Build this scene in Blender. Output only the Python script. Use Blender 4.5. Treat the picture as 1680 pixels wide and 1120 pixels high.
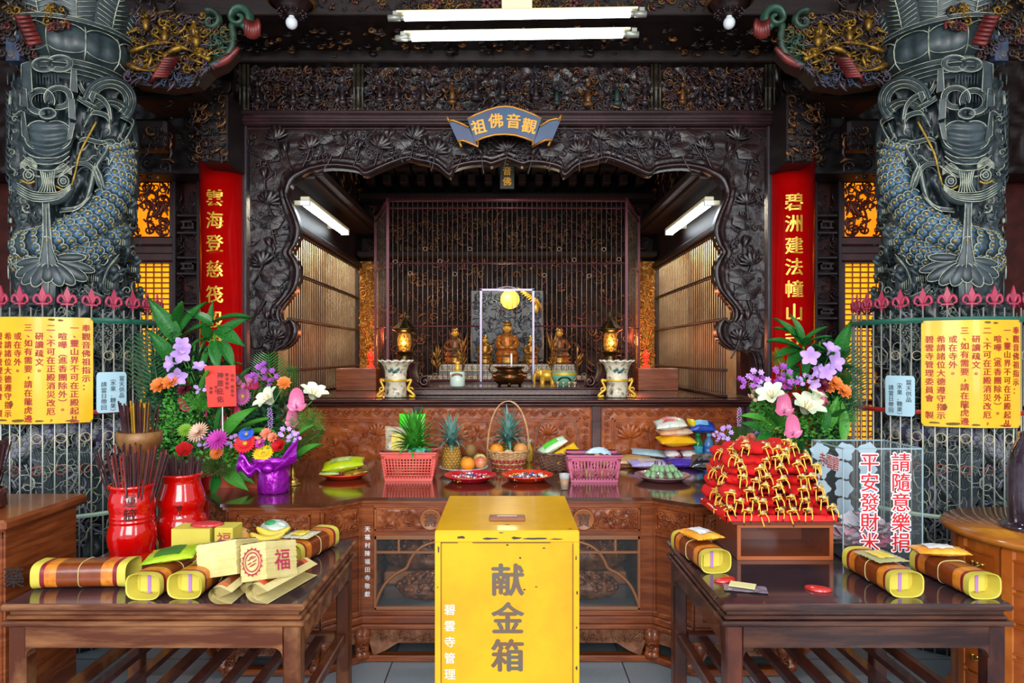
import bpy, math, random
from math import sin, cos, pi, sqrt, atan2
from mathutils import Vector, Matrix, noise
V = Vector
R = random.Random(7)
for o in list(bpy.data.objects): bpy.data.objects.remove(o)
SC = bpy.context.scene
COL = SC.collection
# ---------------------------------------------------------------- camera
CAM_H = 1.6
cd = bpy.data.cameras.new('camera'); cam = bpy.data.objects.new('camera', cd); COL.objects.link(cam)
cam.location = (0, 0, CAM_H); cam.rotation_euler = (pi/2, 0, 0)
cd.lens = 24; cd.sensor_width = 36; cd.shift_x = 8/1680; cd.shift_y = 23/1680; cd.clip_start = .05; cd.clip_end = 100
SC.camera = cam
# ---------------------------------------------------------------- light and exposure
w = bpy.data.worlds.new('world'); SC.world = w; w.use_nodes = True
w.node_tree.nodes['Background'].inputs[0].default_value = (.80, .90, 1, 1)
w.node_tree.nodes['Background'].inputs[1].default_value = .85
def area(name, loc, rot, sx, sy, e, col=(1, 1, 1)):
    l = bpy.data.lights.new(name, 'AREA'); l.shape = 'RECTANGLE'; l.size = sx; l.size_y = sy; l.energy = e; l.color = col
    o = bpy.data.objects.new(name, l); o.location = loc; o.rotation_euler = rot; COL.objects.link(o); return o
def point(name, loc, e, col=(1, 1, 1), r=.05):
    l = bpy.data.lights.new(name, 'POINT'); l.energy = e; l.color = col; l.shadow_soft_size = r
    o = bpy.data.objects.new(name, l); o.location = loc; COL.objects.link(o); return o
area('daylight_front_opening', (0, -3.2, 3.1), (math.radians(76), 0, 0), 3.2, 3.2, 330, (1, .97, .93))
area('daylight_left_opening', (-3.4, -2.0, 2.6), (math.radians(76), 0, math.radians(-24)), .9, 3.0, 75, (.9, .95, 1))
area('daylight_right_opening', (3.4, -2.0, 2.6), (math.radians(76), 0, math.radians(24)), .9, 3.0, 75, (.9, .95, 1))
SC.view_settings.view_transform = 'Standard'
SC.view_settings.look = 'None'
SC.view_settings.gamma = 1
SC.view_settings.use_curve_mapping = False
SC.view_settings.exposure = .35
# ---------------------------------------------------------------- helpers
def P(px, py, Y):
    return V(((px-832)/1120*Y, Y, CAM_H-(py-583)/1120*Y))
def S(Y): return Y/1120.0
def tag(o, label=None, cat=None, group=None, kind=None):
    if label: o['label'] = label
    if cat: o['category'] = cat
    if group: o['group'] = group
    if kind: o['kind'] = kind
    return o
def thing(name, label, cat, loc=(0, 0, 0), rz=0, group=None):
    o = bpy.data.objects.new(name, None); COL.objects.link(o); o.location = loc; o.rotation_euler = (0, 0, rz)
    o.empty_display_size = .05
    return tag(o, label, cat, group)
def copy_tree(o, loc=None, rz=None, label=None, scale=None, parent=None):
    c = o.copy(); COL.objects.link(c)
    if parent is not None: c.parent = parent
    for ch in o.children: copy_tree(ch, parent=c)
    if loc is not None: c.location = loc
    if rz is not None: c.rotation_euler = (0, 0, rz) if not hasattr(rz, '__len__') else rz
    if scale is not None: c.scale = scale if hasattr(scale, '__len__') else (scale,)*3
    if label: c['label'] = label
    return c
def wloc(o):
    l = V((0, 0, 0))
    while o is not None: l += o.location; o = o.parent
    return l
def T(x, y, z): return Matrix.Translation((x, y, z))
def RX(a): return Matrix.Rotation(a, 4, 'X')
def RY(a): return Matrix.Rotation(a, 4, 'Y')
def RZ(a): return Matrix.Rotation(a, 4, 'Z')
def SCL(x, y, z): return Matrix.Diagonal((x, y, z, 1))
class MB:
    def __init__(s): s.v = []; s.f = []; s.m = []; s.s = []; s.M = Matrix(); s.mi = 0
    def add(s, vs, fs, smooth=False):
        b = len(s.v); M = s.M; s.v += [M @ V(p) for p in vs]
        for f in fs:
            s.f.append([b+i for i in f]); s.m.append(s.mi); s.s.append(smooth)
        return s
    def box(s, x0, x1, y0, y1, z0, z1, c=0):
        if x0 > x1: x0, x1 = x1, x0
        if y0 > y1: y0, y1 = y1, y0
        if z0 > z1: z0, z1 = z1, z0
        if c <= 0:
            vs = [(x, y, z) for x in (x0, x1) for y in (y0, y1) for z in (z0, z1)]
            return s.add(vs, [(0, 1, 3, 2), (4, 6, 7, 5), (0, 4, 5, 1), (2, 3, 7, 6), (0, 2, 6, 4), (1, 5, 7, 3)])
        c = min(c, (x1-x0)/2.01, (y1-y0)/2.01, (z1-z0)/2.01)
        vs = []; ix = {}
        for i in (0, 1):
            for j in (0, 1):
                for k in (0, 1):
                    X = (x0, x1)[i]; Yy = (y0, y1)[j]; Z = (z0, z1)[k]
                    sx, sy, sz = (c, -c)[i], (c, -c)[j], (c, -c)[k]
                    for a, p in ((0, (X, Yy+sy, Z+sz)), (1, (X+sx, Yy, Z+sz)), (2, (X+sx, Yy+sy, Z))):
                        ix[i, j, k, a] = len(vs); vs.append(p)
        fs = []
        for i in (0, 1):
            fs.append([ix[i, j, k, 0] for j, k in ((0, 0), (0, 1), (1, 1), (1, 0))][::(1 if i == 0 else -1)])
            fs.append([ix[j, i, k, 1] for j, k in ((0, 0), (1, 0), (1, 1), (0, 1))][::(1 if i == 0 else -1)])
            fs.append([ix[j, k, i, 2] for j, k in ((0, 0), (0, 1), (1, 1), (1, 0))][::(1 if i == 0 else -1)])
        for i in (0, 1):
            for j in (0, 1):
                fs.append([ix[i, j, 0, 0], ix[i, j, 1, 0], ix[i, j, 1, 1], ix[i, j, 0, 1]])
                fs.append([ix[i, 0, j, 0], ix[i, 1, j, 0], ix[i, 1, j, 2], ix[i, 0, j, 2]])
                fs.append([ix[0, i, j, 1], ix[1, i, j, 1], ix[1, i, j, 2], ix[0, i, j, 2]])
        for i in (0, 1):
            for j in (0, 1):
                for k in (0, 1): fs.append([ix[i, j, k, 0], ix[i, j, k, 1], ix[i, j, k, 2]])
        return s.add(vs, fs)
    def tube(s, pts, r, n=6, closed=False, cap=True, flat=1.0, up=None, smooth=True):
        pts = [V(p) for p in pts]; m = len(pts)
        if not hasattr(r, '__len__'): r = [r]*m
        vs = []; prev = None
        for i, p in enumerate(pts):
            a = pts[(i-1) % m] if (closed or i > 0) else p
            b = pts[(i+1) % m] if (closed or i < m-1) else p
            t = (b-a)
            t = t.normalized() if t.length > 1e-9 else V((0, 0, 1))
            if prev is None:
                u = V(up) if up is not None else (V((0, 0, 1)) if abs(t.z) < .9 else V((1, 0, 0)))
            else: u = prev
            u = (u-t*u.dot(t))
            u = u.normalized() if u.length > 1e-6 else t.orthogonal().normalized()
            prev = u; q = t.cross(u)
            for k in range(n):
                an = 2*pi*k/n
                vs.append(p+u*cos(an)*r[i]*flat+q*sin(an)*r[i])
        fs = []
        for i in range(m if closed else m-1):
            for k in range(n):
                a = i*n+k; b = i*n+(k+1) % n; c = ((i+1) % m)*n+(k+1) % n; d = ((i+1) % m)*n+k
                fs.append((a, b, c, d))
        if cap and not closed:
            fs.append(tuple(range(n))[::-1]); fs.append(tuple((m-1)*n+k for k in range(n)))
        return s.add(vs, fs, smooth)
    def lathe(s, prof, n=24, cx=0, cy=0, cap=True, a0=0, a1=2*pi, mod=None, smooth=True):
        full = abs(a1-a0-2*pi) < 1e-6
        cols = n if full else n+1; vs = []
        for (r, z) in prof:
            for k in range(cols):
                a = a0+(a1-a0)*k/n; rr = r*(mod(a, z) if mod else 1)
                vs.append((cx+rr*cos(a), cy+rr*sin(a), z))
        fs = []
        for i in range(len(prof)-1):
            for k in range(n):
                k2 = (k+1) % cols
                fs.append((i*cols+k, i*cols+k2, (i+1)*cols+k2, (i+1)*cols+k))
        if cap and full:
            if prof[0][0] > 1e-5: fs.append(tuple(range(cols))[::-1])
            if prof[-1][0] > 1e-5: fs.append(tuple((len(prof)-1)*cols+k for k in range(cols)))
        return s.add(vs, fs, smooth)
    def ell(s, c, rx, ry=None, rz=None, n=8, m=6, rot=None):
        ry = rx if ry is None else ry; rz = rx if rz is None else rz
        vs = []; c = V(c)
        for i in range(m+1):
            th = pi*i/m
            for k in range(n):
                a = 2*pi*k/n
                p = V((rx*sin(th)*cos(a), ry*sin(th)*sin(a), -rz*cos(th)))
                if rot is not None: p = rot @ p
                vs.append(c+p)
        fs = [(i*n+k, i*n+(k+1) % n, (i+1)*n+(k+1) % n, (i+1)*n+k) for i in range(m) for k in range(n)]
        return s.add(vs, fs, True)
    def prism(s, poly, y0, y1, smooth=False):
        """polygon in x,z extruded along y (y0 is the front)"""
        n = len(poly)
        vs = [(x, y0, z) for x, z in poly]+[(x, y1, z) for x, z in poly]
        fs = [tuple(range(n)), tuple(range(n, 2*n))[::-1]]+[(i, n+i, n+(i+1) % n, (i+1) % n) for i in range(n)]
        return s.add(vs, fs, smooth)
    def slab(s, poly, z0, z1):
        n = len(poly)
        vs = [(x, y, z0) for x, y in poly]+[(x, y, z1) for x, y in poly]
        fs = [tuple(range(n))[::-1], tuple(range(n, 2*n))]+[(i, (i+1) % n, n+(i+1) % n, n+i) for i in range(n)]
        return s.add(vs, fs)
    def grid(s, fn, nu, nv, smooth=True, closeu=False):
        vs = [fn(i/nu, j/nv) for j in range(nv+1) for i in range(nu+1)]
        w_ = nu+1
        return s.add(vs, [(j*w_+i, j*w_+i+1, (j+1)*w_+i+1, (j+1)*w_+i) for j in range(nv) for i in range(nu)], smooth)
    def mirror_x(s):
        s.v = [V((-p.x, p.y, p.z)) for p in s.v]; s.f = [f[::-1] for f in s.f]; return s
    def build(s, name, mats, parent=None, at=None, world=False):
        if not isinstance(mats, (list, tuple)): mats = [mats]
        off = V(at) if at is not None else (wloc(parent) if (world and parent) else V((0, 0, 0)))
        me = bpy.data.meshes.new(name)
        me.from_pydata([tuple(p-off) for p in s.v], [], s.f)
        for m_ in mats: me.materials.append(m_)
        me.polygons.foreach_set('material_index', s.m); me.polygons.foreach_set('use_smooth', s.s)
        me.update()
        o = bpy.data.objects.new(name, me); COL.objects.link(o)
        if parent: o.parent = parent
        if at is not None: o.location = V(at)-(wloc(parent) if parent else V((0, 0, 0)))
        return o
def struct(o): o['kind'] = 'structure'; return o
def lin(h):
    if isinstance(h, str):
        h = [int(h[i:i+2], 16)/255 for i in (0, 2, 4)]
        h = [c/12.92 if c <= .04045 else ((c+.055)/1.055)**2.4 for c in h]
    return (h[0], h[1], h[2], 1)
MATS = {}
def mat(name, col, rough=.5, metal=0, bump=0, bs=60, col2=None, vs=8, coat=0, stretch=None, emis=None, es=0, trans=0, alpha=1, edge=None, elo=.5, ehi=.62, lo=.4, hi=.65, bump2=0, bs2=400, ior=1.45, sheen=0):
    if name in MATS: return MATS[name]
    m = bpy.data.materials.new(name); m.use_nodes = True; nt = m.node_tree; N = nt.nodes; L = nt.links
    b = N['Principled BSDF']; b.inputs['Base Color'].default_value = lin(col)
    b.inputs['Roughness'].default_value = rough; b.inputs['Metallic'].default_value = metal; b.inputs['IOR'].default_value = ior
    b.inputs['Coat Weight'].default_value = coat; b.inputs['Coat Roughness'].default_value = .08
    b.inputs['Transmission Weight'].default_value = trans; b.inputs['Alpha'].default_value = alpha
    if sheen: b.inputs['Sheen Weight'].default_value = sheen
    if emis: b.inputs['Emission Color'].default_value = lin(emis); b.inputs['Emission Strength'].default_value = es
    tc = None
    def coords():
        nonlocal tc
        if tc is None:
            t = N.new('ShaderNodeTexCoord'); tc = t.outputs['Object']
            if stretch:
                mp = N.new('ShaderNodeMapping'); mp.inputs['Scale'].default_value = stretch; L.new(tc, mp.inputs[0]); tc = mp.outputs[0]
        return tc
    last = None
    if col2 is not None:
        n = N.new('ShaderNodeTexNoise'); n.inputs['Scale'].default_value = vs; n.inputs['Detail'].default_value = 5; n.inputs['Roughness'].default_value = .6
        L.new(coords(), n.inputs['Vector'])
        r = N.new('ShaderNodeValToRGB'); r.color_ramp.elements[0].position = lo; r.color_ramp.elements[1].position = hi
        r.color_ramp.elements[0].color = lin(col); r.color_ramp.elements[1].color = lin(col2)
        L.new(n.outputs['Fac'], r.inputs['Fac']); last = r.outputs['Color']
    if edge is not None:
        g = N.new('ShaderNodeNewGeometry'); r = N.new('ShaderNodeValToRGB')
        r.color_ramp.elements[0].position = elo; r.color_ramp.elements[1].position = ehi
        L.new(g.outputs['Pointiness'], r.inputs['Fac'])
        mx = N.new('ShaderNodeMix'); mx.data_type = 'RGBA'; L.new(r.outputs['Color'], mx.inputs[0])
        if last is not None: L.new(last, mx.inputs[6])
        else: mx.inputs[6].default_value = lin(col)
        mx.inputs[7].default_value = lin(edge); last = mx.outputs[2]
    if last is not None: L.new(last, b.inputs['Base Color'])
    if bump:
        n = N.new('ShaderNodeTexNoise'); n.inputs['Scale'].default_value = bs; n.inputs['Detail'].default_value = 6
        L.new(coords(), n.inputs['Vector'])
        bp = N.new('ShaderNodeBump'); bp.inputs['Strength'].default_value = bump; bp.inputs['Distance'].default_value = .01
        L.new(n.outputs['Fac'], bp.inputs['Height']); L.new(bp.outputs['Normal'], b.inputs['Normal'])
    MATS[name] = m; return m
def text_mesh(body, size, vertical=False, pitch=1.12, bold=.0, depth=.0):
    """returns verts, faces of lettering lying in x (right), z (up), centred; front faces -y"""
    rows = [c for c in body] if vertical else [body]
    vs = []; fs = []; y = 0
    for i, c in enumerate(rows):
        if c == ' ': y -= pitch*size*.6; continue
        cu = bpy.data.curves.new('t', 'FONT'); cu.body = c; cu.size = size; cu.align_x = 'CENTER'; cu.offset = bold*size; cu.extrude = depth
        cu.resolution_u = 3
        ob = bpy.data.objects.new('t', cu); COL.objects.link(ob)
        dg = bpy.context.evaluated_depsgraph_get(); me = bpy.data.meshes.new_from_object(ob.evaluated_get(dg))
        b = len(vs); z0 = -.38*size
        vs += [(v.co.x, -v.co.z, v.co.y+y+z0) for v in me.vertices]
        fs += [[b+k for k in p.vertices] for p in me.polygons]
        bpy.data.objects.remove(ob); bpy.data.meshes.remove(me); bpy.data.curves.remove(cu)
        y -= pitch*size
    if vertical and vs:
        mid = (max(v[2] for v in vs)+min(v[2] for v in vs))/2
        vs = [(v[0], v[1], v[2]-mid) for v in vs]
    return vs, fs
def put_text(mb, body, size, c, vertical=False, pitch=1.12, bold=.02, depth=0, M=None):
    vs, fs = text_mesh(body, size, vertical, pitch, 0, depth)
    old = mb.M; mb.M = old @ (T(*c) @ M if M is not None else T(*c)); o = bold*size
    if o > .0001:      # heavier strokes: the same characters laid down again, shifted by the stroke growth
        for k, (dx, dz) in enumerate(((o, 0), (-o, 0), (0, o*.7), (0, -o*.7)) if bold < .04 else [(o*cos(a), o*sin(a)) for a in [pi*j/4 for j in range(8)]]):
            mb.add([(v[0]+dx, v[1]-.00002*k, v[2]+dz) for v in vs], fs)
    else: mb.add(vs, fs)
    mb.M = old
def nz(x, y, z=0): return noise.noise(V((x, y, z)))
def spiral(c, r, turns, u, v, n=14, start=0, dirn=1):
    c = V(c); u = V(u); v = V(v); out = []
    for i in range(n+1):
        t = i/n; a = start+dirn*turns*2*pi*t; rr = r*(1-t*.88)
        out.append(c+u*(rr*cos(a))+v*(rr*sin(a)))
    return out
def smooth_path(pts, k=4, closed=False):
    """Catmull-Rom through points"""
    pts = [V(p) for p in pts]; n = len(pts); out = []
    rng = range(n if closed else n-1)
    for i in rng:
        p0 = pts[(i-1) % n] if (closed or i > 0) else pts[i]; p1 = pts[i]; p2 = pts[(i+1) % n]
        p3 = pts[(i+2) % n] if (closed or i < n-2) else p2
        for j in range(k):
            t = j/k
            out.append(.5*((2*p1)+(-p0+p2)*t+(2*p0-5*p1+4*p2-p3)*t*t+(-p0+3*p1-3*p2+p3)*t*t*t))
    if not closed: out.append(pts[-1])
    return out
# ---------------------------------------------------------------- materials
m_dark = mat('dark_carved_wood', '170c0e', .30, bump=.2, bs=40, col2='2a1614', vs=9, edge='4a4048', elo=.58, ehi=.75)  # purple-grey tint on the ridges paints in the glossy highlights
m_dark2 = mat('dark_wood', '150a0a', .48, bump=.1, bs=30, col2='22110f', vs=6, stretch=(1, 1, 6))
m_gilt = mat('worn_gilding', '7a4a1c', .35, .6, col2='b98a34', vs=30)
m_gold = mat('gold_paint', 'e0ae3c', .35, .35)
m_brightgold = mat('bright_gold', 'f0b428', .3, .5)
m_redc = mat('faded_red_carving', '4a1512', .45, col2='6d2a1c', vs=20)
m_greenc = mat('faded_green_carving', '2a4a3a', .45, col2='40664e', vs=20)
m_bluec = mat('faded_blue_carving', '2c3c58', .45, col2='4a5878', vs=20)
m_mauvec = mat('mauve_carving', '44323e', .45, col2='66506a', vs=20)
m_wood = mat('brown_altar_wood', '683014', .3, bump=.06, bs=25, col2='8e4a24', vs=7, stretch=(.6, .6, 6), coat=.3)
m_woodh = mat('brown_altar_wood_level', '683014', .3, bump=.06, bs=25, col2='8e4a24', vs=7, stretch=(.5, 6, 6), coat=.3)
m_wdark = mat('dark_altar_wood', '32191a', .25, bump=.05, bs=25, col2='4c2822', vs=7, stretch=(.5, 6, 6), coat=.4)
m_orange = mat('orange_carved_wood', '863a10', .36, bump=.12, bs=60, col2='a6541e', vs=6)
m_reddish = mat('russet_carved_wood', '733212', .38, bump=.12, bs=80, col2='9a542a', vs=14)
m_red = mat('red_lacquer', 'b60606', .16, coat=.6, col2='a20505', vs=3)
m_ink = mat('black_ink', '14100e', .5)
m_white = mat('white_paint', 'e8e8e8', .5)
m_yellow = mat('yellow_sign_enamel', 'e4b400', .3, coat=.2, col2='d8a600', vs=4)
m_iron = mat('pale_grey_iron', '9aa4a4', .4, .5, col2='b4a890', vs=12)
m_teal = mat('teal_painted_iron', '1c5a48', .4)
m_brass = mat('brass', 'a8803a', .28, .9, col2='c8a050', vs=20)
m_tubew = mat('lit_tube', 'ffffff', .5, emis='e6f4ff', es=9)
m_cream = mat('cream_enamel_metal', 'c8c0a0', .4)
m_grey = mat('dull_grey_metal', '8a8a80', .4, .5)
# floor tiles
def tile_mat():
    m = mat('granite_tiles', '707880', .35, bump=.03, bs=300); nt = m.node_tree; N = nt.nodes; L = nt.links
    tc = N.new('ShaderNodeTexCoord'); br = N.new('ShaderNodeTexBrick'); br.offset = 0; br.inputs['Scale'].default_value = 1
    br.inputs['Brick Width'].default_value = .6; br.inputs['Row Height'].default_value = .6; br.inputs['Mortar Size'].default_value = .004
    br.inputs['Color1'].default_value = lin('6c747a'); br.inputs['Color2'].default_value = lin('7a8288'); br.inputs['Mortar'].default_value = lin('30343a')
    no = N.new('ShaderNodeTexNoise'); no.inputs['Scale'].default_value = 220; no.inputs['Detail'].default_value = 3
    mx = N.new('ShaderNodeMix'); mx.data_type = 'RGBA'; mx.blend_type = 'OVERLAY'; mx.inputs[0].default_value = .7
    L.new(tc.outputs['Object'], br.inputs['Vector']); L.new(tc.outputs['Object'], no.inputs['Vector'])
    L.new(br.outputs['Color'], mx.inputs[6]); L.new(no.outputs['Color'], mx.inputs[7]); L.new(mx.outputs[2], N['Principled BSDF'].inputs['Base Color'])
    return m
def sbox(name, m, *b, c=0):
    mb = MB(); mb.box(*b, c=c); return struct(mb.build(name, m, at=((b[0]+b[1])/2, (b[2]+b[3])/2, min(b[4], b[5]))))
sbox('floor', tile_mat(), -5, 5, -.6, 9, -.1, 0)
sbox('ceiling', m_dark2, -5, 5, 2.2, 9, 4.05, 4.15)
sbox('wall_back', m_dark2, -5, 5, 8.2, 8.3, 0, 4.05)
sbox('wall_left', m_dark2, -4.6, -4.5, 3.2, 8.2, 0, 4.05)
sbox('wall_right', m_dark2, 4.5, 4.6, 3.2, 8.2, 0, 4.05)
# ---------------------------------------------------------------- carving helpers
def curls(mb, x0, x1, z0, z1, y, n, r0, r1, mis, seed, bulge=.02, figs=0, weights=None):
    rr = random.Random(seed)
    for i in range(n):
        x = rr.uniform(x0, x1); z = rr.uniform(z0, z1); r = rr.uniform(r0, r1)
        x = min(max(x, x0+r), x1-r) if x1-x0 > 2*r else (x0+x1)/2
        z = min(max(z, z0+r), z1-r) if z1-z0 > 2*r else (z0+z1)/2
        mb.mi = rr.choices(mis, weights)[0] if weights else rr.choice(mis)
        k = rr.random(); yy = y-rr.uniform(.2, 1)*bulge
        if k < .5:
            pts = spiral((x, yy, z), r, rr.uniform(.8, 1.5), (1, 0, 0), (0, 0, 1), 9, rr.uniform(0, 6.28), rr.choice((-1, 1)))
            mb.tube(pts, [r*.2*(1-.5*j/9) for j in range(10)], 4, cap=False)
        elif k < .8:
            a = rr.uniform(0, pi); l = r*1.2
            c = V((x, yy, z)); d = V((cos(a), 0, sin(a))); q = V((-sin(a), 0, cos(a)))
            mb.tube([c-d*l, c-d*l*.3+q*l*.25, c+d*l*.4+q*l*.1, c+d*l-q*l*.2], [r*.08, r*.26, r*.22, r*.04], 4, cap=False)
        else:
            mb.ell((x, yy, z), r*.4, r*.3, r*.35, 6, 4)
    for i in range(figs):
        x = x0+(x1-x0)*(i+.5+rr.uniform(-.3, .3))/figs; h = (z1-z0)*rr.uniform(.45, .65); z = z0+(z1-z0)*rr.uniform(.08, .25)
        mb.mi = rr.choices(mis, weights)[0] if weights else rr.choice(mis)
        mb.ell((x, y-bulge, z+h*.35), h*.12, h*.10, h*.34, 7, 5); mb.ell((x, y-bulge*1.1, z+h*.1), h*.2, h*.12, h*.12, 7, 5); mb.ell((x, y-bulge*1.2, z+h*.8), h*.1, h*.1, h*.12, 7, 5)
        for s in (-1, 1):
            mb.tube([(x+s*h*.12, y-bulge, z+h*.58), (x+s*h*.26, y-bulge*1.5, z+h*.4), (x+s*h*rr.uniform(.1, .4), y-bulge*1.8, z+h*rr.uniform(.4, .75))], h*.05, 5)
    mb.mi = 0
def relief(mb, x0, x1, z0, z1, y, amp, sc, seed, res=.012, edge=.02):
    nu = max(4, int((x1-x0)/res)); nv = max(4, int((z1-z0)/res))
    def f(u, v):
        x = x0+(x1-x0)*u; z = z0+(z1-z0)*v
        wx = nz(x*sc*.6+seed, z*sc*.6, 3.1)*.9; wz = nz(x*sc*.6, z*sc*.6+seed, 7.7)*.9
        h = 1-abs(nz(x*sc+wx+seed, z*sc+wz, seed))*3.2
        h = max(0, h)*.8+.2*nz(x*sc*3, z*sc*3, seed)
        d = min(x-x0, x1-x, z-z0, z1-z); h *= min(1, d/edge) if edge > 0 else 1
        return (x, y-amp*h, z)
    mb.grid(f, nu, nv)
def lotus(mb, x, z, y, s, rot=0, d=.35):
    """open lotus flower carved in the x,z plane, thickness d*s towards -y"""
    old = mb.M; mb.M = old @ T(x, y, z) @ RY(rot)
    for k, (a, l, ww) in enumerate(((-1.25, .95, .2), (1.25, .95, .2), (-.85, 1, .24), (.85, 1, .24), (-.45, 1.02, .26), (.45, 1.02, .26), (0, 1.05, .28))):
        c = V((sin(a)*l*s*.5, -d*s*(.15+.05*k), cos(a)*l*s*.5))
        mb.ell(c, ww*s*.8, d*s*.22, l*s*.5, 8, 6, rot=Matrix.Rotation(a, 3, 'Y'))
    mb.M = old
def bud(mb, x, z, y, s, rot=0):
    old = mb.M; mb.M = old @ T(x, y, z) @ RY(rot)
    for a in (-.3, .3, 0): mb.ell((sin(a)*s*.3, -.1*s-(.06*s if a == 0 else 0), s*.4), s*.2, s*.14, s*.48, 8, 6, rot=Matrix.Rotation(a, 3, 'Y'))
    mb.M = old
def lotus_leaf(mb, x, z, y, s, rot=0):
    old = mb.M; mb.M = old @ T(x, y, z) @ RY(rot)
    n = 18; vs = [(0, -.12*s, 0)]+[(s*(.92+.1*sin(5*a+1))*cos(a), -.02*s-.05*s*sin(3*a), .62*s*(.92+.1*sin(4*a))*sin(a)) for a in [2*pi*k/n for k in range(n)]]
    mb.add(vs, [(0, k+1, (k+1) % n+1) for k in range(n)], True)
    for k in range(6):
        a = 2*pi*k/6+.3
        mb.tube([(0, -.13*s, 0), (s*.45*cos(a), -.10*s, s*.28*sin(a)), (s*.9*cos(a), -.04*s, s*.55*sin(a))], [s*.035, s*.025, s*.01], 4, cap=False)
    mb.M = old
def stem(mb, pts, r, y): mb.tube(smooth_path([(p[0], y, p[1]) for p in pts], 4), r, 5)
def moulding(mb, x0, x1, y0, z0, prof):
    """horizontal run along x. prof = [(protrusion, dz)...] stacked upward from z0; y0 = back plane, front towards -y"""
    z = z0
    for p, dz in prof: mb.box(x0, x1, y0-p, y0, z, z+dz, c=min(.008, dz*.35)); z += dz
# ---------------------------------------------------------------- red columns
def red_column(sx):
    X = sx*2.076
    t = thing('red_column', ('glossy red column with gold vertical couplet standing %s' % ('beside the yellow sign of the left dragon cage' if sx < 0 else 'behind the clear rice donation box side')) if 0 else
              ('glossy red round column with gold characters 雲海登慈筏 down its front' if sx < 0 else 'glossy red round column with gold characters 碧洲建法幢 down its front'), 'column', (X, 5.0, 0))
    mb = MB(); mb.lathe([(.19, 0), (.19, .12), (.165, .16), (.165, 3.33)], 48); mb.build('shaft', m_red, t)
    s = '雲海登慈筏般渡' if sx < 0 else '碧洲建法幢山寺'
    ys = [325, 362, 400, 442, 483, 524, 562] if sx < 0 else [332, 367, 403, 438, 474, 512, 552]
    mb = MB(); px = 354 if sx < 0 else 1301
    for c, y in zip(s, ys):
        p = P(px, y, 4.86); a = math.asin(max(-.95, min(.95, (p.x-X)/.167)))
        mb2 = MB(); put_text(mb2, c, .128, (0, 0, 0), bold=.02)
        for v in mb2.v:
            aa = a+v.x/.167; v.y = 5.0-.1692*cos(aa); v.x = X+.1692*sin(aa); v.z += p.z
        mb.add(mb2.v, mb2.f)
    mb.build('gold_lettering', m_gold, t, world=True)
red_column(-1); red_column(1)
# ---------------------------------------------------------------- carved arch
A = [(414, 651), (419, 640), (428, 610), (436, 579), (464, 574), (484, 559), (489, 540), (482, 525), (471, 531), (462, 523), (462, 508), (475, 491), (488, 472), (493, 446), (488, 427), (481, 414), (488, 401), (493, 379), (488, 356), (477, 330), (474, 315), (482, 297), (501, 285), (520, 279), (542, 276), (565, 277), (587, 281), (599, 289), (625, 279), (647, 270), (670, 263), (685, 267), (704, 271), (719, 277), (736, 291), (742, 287), (745, 279), (769, 272), (794, 270), (805, 273), (816, 270), (832, 264)]
O = [(410, 651), (410, 640), (410, 610), (410, 579), (410, 570), (410, 555), (410, 540), (410, 527), (410, 522), (410, 518), (410, 508), (410, 491), (410, 472), (410, 446), (410, 427), (410, 414), (410, 401), (410, 379), (410, 350), (410, 310), (410, 262), (410, 210), (462, 210), (510, 210), (542, 210), (565, 210), (587, 210), (603, 210), (625, 210), (647, 210), (668, 210), (685, 210), (704, 210), (722, 210), (734, 210), (739, 210), (745, 210), (769, 210), (792, 210), (805, 210), (816, 210), (832, 210)]
YA = 4.97
mb = MB()
ia = smooth_path([P(x, y, YA) for x, y in A], 6); oa = smooth_path([P(x, y, YA) for x, y in O], 6)
for sx in (1, -1):
    def f(u, v):
        i = u*(len(ia)-1); i0 = int(i); i1 = min(i0+1, len(ia)-1); t = i-i0
        p = ia[i0].lerp(ia[i1], t); q = oa[i0].lerp(oa[i1], t); r = p.lerp(q, v); L = (q-p).length
        d = v*L
        wx = nz(r.x*9, r.z*9, 2.2)*1.1
        h = max(0, 1-abs(nz(r.x*9+wx, r.z*9, .5))*4)*.0035+.001*nz(r.x*30, r.z*30, 1)
        h *= min(1, d/.05)
        h += .03*max(0, 1-abs(d-.022)/.028)+.012*max(0, 1-abs(d-.065)/.012)
        return (sx*r.x, YA-h, r.z)
    mb.grid(f, 520, 24)
    mb.grid(lambda u, v: (sx*ia[int(u*(len(ia)-1))].x, YA-.0+v*.07, ia[int(u*(len(ia)-1))].z), len(ia)-1, 2)
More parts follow.
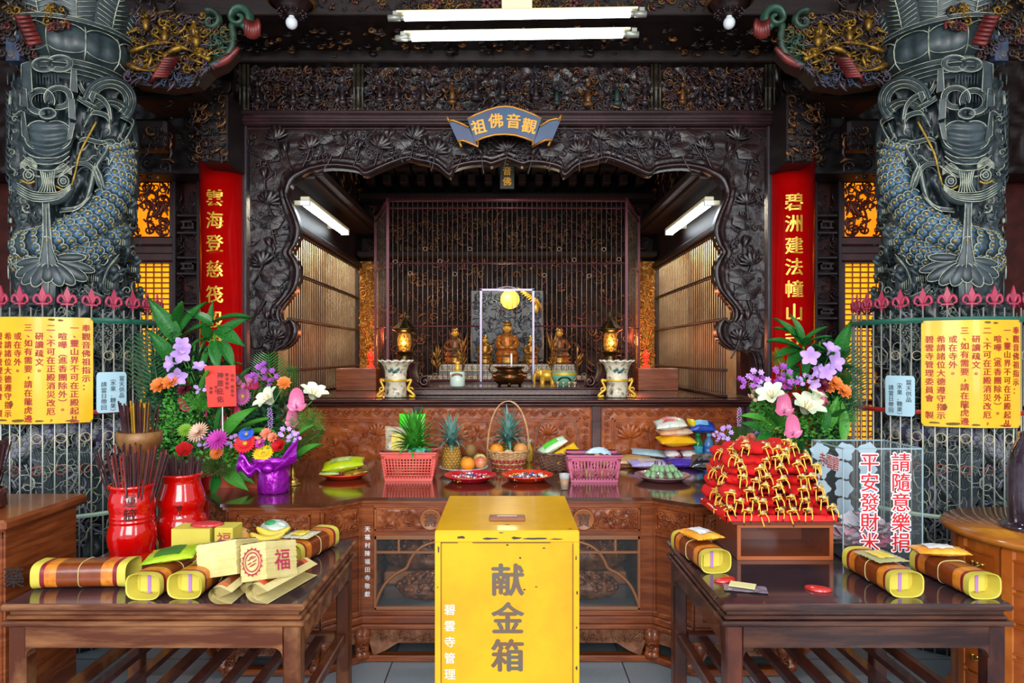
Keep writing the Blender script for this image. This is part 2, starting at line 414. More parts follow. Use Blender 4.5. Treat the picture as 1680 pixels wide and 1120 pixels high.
# carved lotus pond on the arch face
rr = random.Random(5)
spots = [(436, 250, 1), (440, 330, 0), (445, 400, 2), (450, 455, 1), (440, 520, 2), (452, 552, 0), (470, 245, 2), (510, 240, 0), (548, 246, 1), (590, 240, 2), (622, 238, 0), (655, 232, 1), (700, 236, 2), (715, 246, 0), (760, 246, 1), (790, 250, 2), (832, 243, 0), (436, 288, 2), (446, 365, 1), (432, 430, 0), (440, 480, 1), (528, 225, 1), (570, 226, 2), (640, 222, 2), (680, 224, 0), (455, 225, 0)]
for sx in (-1, 1):
    for x, y, k in spots:
        if sx > 0 and x == 832: continue
        p = P(x, y, YA); px = -p.x*(-sx) if sx < 0 else -p.x
        px = p.x if sx < 0 else -p.x
        rot = rr.uniform(-.4, .4); s = rr.uniform(.08, .11)
        if k == 0: lotus(mb, px, p.z-.02, YA-.02, s, rot)
        elif k == 1: lotus_leaf(mb, px, p.z, YA-.02, s, rot)
        else: bud(mb, px, p.z-.02, YA-.02, s*.9, rot)
        a = rr.uniform(-.08, .08)
        stem(mb, [(px, p.z-.02), (px+a*.4, p.z-.09), (px+a, p.z-.16)], .0065, YA-.02)
    for i in range(400):
        x = rr.uniform(412, 830); j = min(range(len(A)), key=lambda k: abs(A[k][0]-x)+ (0 if x > 500 else 999*(0)))
        y = rr.uniform(213, 262) if x > 495 else rr.uniform(215, 570)
        if x <= 495 and x > 468: x = rr.uniform(412, 465)
        p = P(x, y, YA); px = p.x if sx < 0 else -p.x; r = rr.uniform(.014, .034); a = rr.uniform(0, 6.28)
        if rr.random() < .5:
            mb.tube(spiral((px, YA-.016, p.z), r, 1.1, (1, 0, 0), (0, 0, 1), 9, a, rr.choice((-1, 1))), [r*.2]*10, 4, cap=False)
        else:
            d = V((cos(a), 0, sin(a))); q = V((-sin(a), 0, cos(a))); c = V((px, YA-.014, p.z))
            mb.tube([c-d*r*1.4, c+q*r*.3, c+d*r*1.4-q*r*.1], [r*.05, r*.22, r*.04], 4, cap=False)
# backing slab borders
for sx in (-1, 1): mb.box(sx*1.885, sx*1.90, YA-.035, YA+.07, 1.286, 3.27)
o = mb.build('carved_arch', m_dark, at=(0, YA, 1.28))
tag(o, 'dark carved wooden arch with lotus flowers and wavy inner edge framing the shrine', 'arch')
# ---------------------------------------------------------------- cornice and frieze above the arch
mb = MB(); moulding(mb, -2.0, 2.0, 5.05, 3.235, [(.10, .022), (.13, .014), (.17, .03), (.14, .02), (.19, .026)])
mb.box(-2.0, 2.0, 4.90, 4.99, 3.262, 3.36)
struct(mb.build('trim_1', mat('cornice_wood', '2a1718', .3, coat=.3, col2='3c2224', vs=5), at=(0, 5, 3.235)))
mb = MB(); relief(mb, -2.0, 2.0, 3.35, 3.76, 4.99, .02, 16, 3.3, res=.014)
curls(mb, -1.86, -1.12, 3.36, 3.69, 4.97, 330, .012, .036, [0, 1, 2], 11, .05, 4, [6, 3, 2])
curls(mb, -1.03, 1.03, 3.36, 3.69, 4.97, 860, .012, .036, [0, 1, 2, 3], 12, .05, 11, [7, 3, 2, 1])
curls(mb, 1.12, 1.86, 3.36, 3.69, 4.97, 330, .012, .036, [0, 1, 2], 13, .05, 4, [6, 3, 2])
m_fgilt = mat('old_dull_gilding', '4a2c18', .4, .4, col2='8a5c30', vs=25)  # old gilding, kept dark: the high frieze's shade is in the colours
struct(mb.build('trim_2', [m_dark, m_fgilt, mat('old_red', '32100f', .45, col2='4a1a16', vs=15), mat('old_green', '22302c', .5)], at=(0, 4.99, 3.35)))
m_post = mat('olive_bronze_post', '2b2620', .35, .3, col2='4a4436', vs=10)
mb = MB()
for x in (-1.90, -1.075, 1.075, 1.90):
    for dx, r in ((-.03, .010), (0, .016), (.03, .010)):
        mb.lathe([(r*1.6, 3.36), (r, 3.39), (r, 3.52), (r*1.5, 3.53), (r, 3.54), (r, 3.70)], 8, cx=x+dx, cy=4.93)
    curls(mb, x-.07, x+.07, 3.35, 3.40, 4.93, 8, .014, .026, [0], 5, .02)
struct(mb.build('trim_3', m_post, at=(0, 4.93, 3.36)))
# soffit with carved brackets between the frieze and the front beam
mb = MB(); mb.box(-2.3, 2.3, 4.42, 5.06, 3.78, 3.86)
mb.M = T(0, 0, 0)
for k in range(260):
    x = rr.uniform(-2.2, 2.2); y = rr.uniform(4.5, 4.95); r = rr.uniform(.015, .045)
    mb.mi = rr.choice((0, 0, 0, 1)); mb.tube(spiral((x, y, 3.775-rr.uniform(0, .03)), r, 1.2, (1, 0, 0), (0, .6, .8), 8, rr.uniform(0, 6), 1), r*.22, 4, cap=False)
mb.mi = 0; mb.box(-2.3, 2.3, 4.88, 5.06, 3.70, 3.79, c=.01)
struct(mb.build('trim_4', [m_dark2, m_fgilt], at=(0, 4.7, 3.7)))
# front beam with painted flowers
mb = MB(); mb.box(-2.6, 2.6, 4.36, 4.46, 3.775, 3.90, c=.006); mb.mi = 1; mb.box(-2.6, 2.6, 4.33, 4.46, 3.885, 3.93); mb.mi = 0
curls(mb, -1.3, 1.3, 3.79, 3.88, 4.35, 240, .010, .026, [0, 2, 3], 31, .015, 0, [5, 2, 1])
curls(mb, -.62, .66, 3.79, 3.88, 4.345, 60, .014, .03, [3, 4], 32, .02)
for x in (-.45, -.13, -.07, .42): mb.mi = 4; [mb.ell((x+.022*cos(a), 4.33, 3.835+.022*sin(a)), .016, .014, .016, 6, 4) for a in (0, 1.25, 2.5, 3.8, 5)]
struct(mb.build('trim_5', [m_dark2, mat('dull_red_beam', '481410', .4), m_redc, mat('yellow_painted_carving', '7a5414', .4, .3), mat('rose_painted_carving', '4e2422', .5)], at=(0, 4.4, 3.775)))  # beam paints darkened to stand for the weak light up here
# ---------------------------------------------------------------- upper side walls, corbels, carved posts, lit windows
for sx in (-1, 1):
    nm = 'left' if sx < 0 else 'right'
    mb = MB(); relief(mb, 1.92, 4.5, 3.0, 4.05, 5.25, .03, 9, 8.1, res=.03)
    curls(mb, 1.95, 3.6, 3.0, 4.0, 5.22, 240, .02, .06, [0, 0, 1], 21, .05); mb.box(1.92, 4.5, 5.26, 5.5, 3.0, 4.05)
    if sx < 0: mb.mirror_x()
    struct(mb.build('trim_%d' % (6 if sx < 0 else 7), [m_dark2, m_fgilt], at=(sx*3, 5.25, 3)))
    # corbel hanging in front of the column head
    mb = MB()
    def cb(px0, py0, px1, py1, Y): a = P(px0, py1, Y); b = P(px1, py0, Y); return (-a.x, -b.x, Y, Y+.3, a.z, b.z)
    mb.box(*cb(328, 150, 373, 266, 4.62), c=.01); mb.box(2.05, 2.5, 4.5, 4.9, 3.3, 3.42, c=.01)
    curls(mb, 1.88, 2.14, 2.90, 3.40, 4.61, 120, .015, .04, [0, 0, 1], 5, .03); curls(mb, 2.05, 2.62, 3.30, 3.9, 4.29, 120, .02, .045, [0, 0, 0, 1], 6, .03)
    for k in range(5): mb.box(1.98+.14*k, 2.06+.14*k, 4.1+.04*k, 4.95, 3.30+.1*k, 3.38+.1*k, c=.01)
    for k in range(4): curls(mb, 1.95+.14*k, 2.15+.14*k, 3.28+.1*k, 3.42+.1*k, 4.08+.04*k, 12, .02, .04, [0, 0, 1], 50+k, .03)
    mb.box(2.12, 2.62, 4.3, 4.45, 3.45, 3.9, c=.02); mb.box(2.3, 3.4, 4.6, 4.75, 3.0, 3.2, c=.02)
    curls(mb, 2.2, 3.0, 2.75, 3.5, 4.58, 110, .02, .05, [0, 0, 0, 1], 77, .04)
    if sx < 0: mb.mirror_x()
    struct(mb.build('trim_%d' % (8 if sx < 0 else 9), [m_dark2, m_fgilt], at=(sx*2.1, 4.7, 2.9)))
    # openwork carved post
    Yp = 5.5; x0, x1 = 2.475, 2.70
    mb = MB(); mb.box(x0, x0+.03, Yp, Yp+.10, 0, 3.05, c=.004); mb.box(x1-.03, x1, Yp, Yp+.10, 0, 3.05, c=.004)
    n = 11; z = 1.0; hs = [.20, .12, .24, .13, .20, .12, .24, .13, .20, .14, .20]
    for k, h in enumerate(hs):
        xa, xb = x0+.03, x1-.03
        mb.box(xa, xb, Yp+.01, Yp+.08, z, z+.022, c=.004)
        if h < .16:
            mb.box(xa+.03, xb-.03, Yp+.02, Yp+.07, z+.045, z+.06); mb.box(xa+.03, xa+.045, Yp+.02, Yp+.07, z+.06, z+h-.03); mb.box(xb-.06, xb-.045, Yp+.02, Yp+.07, z+.06, z+h-.045); mb.box(xa+.03, xb-.03, Yp+.02, Yp+.07, z+h-.045, z+h-.03)
        else: curls(mb, xa, xb, z+.02, z+h, Yp+.03, 16, .018, .04, [0], 90+k, .03)
        z += h
    mb.box(x0+.02, x1-.02, Yp+.09, Yp+.095, 0, 1.0)
    if sx < 0: mb.mirror_x()
    struct(mb.build('trim_%d' % (10 if sx < 0 else 11), mat('purple_brown_fretwork', '261519', .35, col2='362226', vs=8), at=(sx*2.6, Yp, 0)))
    # wall pieces round the window, and the amber lattice window with its carved transom
    mb = MB(); mb.box(3.28, 4.5, 5.62, 5.72, 0, 3.1); mb.box(1.92, 2.78, 5.62, 5.72, 0, 3.1); mb.box(2.78, 3.28, 5.62, 5.72, 0, .9); mb.box(2.78, 3.28, 5.62, 5.72, 2.36, 2.58)
    mb.box(2.70, 3.3, 5.58, 5.64, 2.37, 2.44, c=.01); mb.box(2.70, 3.3, 5.57, 5.64, 2.50, 2.57, c=.01); mb.box(2.70, 3.3, 5.58, 5.64, 3.04, 3.1, c=.01)
    mb.box(3.6, 3.66, 5.4, 5.62, 0, 4)
    for k in range(16): mb.lathe([(.03, 0), (.03, .02)], 10, cx=0, cy=0) if 0 else mb.ell((3.6, 5.42, 1.7+k*.10), .045, .03, .045, 8, 5)
    if sx < 0: mb.mirror_x()
    struct(mb.build('trim_%d' % (12 if sx < 0 else 13), mat('brown_red_frame', '3c1a16', .35, col2='522420', vs=8), at=(sx*3, 5.6, 0)))
    f = MB()
    for k in range(34): zz = .92+k*.044; f.box(2.79, 3.27, 5.65, 5.668, zz, zz+.012)
    for k in range(8): xx = 2.80+k*.066; f.box(xx, xx+.008, 5.668, 5.68, .9, 2.36)
    if sx < 0: f.mirror_x()
    fr = struct(f.build('window_%d' % (1 if sx < 0 else 2), mat('amber_lattice_bars', 'a0500c', .5), at=(sx*3.03, 5.66, .9)))
    g = MB(); g.box(2.78, 3.28, 5.70, 5.71, .9, 2.36)
    if sx < 0: g.mirror_x()
    o = g.build('glass', mat('lit_amber_glass', 'f0a010', .4, emis='ffa808', es=1.0), fr, world=True)
    c = MB(); curls(c, 2.78, 3.28, 2.58, 3.04, 5.64, 75, .03, .075, [0], 44, .02)
    for k in range(5): c.tube([(2.85+.1*k, 5.64, 2.6), (2.87+.1*k, 5.63, 2.72), (2.83+.11*k, 5.64, 2.85)], .01, 5)
    if sx < 0: c.mirror_x()
    tr = struct(c.build('window_%d' % (3 if sx < 0 else 4), mat('red_brown_openwork', '5a1c10', .35, col2='74301a', vs=10), at=(sx*3.03, 5.64, 2.58)))
    g = MB(); g.box(2.78, 3.28, 5.70, 5.71, 2.58, 3.04)
    if sx < 0: g.mirror_x()
    g.build('glass', MATS['lit_amber_glass'] if 0 else mat('lit_orange_glass', 'f08010', .4, emis='ff8c08', es=.95), tr, world=True)
# ---------------------------------------------------------------- shrine interior
XL = 1.62
for sx in (-1, 1):
    k = 14 if sx < 0 else 15
    mb = MB(); mb.box(XL, XL+.06, 5.04, 7.62, 2.6, 3.75)
    mb.M = T(XL, 0, 0) @ RZ(-pi/2)      # plane facing the middle: local x -> -y
    mb.M = Matrix(((0, 1, 0, XL), (1, 0, 0, 0), (0, 0, 1, 0), (0, 0, 0, 1)))
    relief(mb, 5.05, 7.6, 2.98, 3.7, 0, .03, 8, 4.4, res=.03, edge=0)
    curls(mb, 5.05, 7.5, 3.0, 3.68, 0, 230, .02, .06, [0, 0, 1, 2], 61, .05)
    mb.M = Matrix(); mb.mi = 0
    for q, (dx, z0, z1) in enumerate(((.20, 2.90, 2.93), (.26, 2.93, 2.97), (.17, 2.97, 3.01), (.22, 3.01, 3.03))): mb.box(XL-dx, XL, 5.05, 7.6, z0, z1, c=.005)
    mb.box(XL-.05, XL, 5.0, 7.6, 2.55, 2.60, c=.008)
    if sx < 0: mb.mirror_x()
    struct(mb.build('trim_%d' % k, [m_dark2, m_fgilt, MATS['old_red']], at=(sx*XL, 6, 2.6)))
    # pale lit wall of the side aisle seen through the slats
    mb = MB(); mb.box(2.02, 2.06, 5.2, 7.62, 1.0, 2.9)
    if sx < 0: mb.mirror_x()
    struct(mb.build('wall_%s_aisle' % ('left' if sx < 0 else 'right'), mat('ochre_plaster', 'a08058', .6, col2='c8b494', vs=3), at=(sx*2.04, 6.4, 1)))
    mb = MB(); mb.box(1.70, 2.02, 7.625, 7.66, 1.0, 2.9)
    if sx < 0: mb.mirror_x()
    struct(mb.build('wall_%s_aisle_end' % ('left' if sx < 0 else 'right'), MATS['ochre_plaster'], at=(sx*1.86, 7.64, 1)))
    # slatted side screen
    t = thing('slatted_screen', 'tall screen of thin dark vertical slats on the %s side wall of the shrine' % ('left' if sx < 0 else 'right'), 'screen', (sx*XL, 5.0, 1.285), group=None)
    mb = MB()
    for z in (1.2865, 1.48, 1.86, 2.21, 2.53): mb.box(sx*(XL-.022), sx*(XL+.016), 5.06, 7.42, z, z+.022, c=.004)
    mb.build('rail', m_dark2, t, world=True)
    s0 = None
    for q in range(42):
        if s0 is None:
            b = MB(); b.box(-.003, .003, -.008, .008, 0, 1.24); s0 = b.build('slat', m_dark2, t); o = s0
        else: o = s0.copy(); COL.objects.link(o); o.parent = t
        o.location = (0, .075+q*.0567, .005)
    area('aisle_lamp', (sx*1.84, 6.5, 2.85), (0, 0, 0), .2, 2.0, 36, (1, .88, .66))
    # shrine fluorescent lamp
    t = thing('fluorescent_lamp', 'lit fluorescent tube fixed high on the %s inner wall of the shrine' % ('left' if sx < 0 else 'right'), 'lamp', (sx*1.50, 5.7, 2.73))
    b = MB(); b.box(-.035, .035, -.64, .64, .018, .05, c=.006); b.box(sx*.0, sx*.12, -.5, -.46, .02, .05); b.box(0, sx*.12, .46, .5, .02, .05); b.build('housing', m_cream, t)
    b = MB(); [b.lathe([(.012, 0), (.012, .02)], 8) for _ in ()]
    b.tube([(-.018*sx, -.6, 0), (-.018*sx, .6, 0)], .014, 10); b.tube([(.022*sx, -.6, 0), (.022*sx, .6, 0)], .014, 10); b.build('tube', m_tubew, t)
    for y in (-.635, .605): b = MB(); b.box(-.035, .035, y, y+.03, -.016, .02); b.build('socket', m_white, t)
sbox('trim_16', m_dark2, -1.68, 1.68, 5.04, 7.7, 3.70, 3.76)
mb = MB(); relief(mb, -1.6, 1.6, 1.3, 3.3, 7.6, .03, 5, 9.4, res=.02); mb.box(-1.7, 1.7, 7.62, 7.7, 1.2, 3.75)
curls(mb, -1.55, 1.55, 1.4, 3.25, 7.56, 1700, .02, .06, [0, 1, 2, 3], 71, .06, 0, [6, 3, 4, .3])
curls(mb, -1.4, 1.4, 2.72, 3.1, 7.4, 520, .015, .045, [2, 1, 0], 72, .04)
for k in range(17): mb.box(-1.5+k*.18, -1.42+k*.18, 7.2, 7.6, 3.42, 3.52, c=.01); mb.box(-1.54+k*.18, -1.38+k*.18, 7.1, 7.6, 3.54, 3.6, c=.01)
mb.box(-1.6, 1.6, 7.3, 7.6, 3.28, 3.34, c=.01); mb.box(-1.6, 1.6, 7.25, 7.5, 2.66, 2.71, c=.01)
struct(mb.build('wall_back_shrine', [mat('near_black_wood', '120707', .8, col2='1e0b08', vs=8), m_fgilt, mat('maroon_carving', '3a1414', .4, col2='5a221c', vs=12), MATS['old_green']], at=(0, 7.6, 1.2)))
# gilded pillars at the back corners
for sx in (-1, 1):
    mb = MB(); mb.box(1.40, 1.60, 7.42, 7.5, 1.3, 2.62); curls(mb, 1.40, 1.60, 1.36, 2.62, 7.41, 240, .015, .045, [0, 1, 1], 81, .05)
    if sx < 0: mb.mirror_x()
    tag(mb.build('gilded_pillar', [m_gilt, mat('deep_gilding', 'c07a28', .35, .5, col2='6a3a18', vs=25)], at=(sx*1.5, 7.45, 1.3)), 'carved gilded pillar at the back %s corner of the shrine' % ('left' if sx < 0 else 'right'), 'pillar')
# small dark hanging board with gold writing
t = thing('hanging_board', 'dark green upright board with faint gold writing high at shrine back', 'sign', (0, 6.9, 3.28))
b = MB(); b.box(-.075, .075, -.015, .015, 0, .36, c=.005); b.box(-.01, .01, -.006, .006, .35, .422); b.build('board', mat('dark_green_board', '1c2a24', .3), t)
b = MB(); put_text(b, '觀音佛', .09, (0, -.017, .18), True, 1.15); b.build('lettering', m_gold, t)
point('shrine_glow', (0, 5.9, 3.4), 6, (1, .85, .75), .2)
point('shrine_warm', (-1.25, 7.15, 1.75), 7, (1, .5, .2)); point('shrine_warm', (1.25, 7.15, 1.75), 9, (1, .5, .2))
point('shrine_altar_light', (0, 6.95, 2.2), 9, (1, .85, .6), .1)
# ---------------------------------------------------------------- upper counter
t = thing('upper_altar_counter', 'long upper altar counter with orange carved lotus panels behind the offerings', 'counter', (0, 4.9, 0))
b = MB(); b.box(-1.88, 1.88, 4.99, 7.6, 1.24, 1.285); b.box(-1.76, 1.76, 4.86, 5.1, 1.262, 1.285, c=.008); b.box(-1.75, 1.75, 4.89, 5.1, 1.235, 1.262, c=.01); b.build('top', m_wdark, t, world=True)
def cframe(b, x0, x1, z0, z1, y, lp=None):
    b.box(x0, x1, y+.004, y+.05, z0, z1); relief(b, x0, x1, z0, z1, y+.002, .005, 13, x0+5.5, res=.012, edge=.03)
    for (a, c_, d, e, p) in ((x0, x1, z0, z0+.012, .012), (x0, x1, z1-.012, z1, .012), (x0, x0+.012, z0, z1, .012), (x1-.012, x1, z0, z1, .012)): b.box(a, c_, y-p, y, d, e, c=.004)
def carved_panel(name, x0, x1, lot, seed):
    b = MB(); y = 4.955; z0, z1 = .83, 1.232
    cframe(b, x0, x1, z0, z1, y)
    for k in range(int((x1-x0-.1)/.075)):      # scroll frieze along the top
        x = x0+.06+k*.075; d = 1 if k % 2 else -1
        b.tube(spiral((x, y-.008, z1-.045), .026, 1.3, (1, 0, 0), (0, 0, 1), 12, 0, d), [.006]*13, 5); b.tube([(x, y-.007, z1-.062), (x+.035, y-.009, z1-.03), (x+.07, y-.007, z1-.05)], [.002, .006, .002], 5)
    for s in (x0+.045, x1-.045):
        for k in range(7): b.tube(spiral((s, y-.008, z0+.05+k*.045), .020, 1.3, (1, 0, 0), (0, 0, 1), 10, k, 1), [.005]*11, 5)
    ix0, ix1, iz1 = x0+.085, x1-.085, z1-.085
    for q in (0, .018): 
        for (a, c_, d, e) in ((ix0+q, ix1-q, iz1-q-.008, iz1-q), (ix0+q, ix0+q+.008, z0, iz1-q), (ix1-q-.008, ix1-q, z0, iz1-q)): b.box(a, c_, y-.01, y, d, e)
    r2 = random.Random(seed); w_ = ix1-ix0
    for (u, v, s, k) in lot:
        s *= 1.4; x = ix0+w_*u; z = z0+.28*v
        if k == 0: lotus(b, x, z, y, s, r2.uniform(-.2, .2), .3)
        elif k == 1: bud(b, x, z, y, s, r2.uniform(-.3, .3))
        else: lotus_leaf(b, x, z, y-.004, s, r2.uniform(-.2, .2))
        a = r2.uniform(-.06, .06); stem(b, [(x, z), (x+a*.6, z-.05), (x+a, max(z0+.02, z-.13))], .005, y-.006)
    for k in range(80):
        x = r2.uniform(ix0+.04, ix1-.04); z = r2.uniform(z0+.02, iz1-.04); a = r2.uniform(0, 6.28); r = r2.uniform(.012, .026)
        b.tube(spiral((x, y-.006, z), r, 1.2, (1, 0, 0), (0, 0, 1), 8, a), r*.2, 4, cap=False)
    b.build('carved_panel', m_orange, t, world=True)
LT = [(.15, .62, .075, 0), (.30, .78, .04, 1), (.42, .42, .05, 1), (.52, .75, .035, 2), (.62, .45, .07, 2), (.78, .7, .06, 0), (.88, .35, .05, 1), (.07, .25, .05, 2)]
carved_panel('l', -1.68, -.675, LT, 1); carved_panel('c', -.615, .615, LT+[(.5, .55, .075, 0)], 2); carved_panel('r', .675, 1.70, LT, 3)
for x in (-1.74, -.645, .645, 1.76):
    b = MB(); b.box(x-.034, x+.034, 4.93, 5.0, 0, 1.236, c=.004); b.build('post', m_wdark, t, world=True)
b = MB(); b.box(-1.74, 1.74, 4.96, 5.0, .0, .83); b.box(-1.74, -1.70, 4.96, 7.5, 0, 1.24); b.box(1.70, 1.74, 4.96, 7.5, 0, 1.24); b.build('base', m_wdark, t, world=True)
for sx in (-1, 1): sbox('trim_%d' % (17 if sx < 0 else 18), m_dark2, sx*1.9, sx*2.0, 4.95, 5.1, 0, 3.3)
# ---------------------------------------------------------------- dragon columns
AX, AY = -2.53, 4.0
def cp(px, py, r):
    dx = (px-832)/1120; dz = -(py-583)/1120
    a = dx*dx+1; b = -2*(dx*AX+AY); c = AX*AX+AY*AY-r*r; D = b*b-4*a*c
    t = (-b-sqrt(D))/(2*a) if D > 0 else -b/(2*a)
    p = V((dx*t, t, CAM_H+dz*t))
    if D <= 0:
        q = V((p.x-AX, p.y-AY, 0)); q = q.normalized()*r; p = V((AX+q.x, AY+q.y, p.z))
    return p
def ctube(mb, pts, r, tr, n=5, k=3): mb.tube(smooth_path([cp(x, y, r) for x, y in pts], k), tr, n)
def cpoly(mb, pts, r1, r0):
    n = len(pts); a = [cp(x, y, r1) for x, y in pts]; b = [V(((p.x-AX)*r0/r1+AX, (p.y-AY)*r0/r1+AY, p.z)) for p in a]
    mb.add(a+b, [tuple(range(n))[::-1]]+[(i, (i+1) % n, n+(i+1) % n, n+i) for i in range(n)])
def ccurls(mb, x0, x1, y0, y1, n, r0, r1, rad, mis, seed, th=.17):
    q = random.Random(seed)
    for i in range(n):
        x = q.uniform(x0, x1); y = q.uniform(y0, y1); r = q.uniform(r0, r1); mb.mi = q.choice(mis); a = q.uniform(0, 6.28); d = q.choice((-1, 1)); k = q.random(); rd = rad+q.uniform(-.02, .02)
        if k < .5: pts = [(x+r*(1-.85*t)*cos(a+d*6.3*t*1.1), y+r*(1-.85*t)*sin(a+d*6.3*t*1.1)) for t in [j/9 for j in range(10)]]; tr = [r*S(3.7)*th*(1-.5*j/9) for j in range(10)]
        else: pts = [(x+r*1.6*t*cos(a)+r*.5*sin(3*t)*sin(a), y+r*1.6*t*sin(a)-r*.5*sin(3*t)*cos(a)) for t in (-1, -.6, -.2, .2, .6, 1)]; tr = [r*S(3.7)*th*f for f in (.3, .8, 1, 1, .8, .2)]
        mb.tube([cp(px, py, rd) for px, py in pts], tr, 5, cap=False)
    mb.mi = 0
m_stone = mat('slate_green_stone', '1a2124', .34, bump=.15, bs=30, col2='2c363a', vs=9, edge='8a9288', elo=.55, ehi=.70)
m_stone2 = mat('plain_slate_stone', '242e31', .38, bump=.1, bs=30, col2='3a474a', vs=8)
m_pale = mat('pale_brushed_outline', 'a8ac98', .45, col2='5c655e', vs=18)
m_blues = mat('blue_scale_paint', '2c4254', .35, col2='486c88', vs=14)
m_goldd = mat('dull_gold_paint', 'a88830', .4, .3, col2='6a5a28', vs=30)
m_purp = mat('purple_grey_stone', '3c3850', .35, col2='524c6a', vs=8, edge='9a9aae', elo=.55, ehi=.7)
DC = thing('dragon_column', 'dark stone column carved with a coiling dragon inside the round cage on the left', 'column', (AX, AY, 0))
mb = MB()
def core(u, v):
    a = 2*pi*u; z = .19+2.93*v; x_ = cos(a)*2.2; y_ = sin(a)*2.2
    w1 = nz(x_*1.2, y_*1.2, z*2.6)*1.4
    h = max(0, 1-abs(nz(x_*1.6+w1, y_*1.6, z*4+w1))*3.5)
    r = .265+(.05 if z > 1.9 else .09)*h+.012*nz(x_*6, y_*6, z*14)
    return (r*cos(a), r*sin(a), z)
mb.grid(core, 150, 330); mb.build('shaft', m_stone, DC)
mb = MB(); mb.lathe([(.40, 0), (.40, .06), (.36, .08), (.36, .13), (.38, .15), (.38, .18), (.34, .2), (.2, .2)], 48); mb.build('plinth', m_stone2, DC)
# capital
mb = MB(); mb.lathe([(.20, 3.05), (.20, 3.13), (.215, 3.15), (.215, 3.165), (.23, 3.17), (.23, 3.185), (.245, 3.19), (.245, 3.205), (.26, 3.21), (.26, 3.225), (.275, 3.235)], 48)
mb.lathe([(.275, 3.235), (.31, 3.265), (.325, 3.30), (.328, 3.34), (.318, 3.38), (.30, 3.415)], 100, mod=lambda a, z: 1-.05*abs(cos(a*5.5))**14*(1 if 3.24 < z < 3.41 else 0))
mb.lathe([(.31, 3.415), (.335, 3.425), (.34, 3.44), (.30, 3.45), (.26, 3.46)], 48)
for k in range(11):
    a = 2*pi*k/11+.15
    def lf(u, v):
        s = (u-.5)*2; hw = .115*sin(pi*min(1, v*.85+.15))**.6*(1+.08*sin(v*26)); aa = a+s*hw/.33
        r = .315+.05*v+.03*v*v-.02*abs(s); return (r*cos(aa), r*sin(aa), 3.44+.20*v-.02*abs(s)*v)
    mb.grid(lf, 8, 12)
mb.build('capital', m_stone2, DC)
mb = MB()
for k in range(11):
    a = 2*pi*(k+.5)/11*1.0+ (0 if 1 else 0)
    pts = [(r*cos(a), r*sin(a), z) for r, z in ((.283, 3.235), (.315, 3.265), (.327, 3.30), (.330, 3.34), (.321, 3.38), (.305, 3.415))]
    mb.tube(pts, .004, 4)
    for j in range(10):
        aa = a-pi/11+2*pi/11*j/9; 
    top = [(.327*cos(a+2*pi/11*t), .327*sin(a+2*pi/11*t), 3.405-.03*(abs(t-.5)*2)**3) for t in [j/8 for j in range(9)]]; mb.tube(top, .0028, 4)
    bot = [(.315*cos(a+2*pi/11*t), .315*sin(a+2*pi/11*t), 3.252+.03*(abs(t-.5)*2)**3) for t in [j/8 for j in range(9)]]; mb.tube(bot, .0028, 4)
for r, z in ((.231, 3.17), (.247, 3.19), (.262, 3.21), (.278, 3.232), (.337, 3.42), (.34, 3.44)):
    mb.tube([(r*cos(2*pi*k/48), r*sin(2*pi*k/48), z) for k in range(48)], .0028, 4, closed=True)
for k in range(11):
    a = 2*pi*k/11+.15
    mb.tube([((.318+.05*t+.03*t*t)*cos(a), (.318+.05*t+.03*t*t)*sin(a), 3.44+.20*t) for t in (0, .3, .6, 1)], .004, 4)
    for s in (-1, 1):
        for q in range(7):
            t0 = .05+q*.12; pts = []
            for t in (0, .5, 1):
                v = min(1, t0+.16*t); aa = a+s*.27*t*sin(pi*min(1, v*.85+.15))**.6; r = .320+.05*v+.03*v*v-.02*t*.6; pts.append((r*cos(aa), r*sin(aa), 3.44+.20*v))
            mb.tube(pts, .0025, 4)
mb.build('capital_outline', m_pale, DC)
# dragon body coils with scales
def coil(name, pts, r, tr, scales=True, mats=None, sc=.03, spread=1.35, rows=5):
    pa = smooth_path([cp(x, y, r) for x, y in pts], 6); n = len(pa)
    mb = MB(); tp = [tr*min(1, .35+i/5)*min(1, .35+(n-1-i)/5) for i in range(n)]
    mb.tube(pa, tp, 16)
    if scales:
        acc = 0; last = pa[0]; row = 0
        for i in range(1, n-1):
            acc += (pa[i]-last).length; last = pa[i]
            if acc < sc*.95: continue
            acc = 0; row += 1
            t = (pa[i+1]-pa[i-1]).normalized(); out = V((pa[i].x-AX, pa[i].y-AY, 0)); out = (out-t*out.dot(t)).normalized(); q = t.cross(out)
            for k in range(rows):
                an = -spread+2*spread*(k+(.5 if row % 2 else 0))/(rows-.5)
                nn = out*cos(an)+q*sin(an); c = pa[i]+nn*tp[i]*.98; sd = t.cross(nn)
                M3 = Matrix((sd, t, (nn-t*.3).normalized())).transposed()
                mb.mi = 1; mb.ell(c+nn*.003, sc*.62, sc*.70, sc*.20, 8, 5, rot=M3)
                mb.mi = 3; rim = [c+nn*.009+sd*(sc*.60*cos(x))-t*(sc*.66*sin(x)) for x in [pi*j/6 for j in range(7)]]; mb.tube(rim, sc*.085, 4, cap=False)
                if abs(an) < 1.0: mb.mi = 2; mb.ell(c+nn*.011-t*sc*.1, sc*.22, sc*.32, sc*.12, 6, 4, rot=M3)
    mb.mi = 0
    return mb.build(name, mats or [m_stone2, m_blues, m_goldd, m_pale], DC, world=True)
coil('dragon_body', [(178, 225), (192, 262), (190, 300), (172, 340), (142, 370), (105, 390), (68, 402), (30, 408)], .285, .088, rows=7, sc=.038)
coil('dragon_body', [(205, 372), (170, 400), (140, 418), (105, 428), (60, 436), (25, 425)], .285, .062, rows=5, sc=.034)
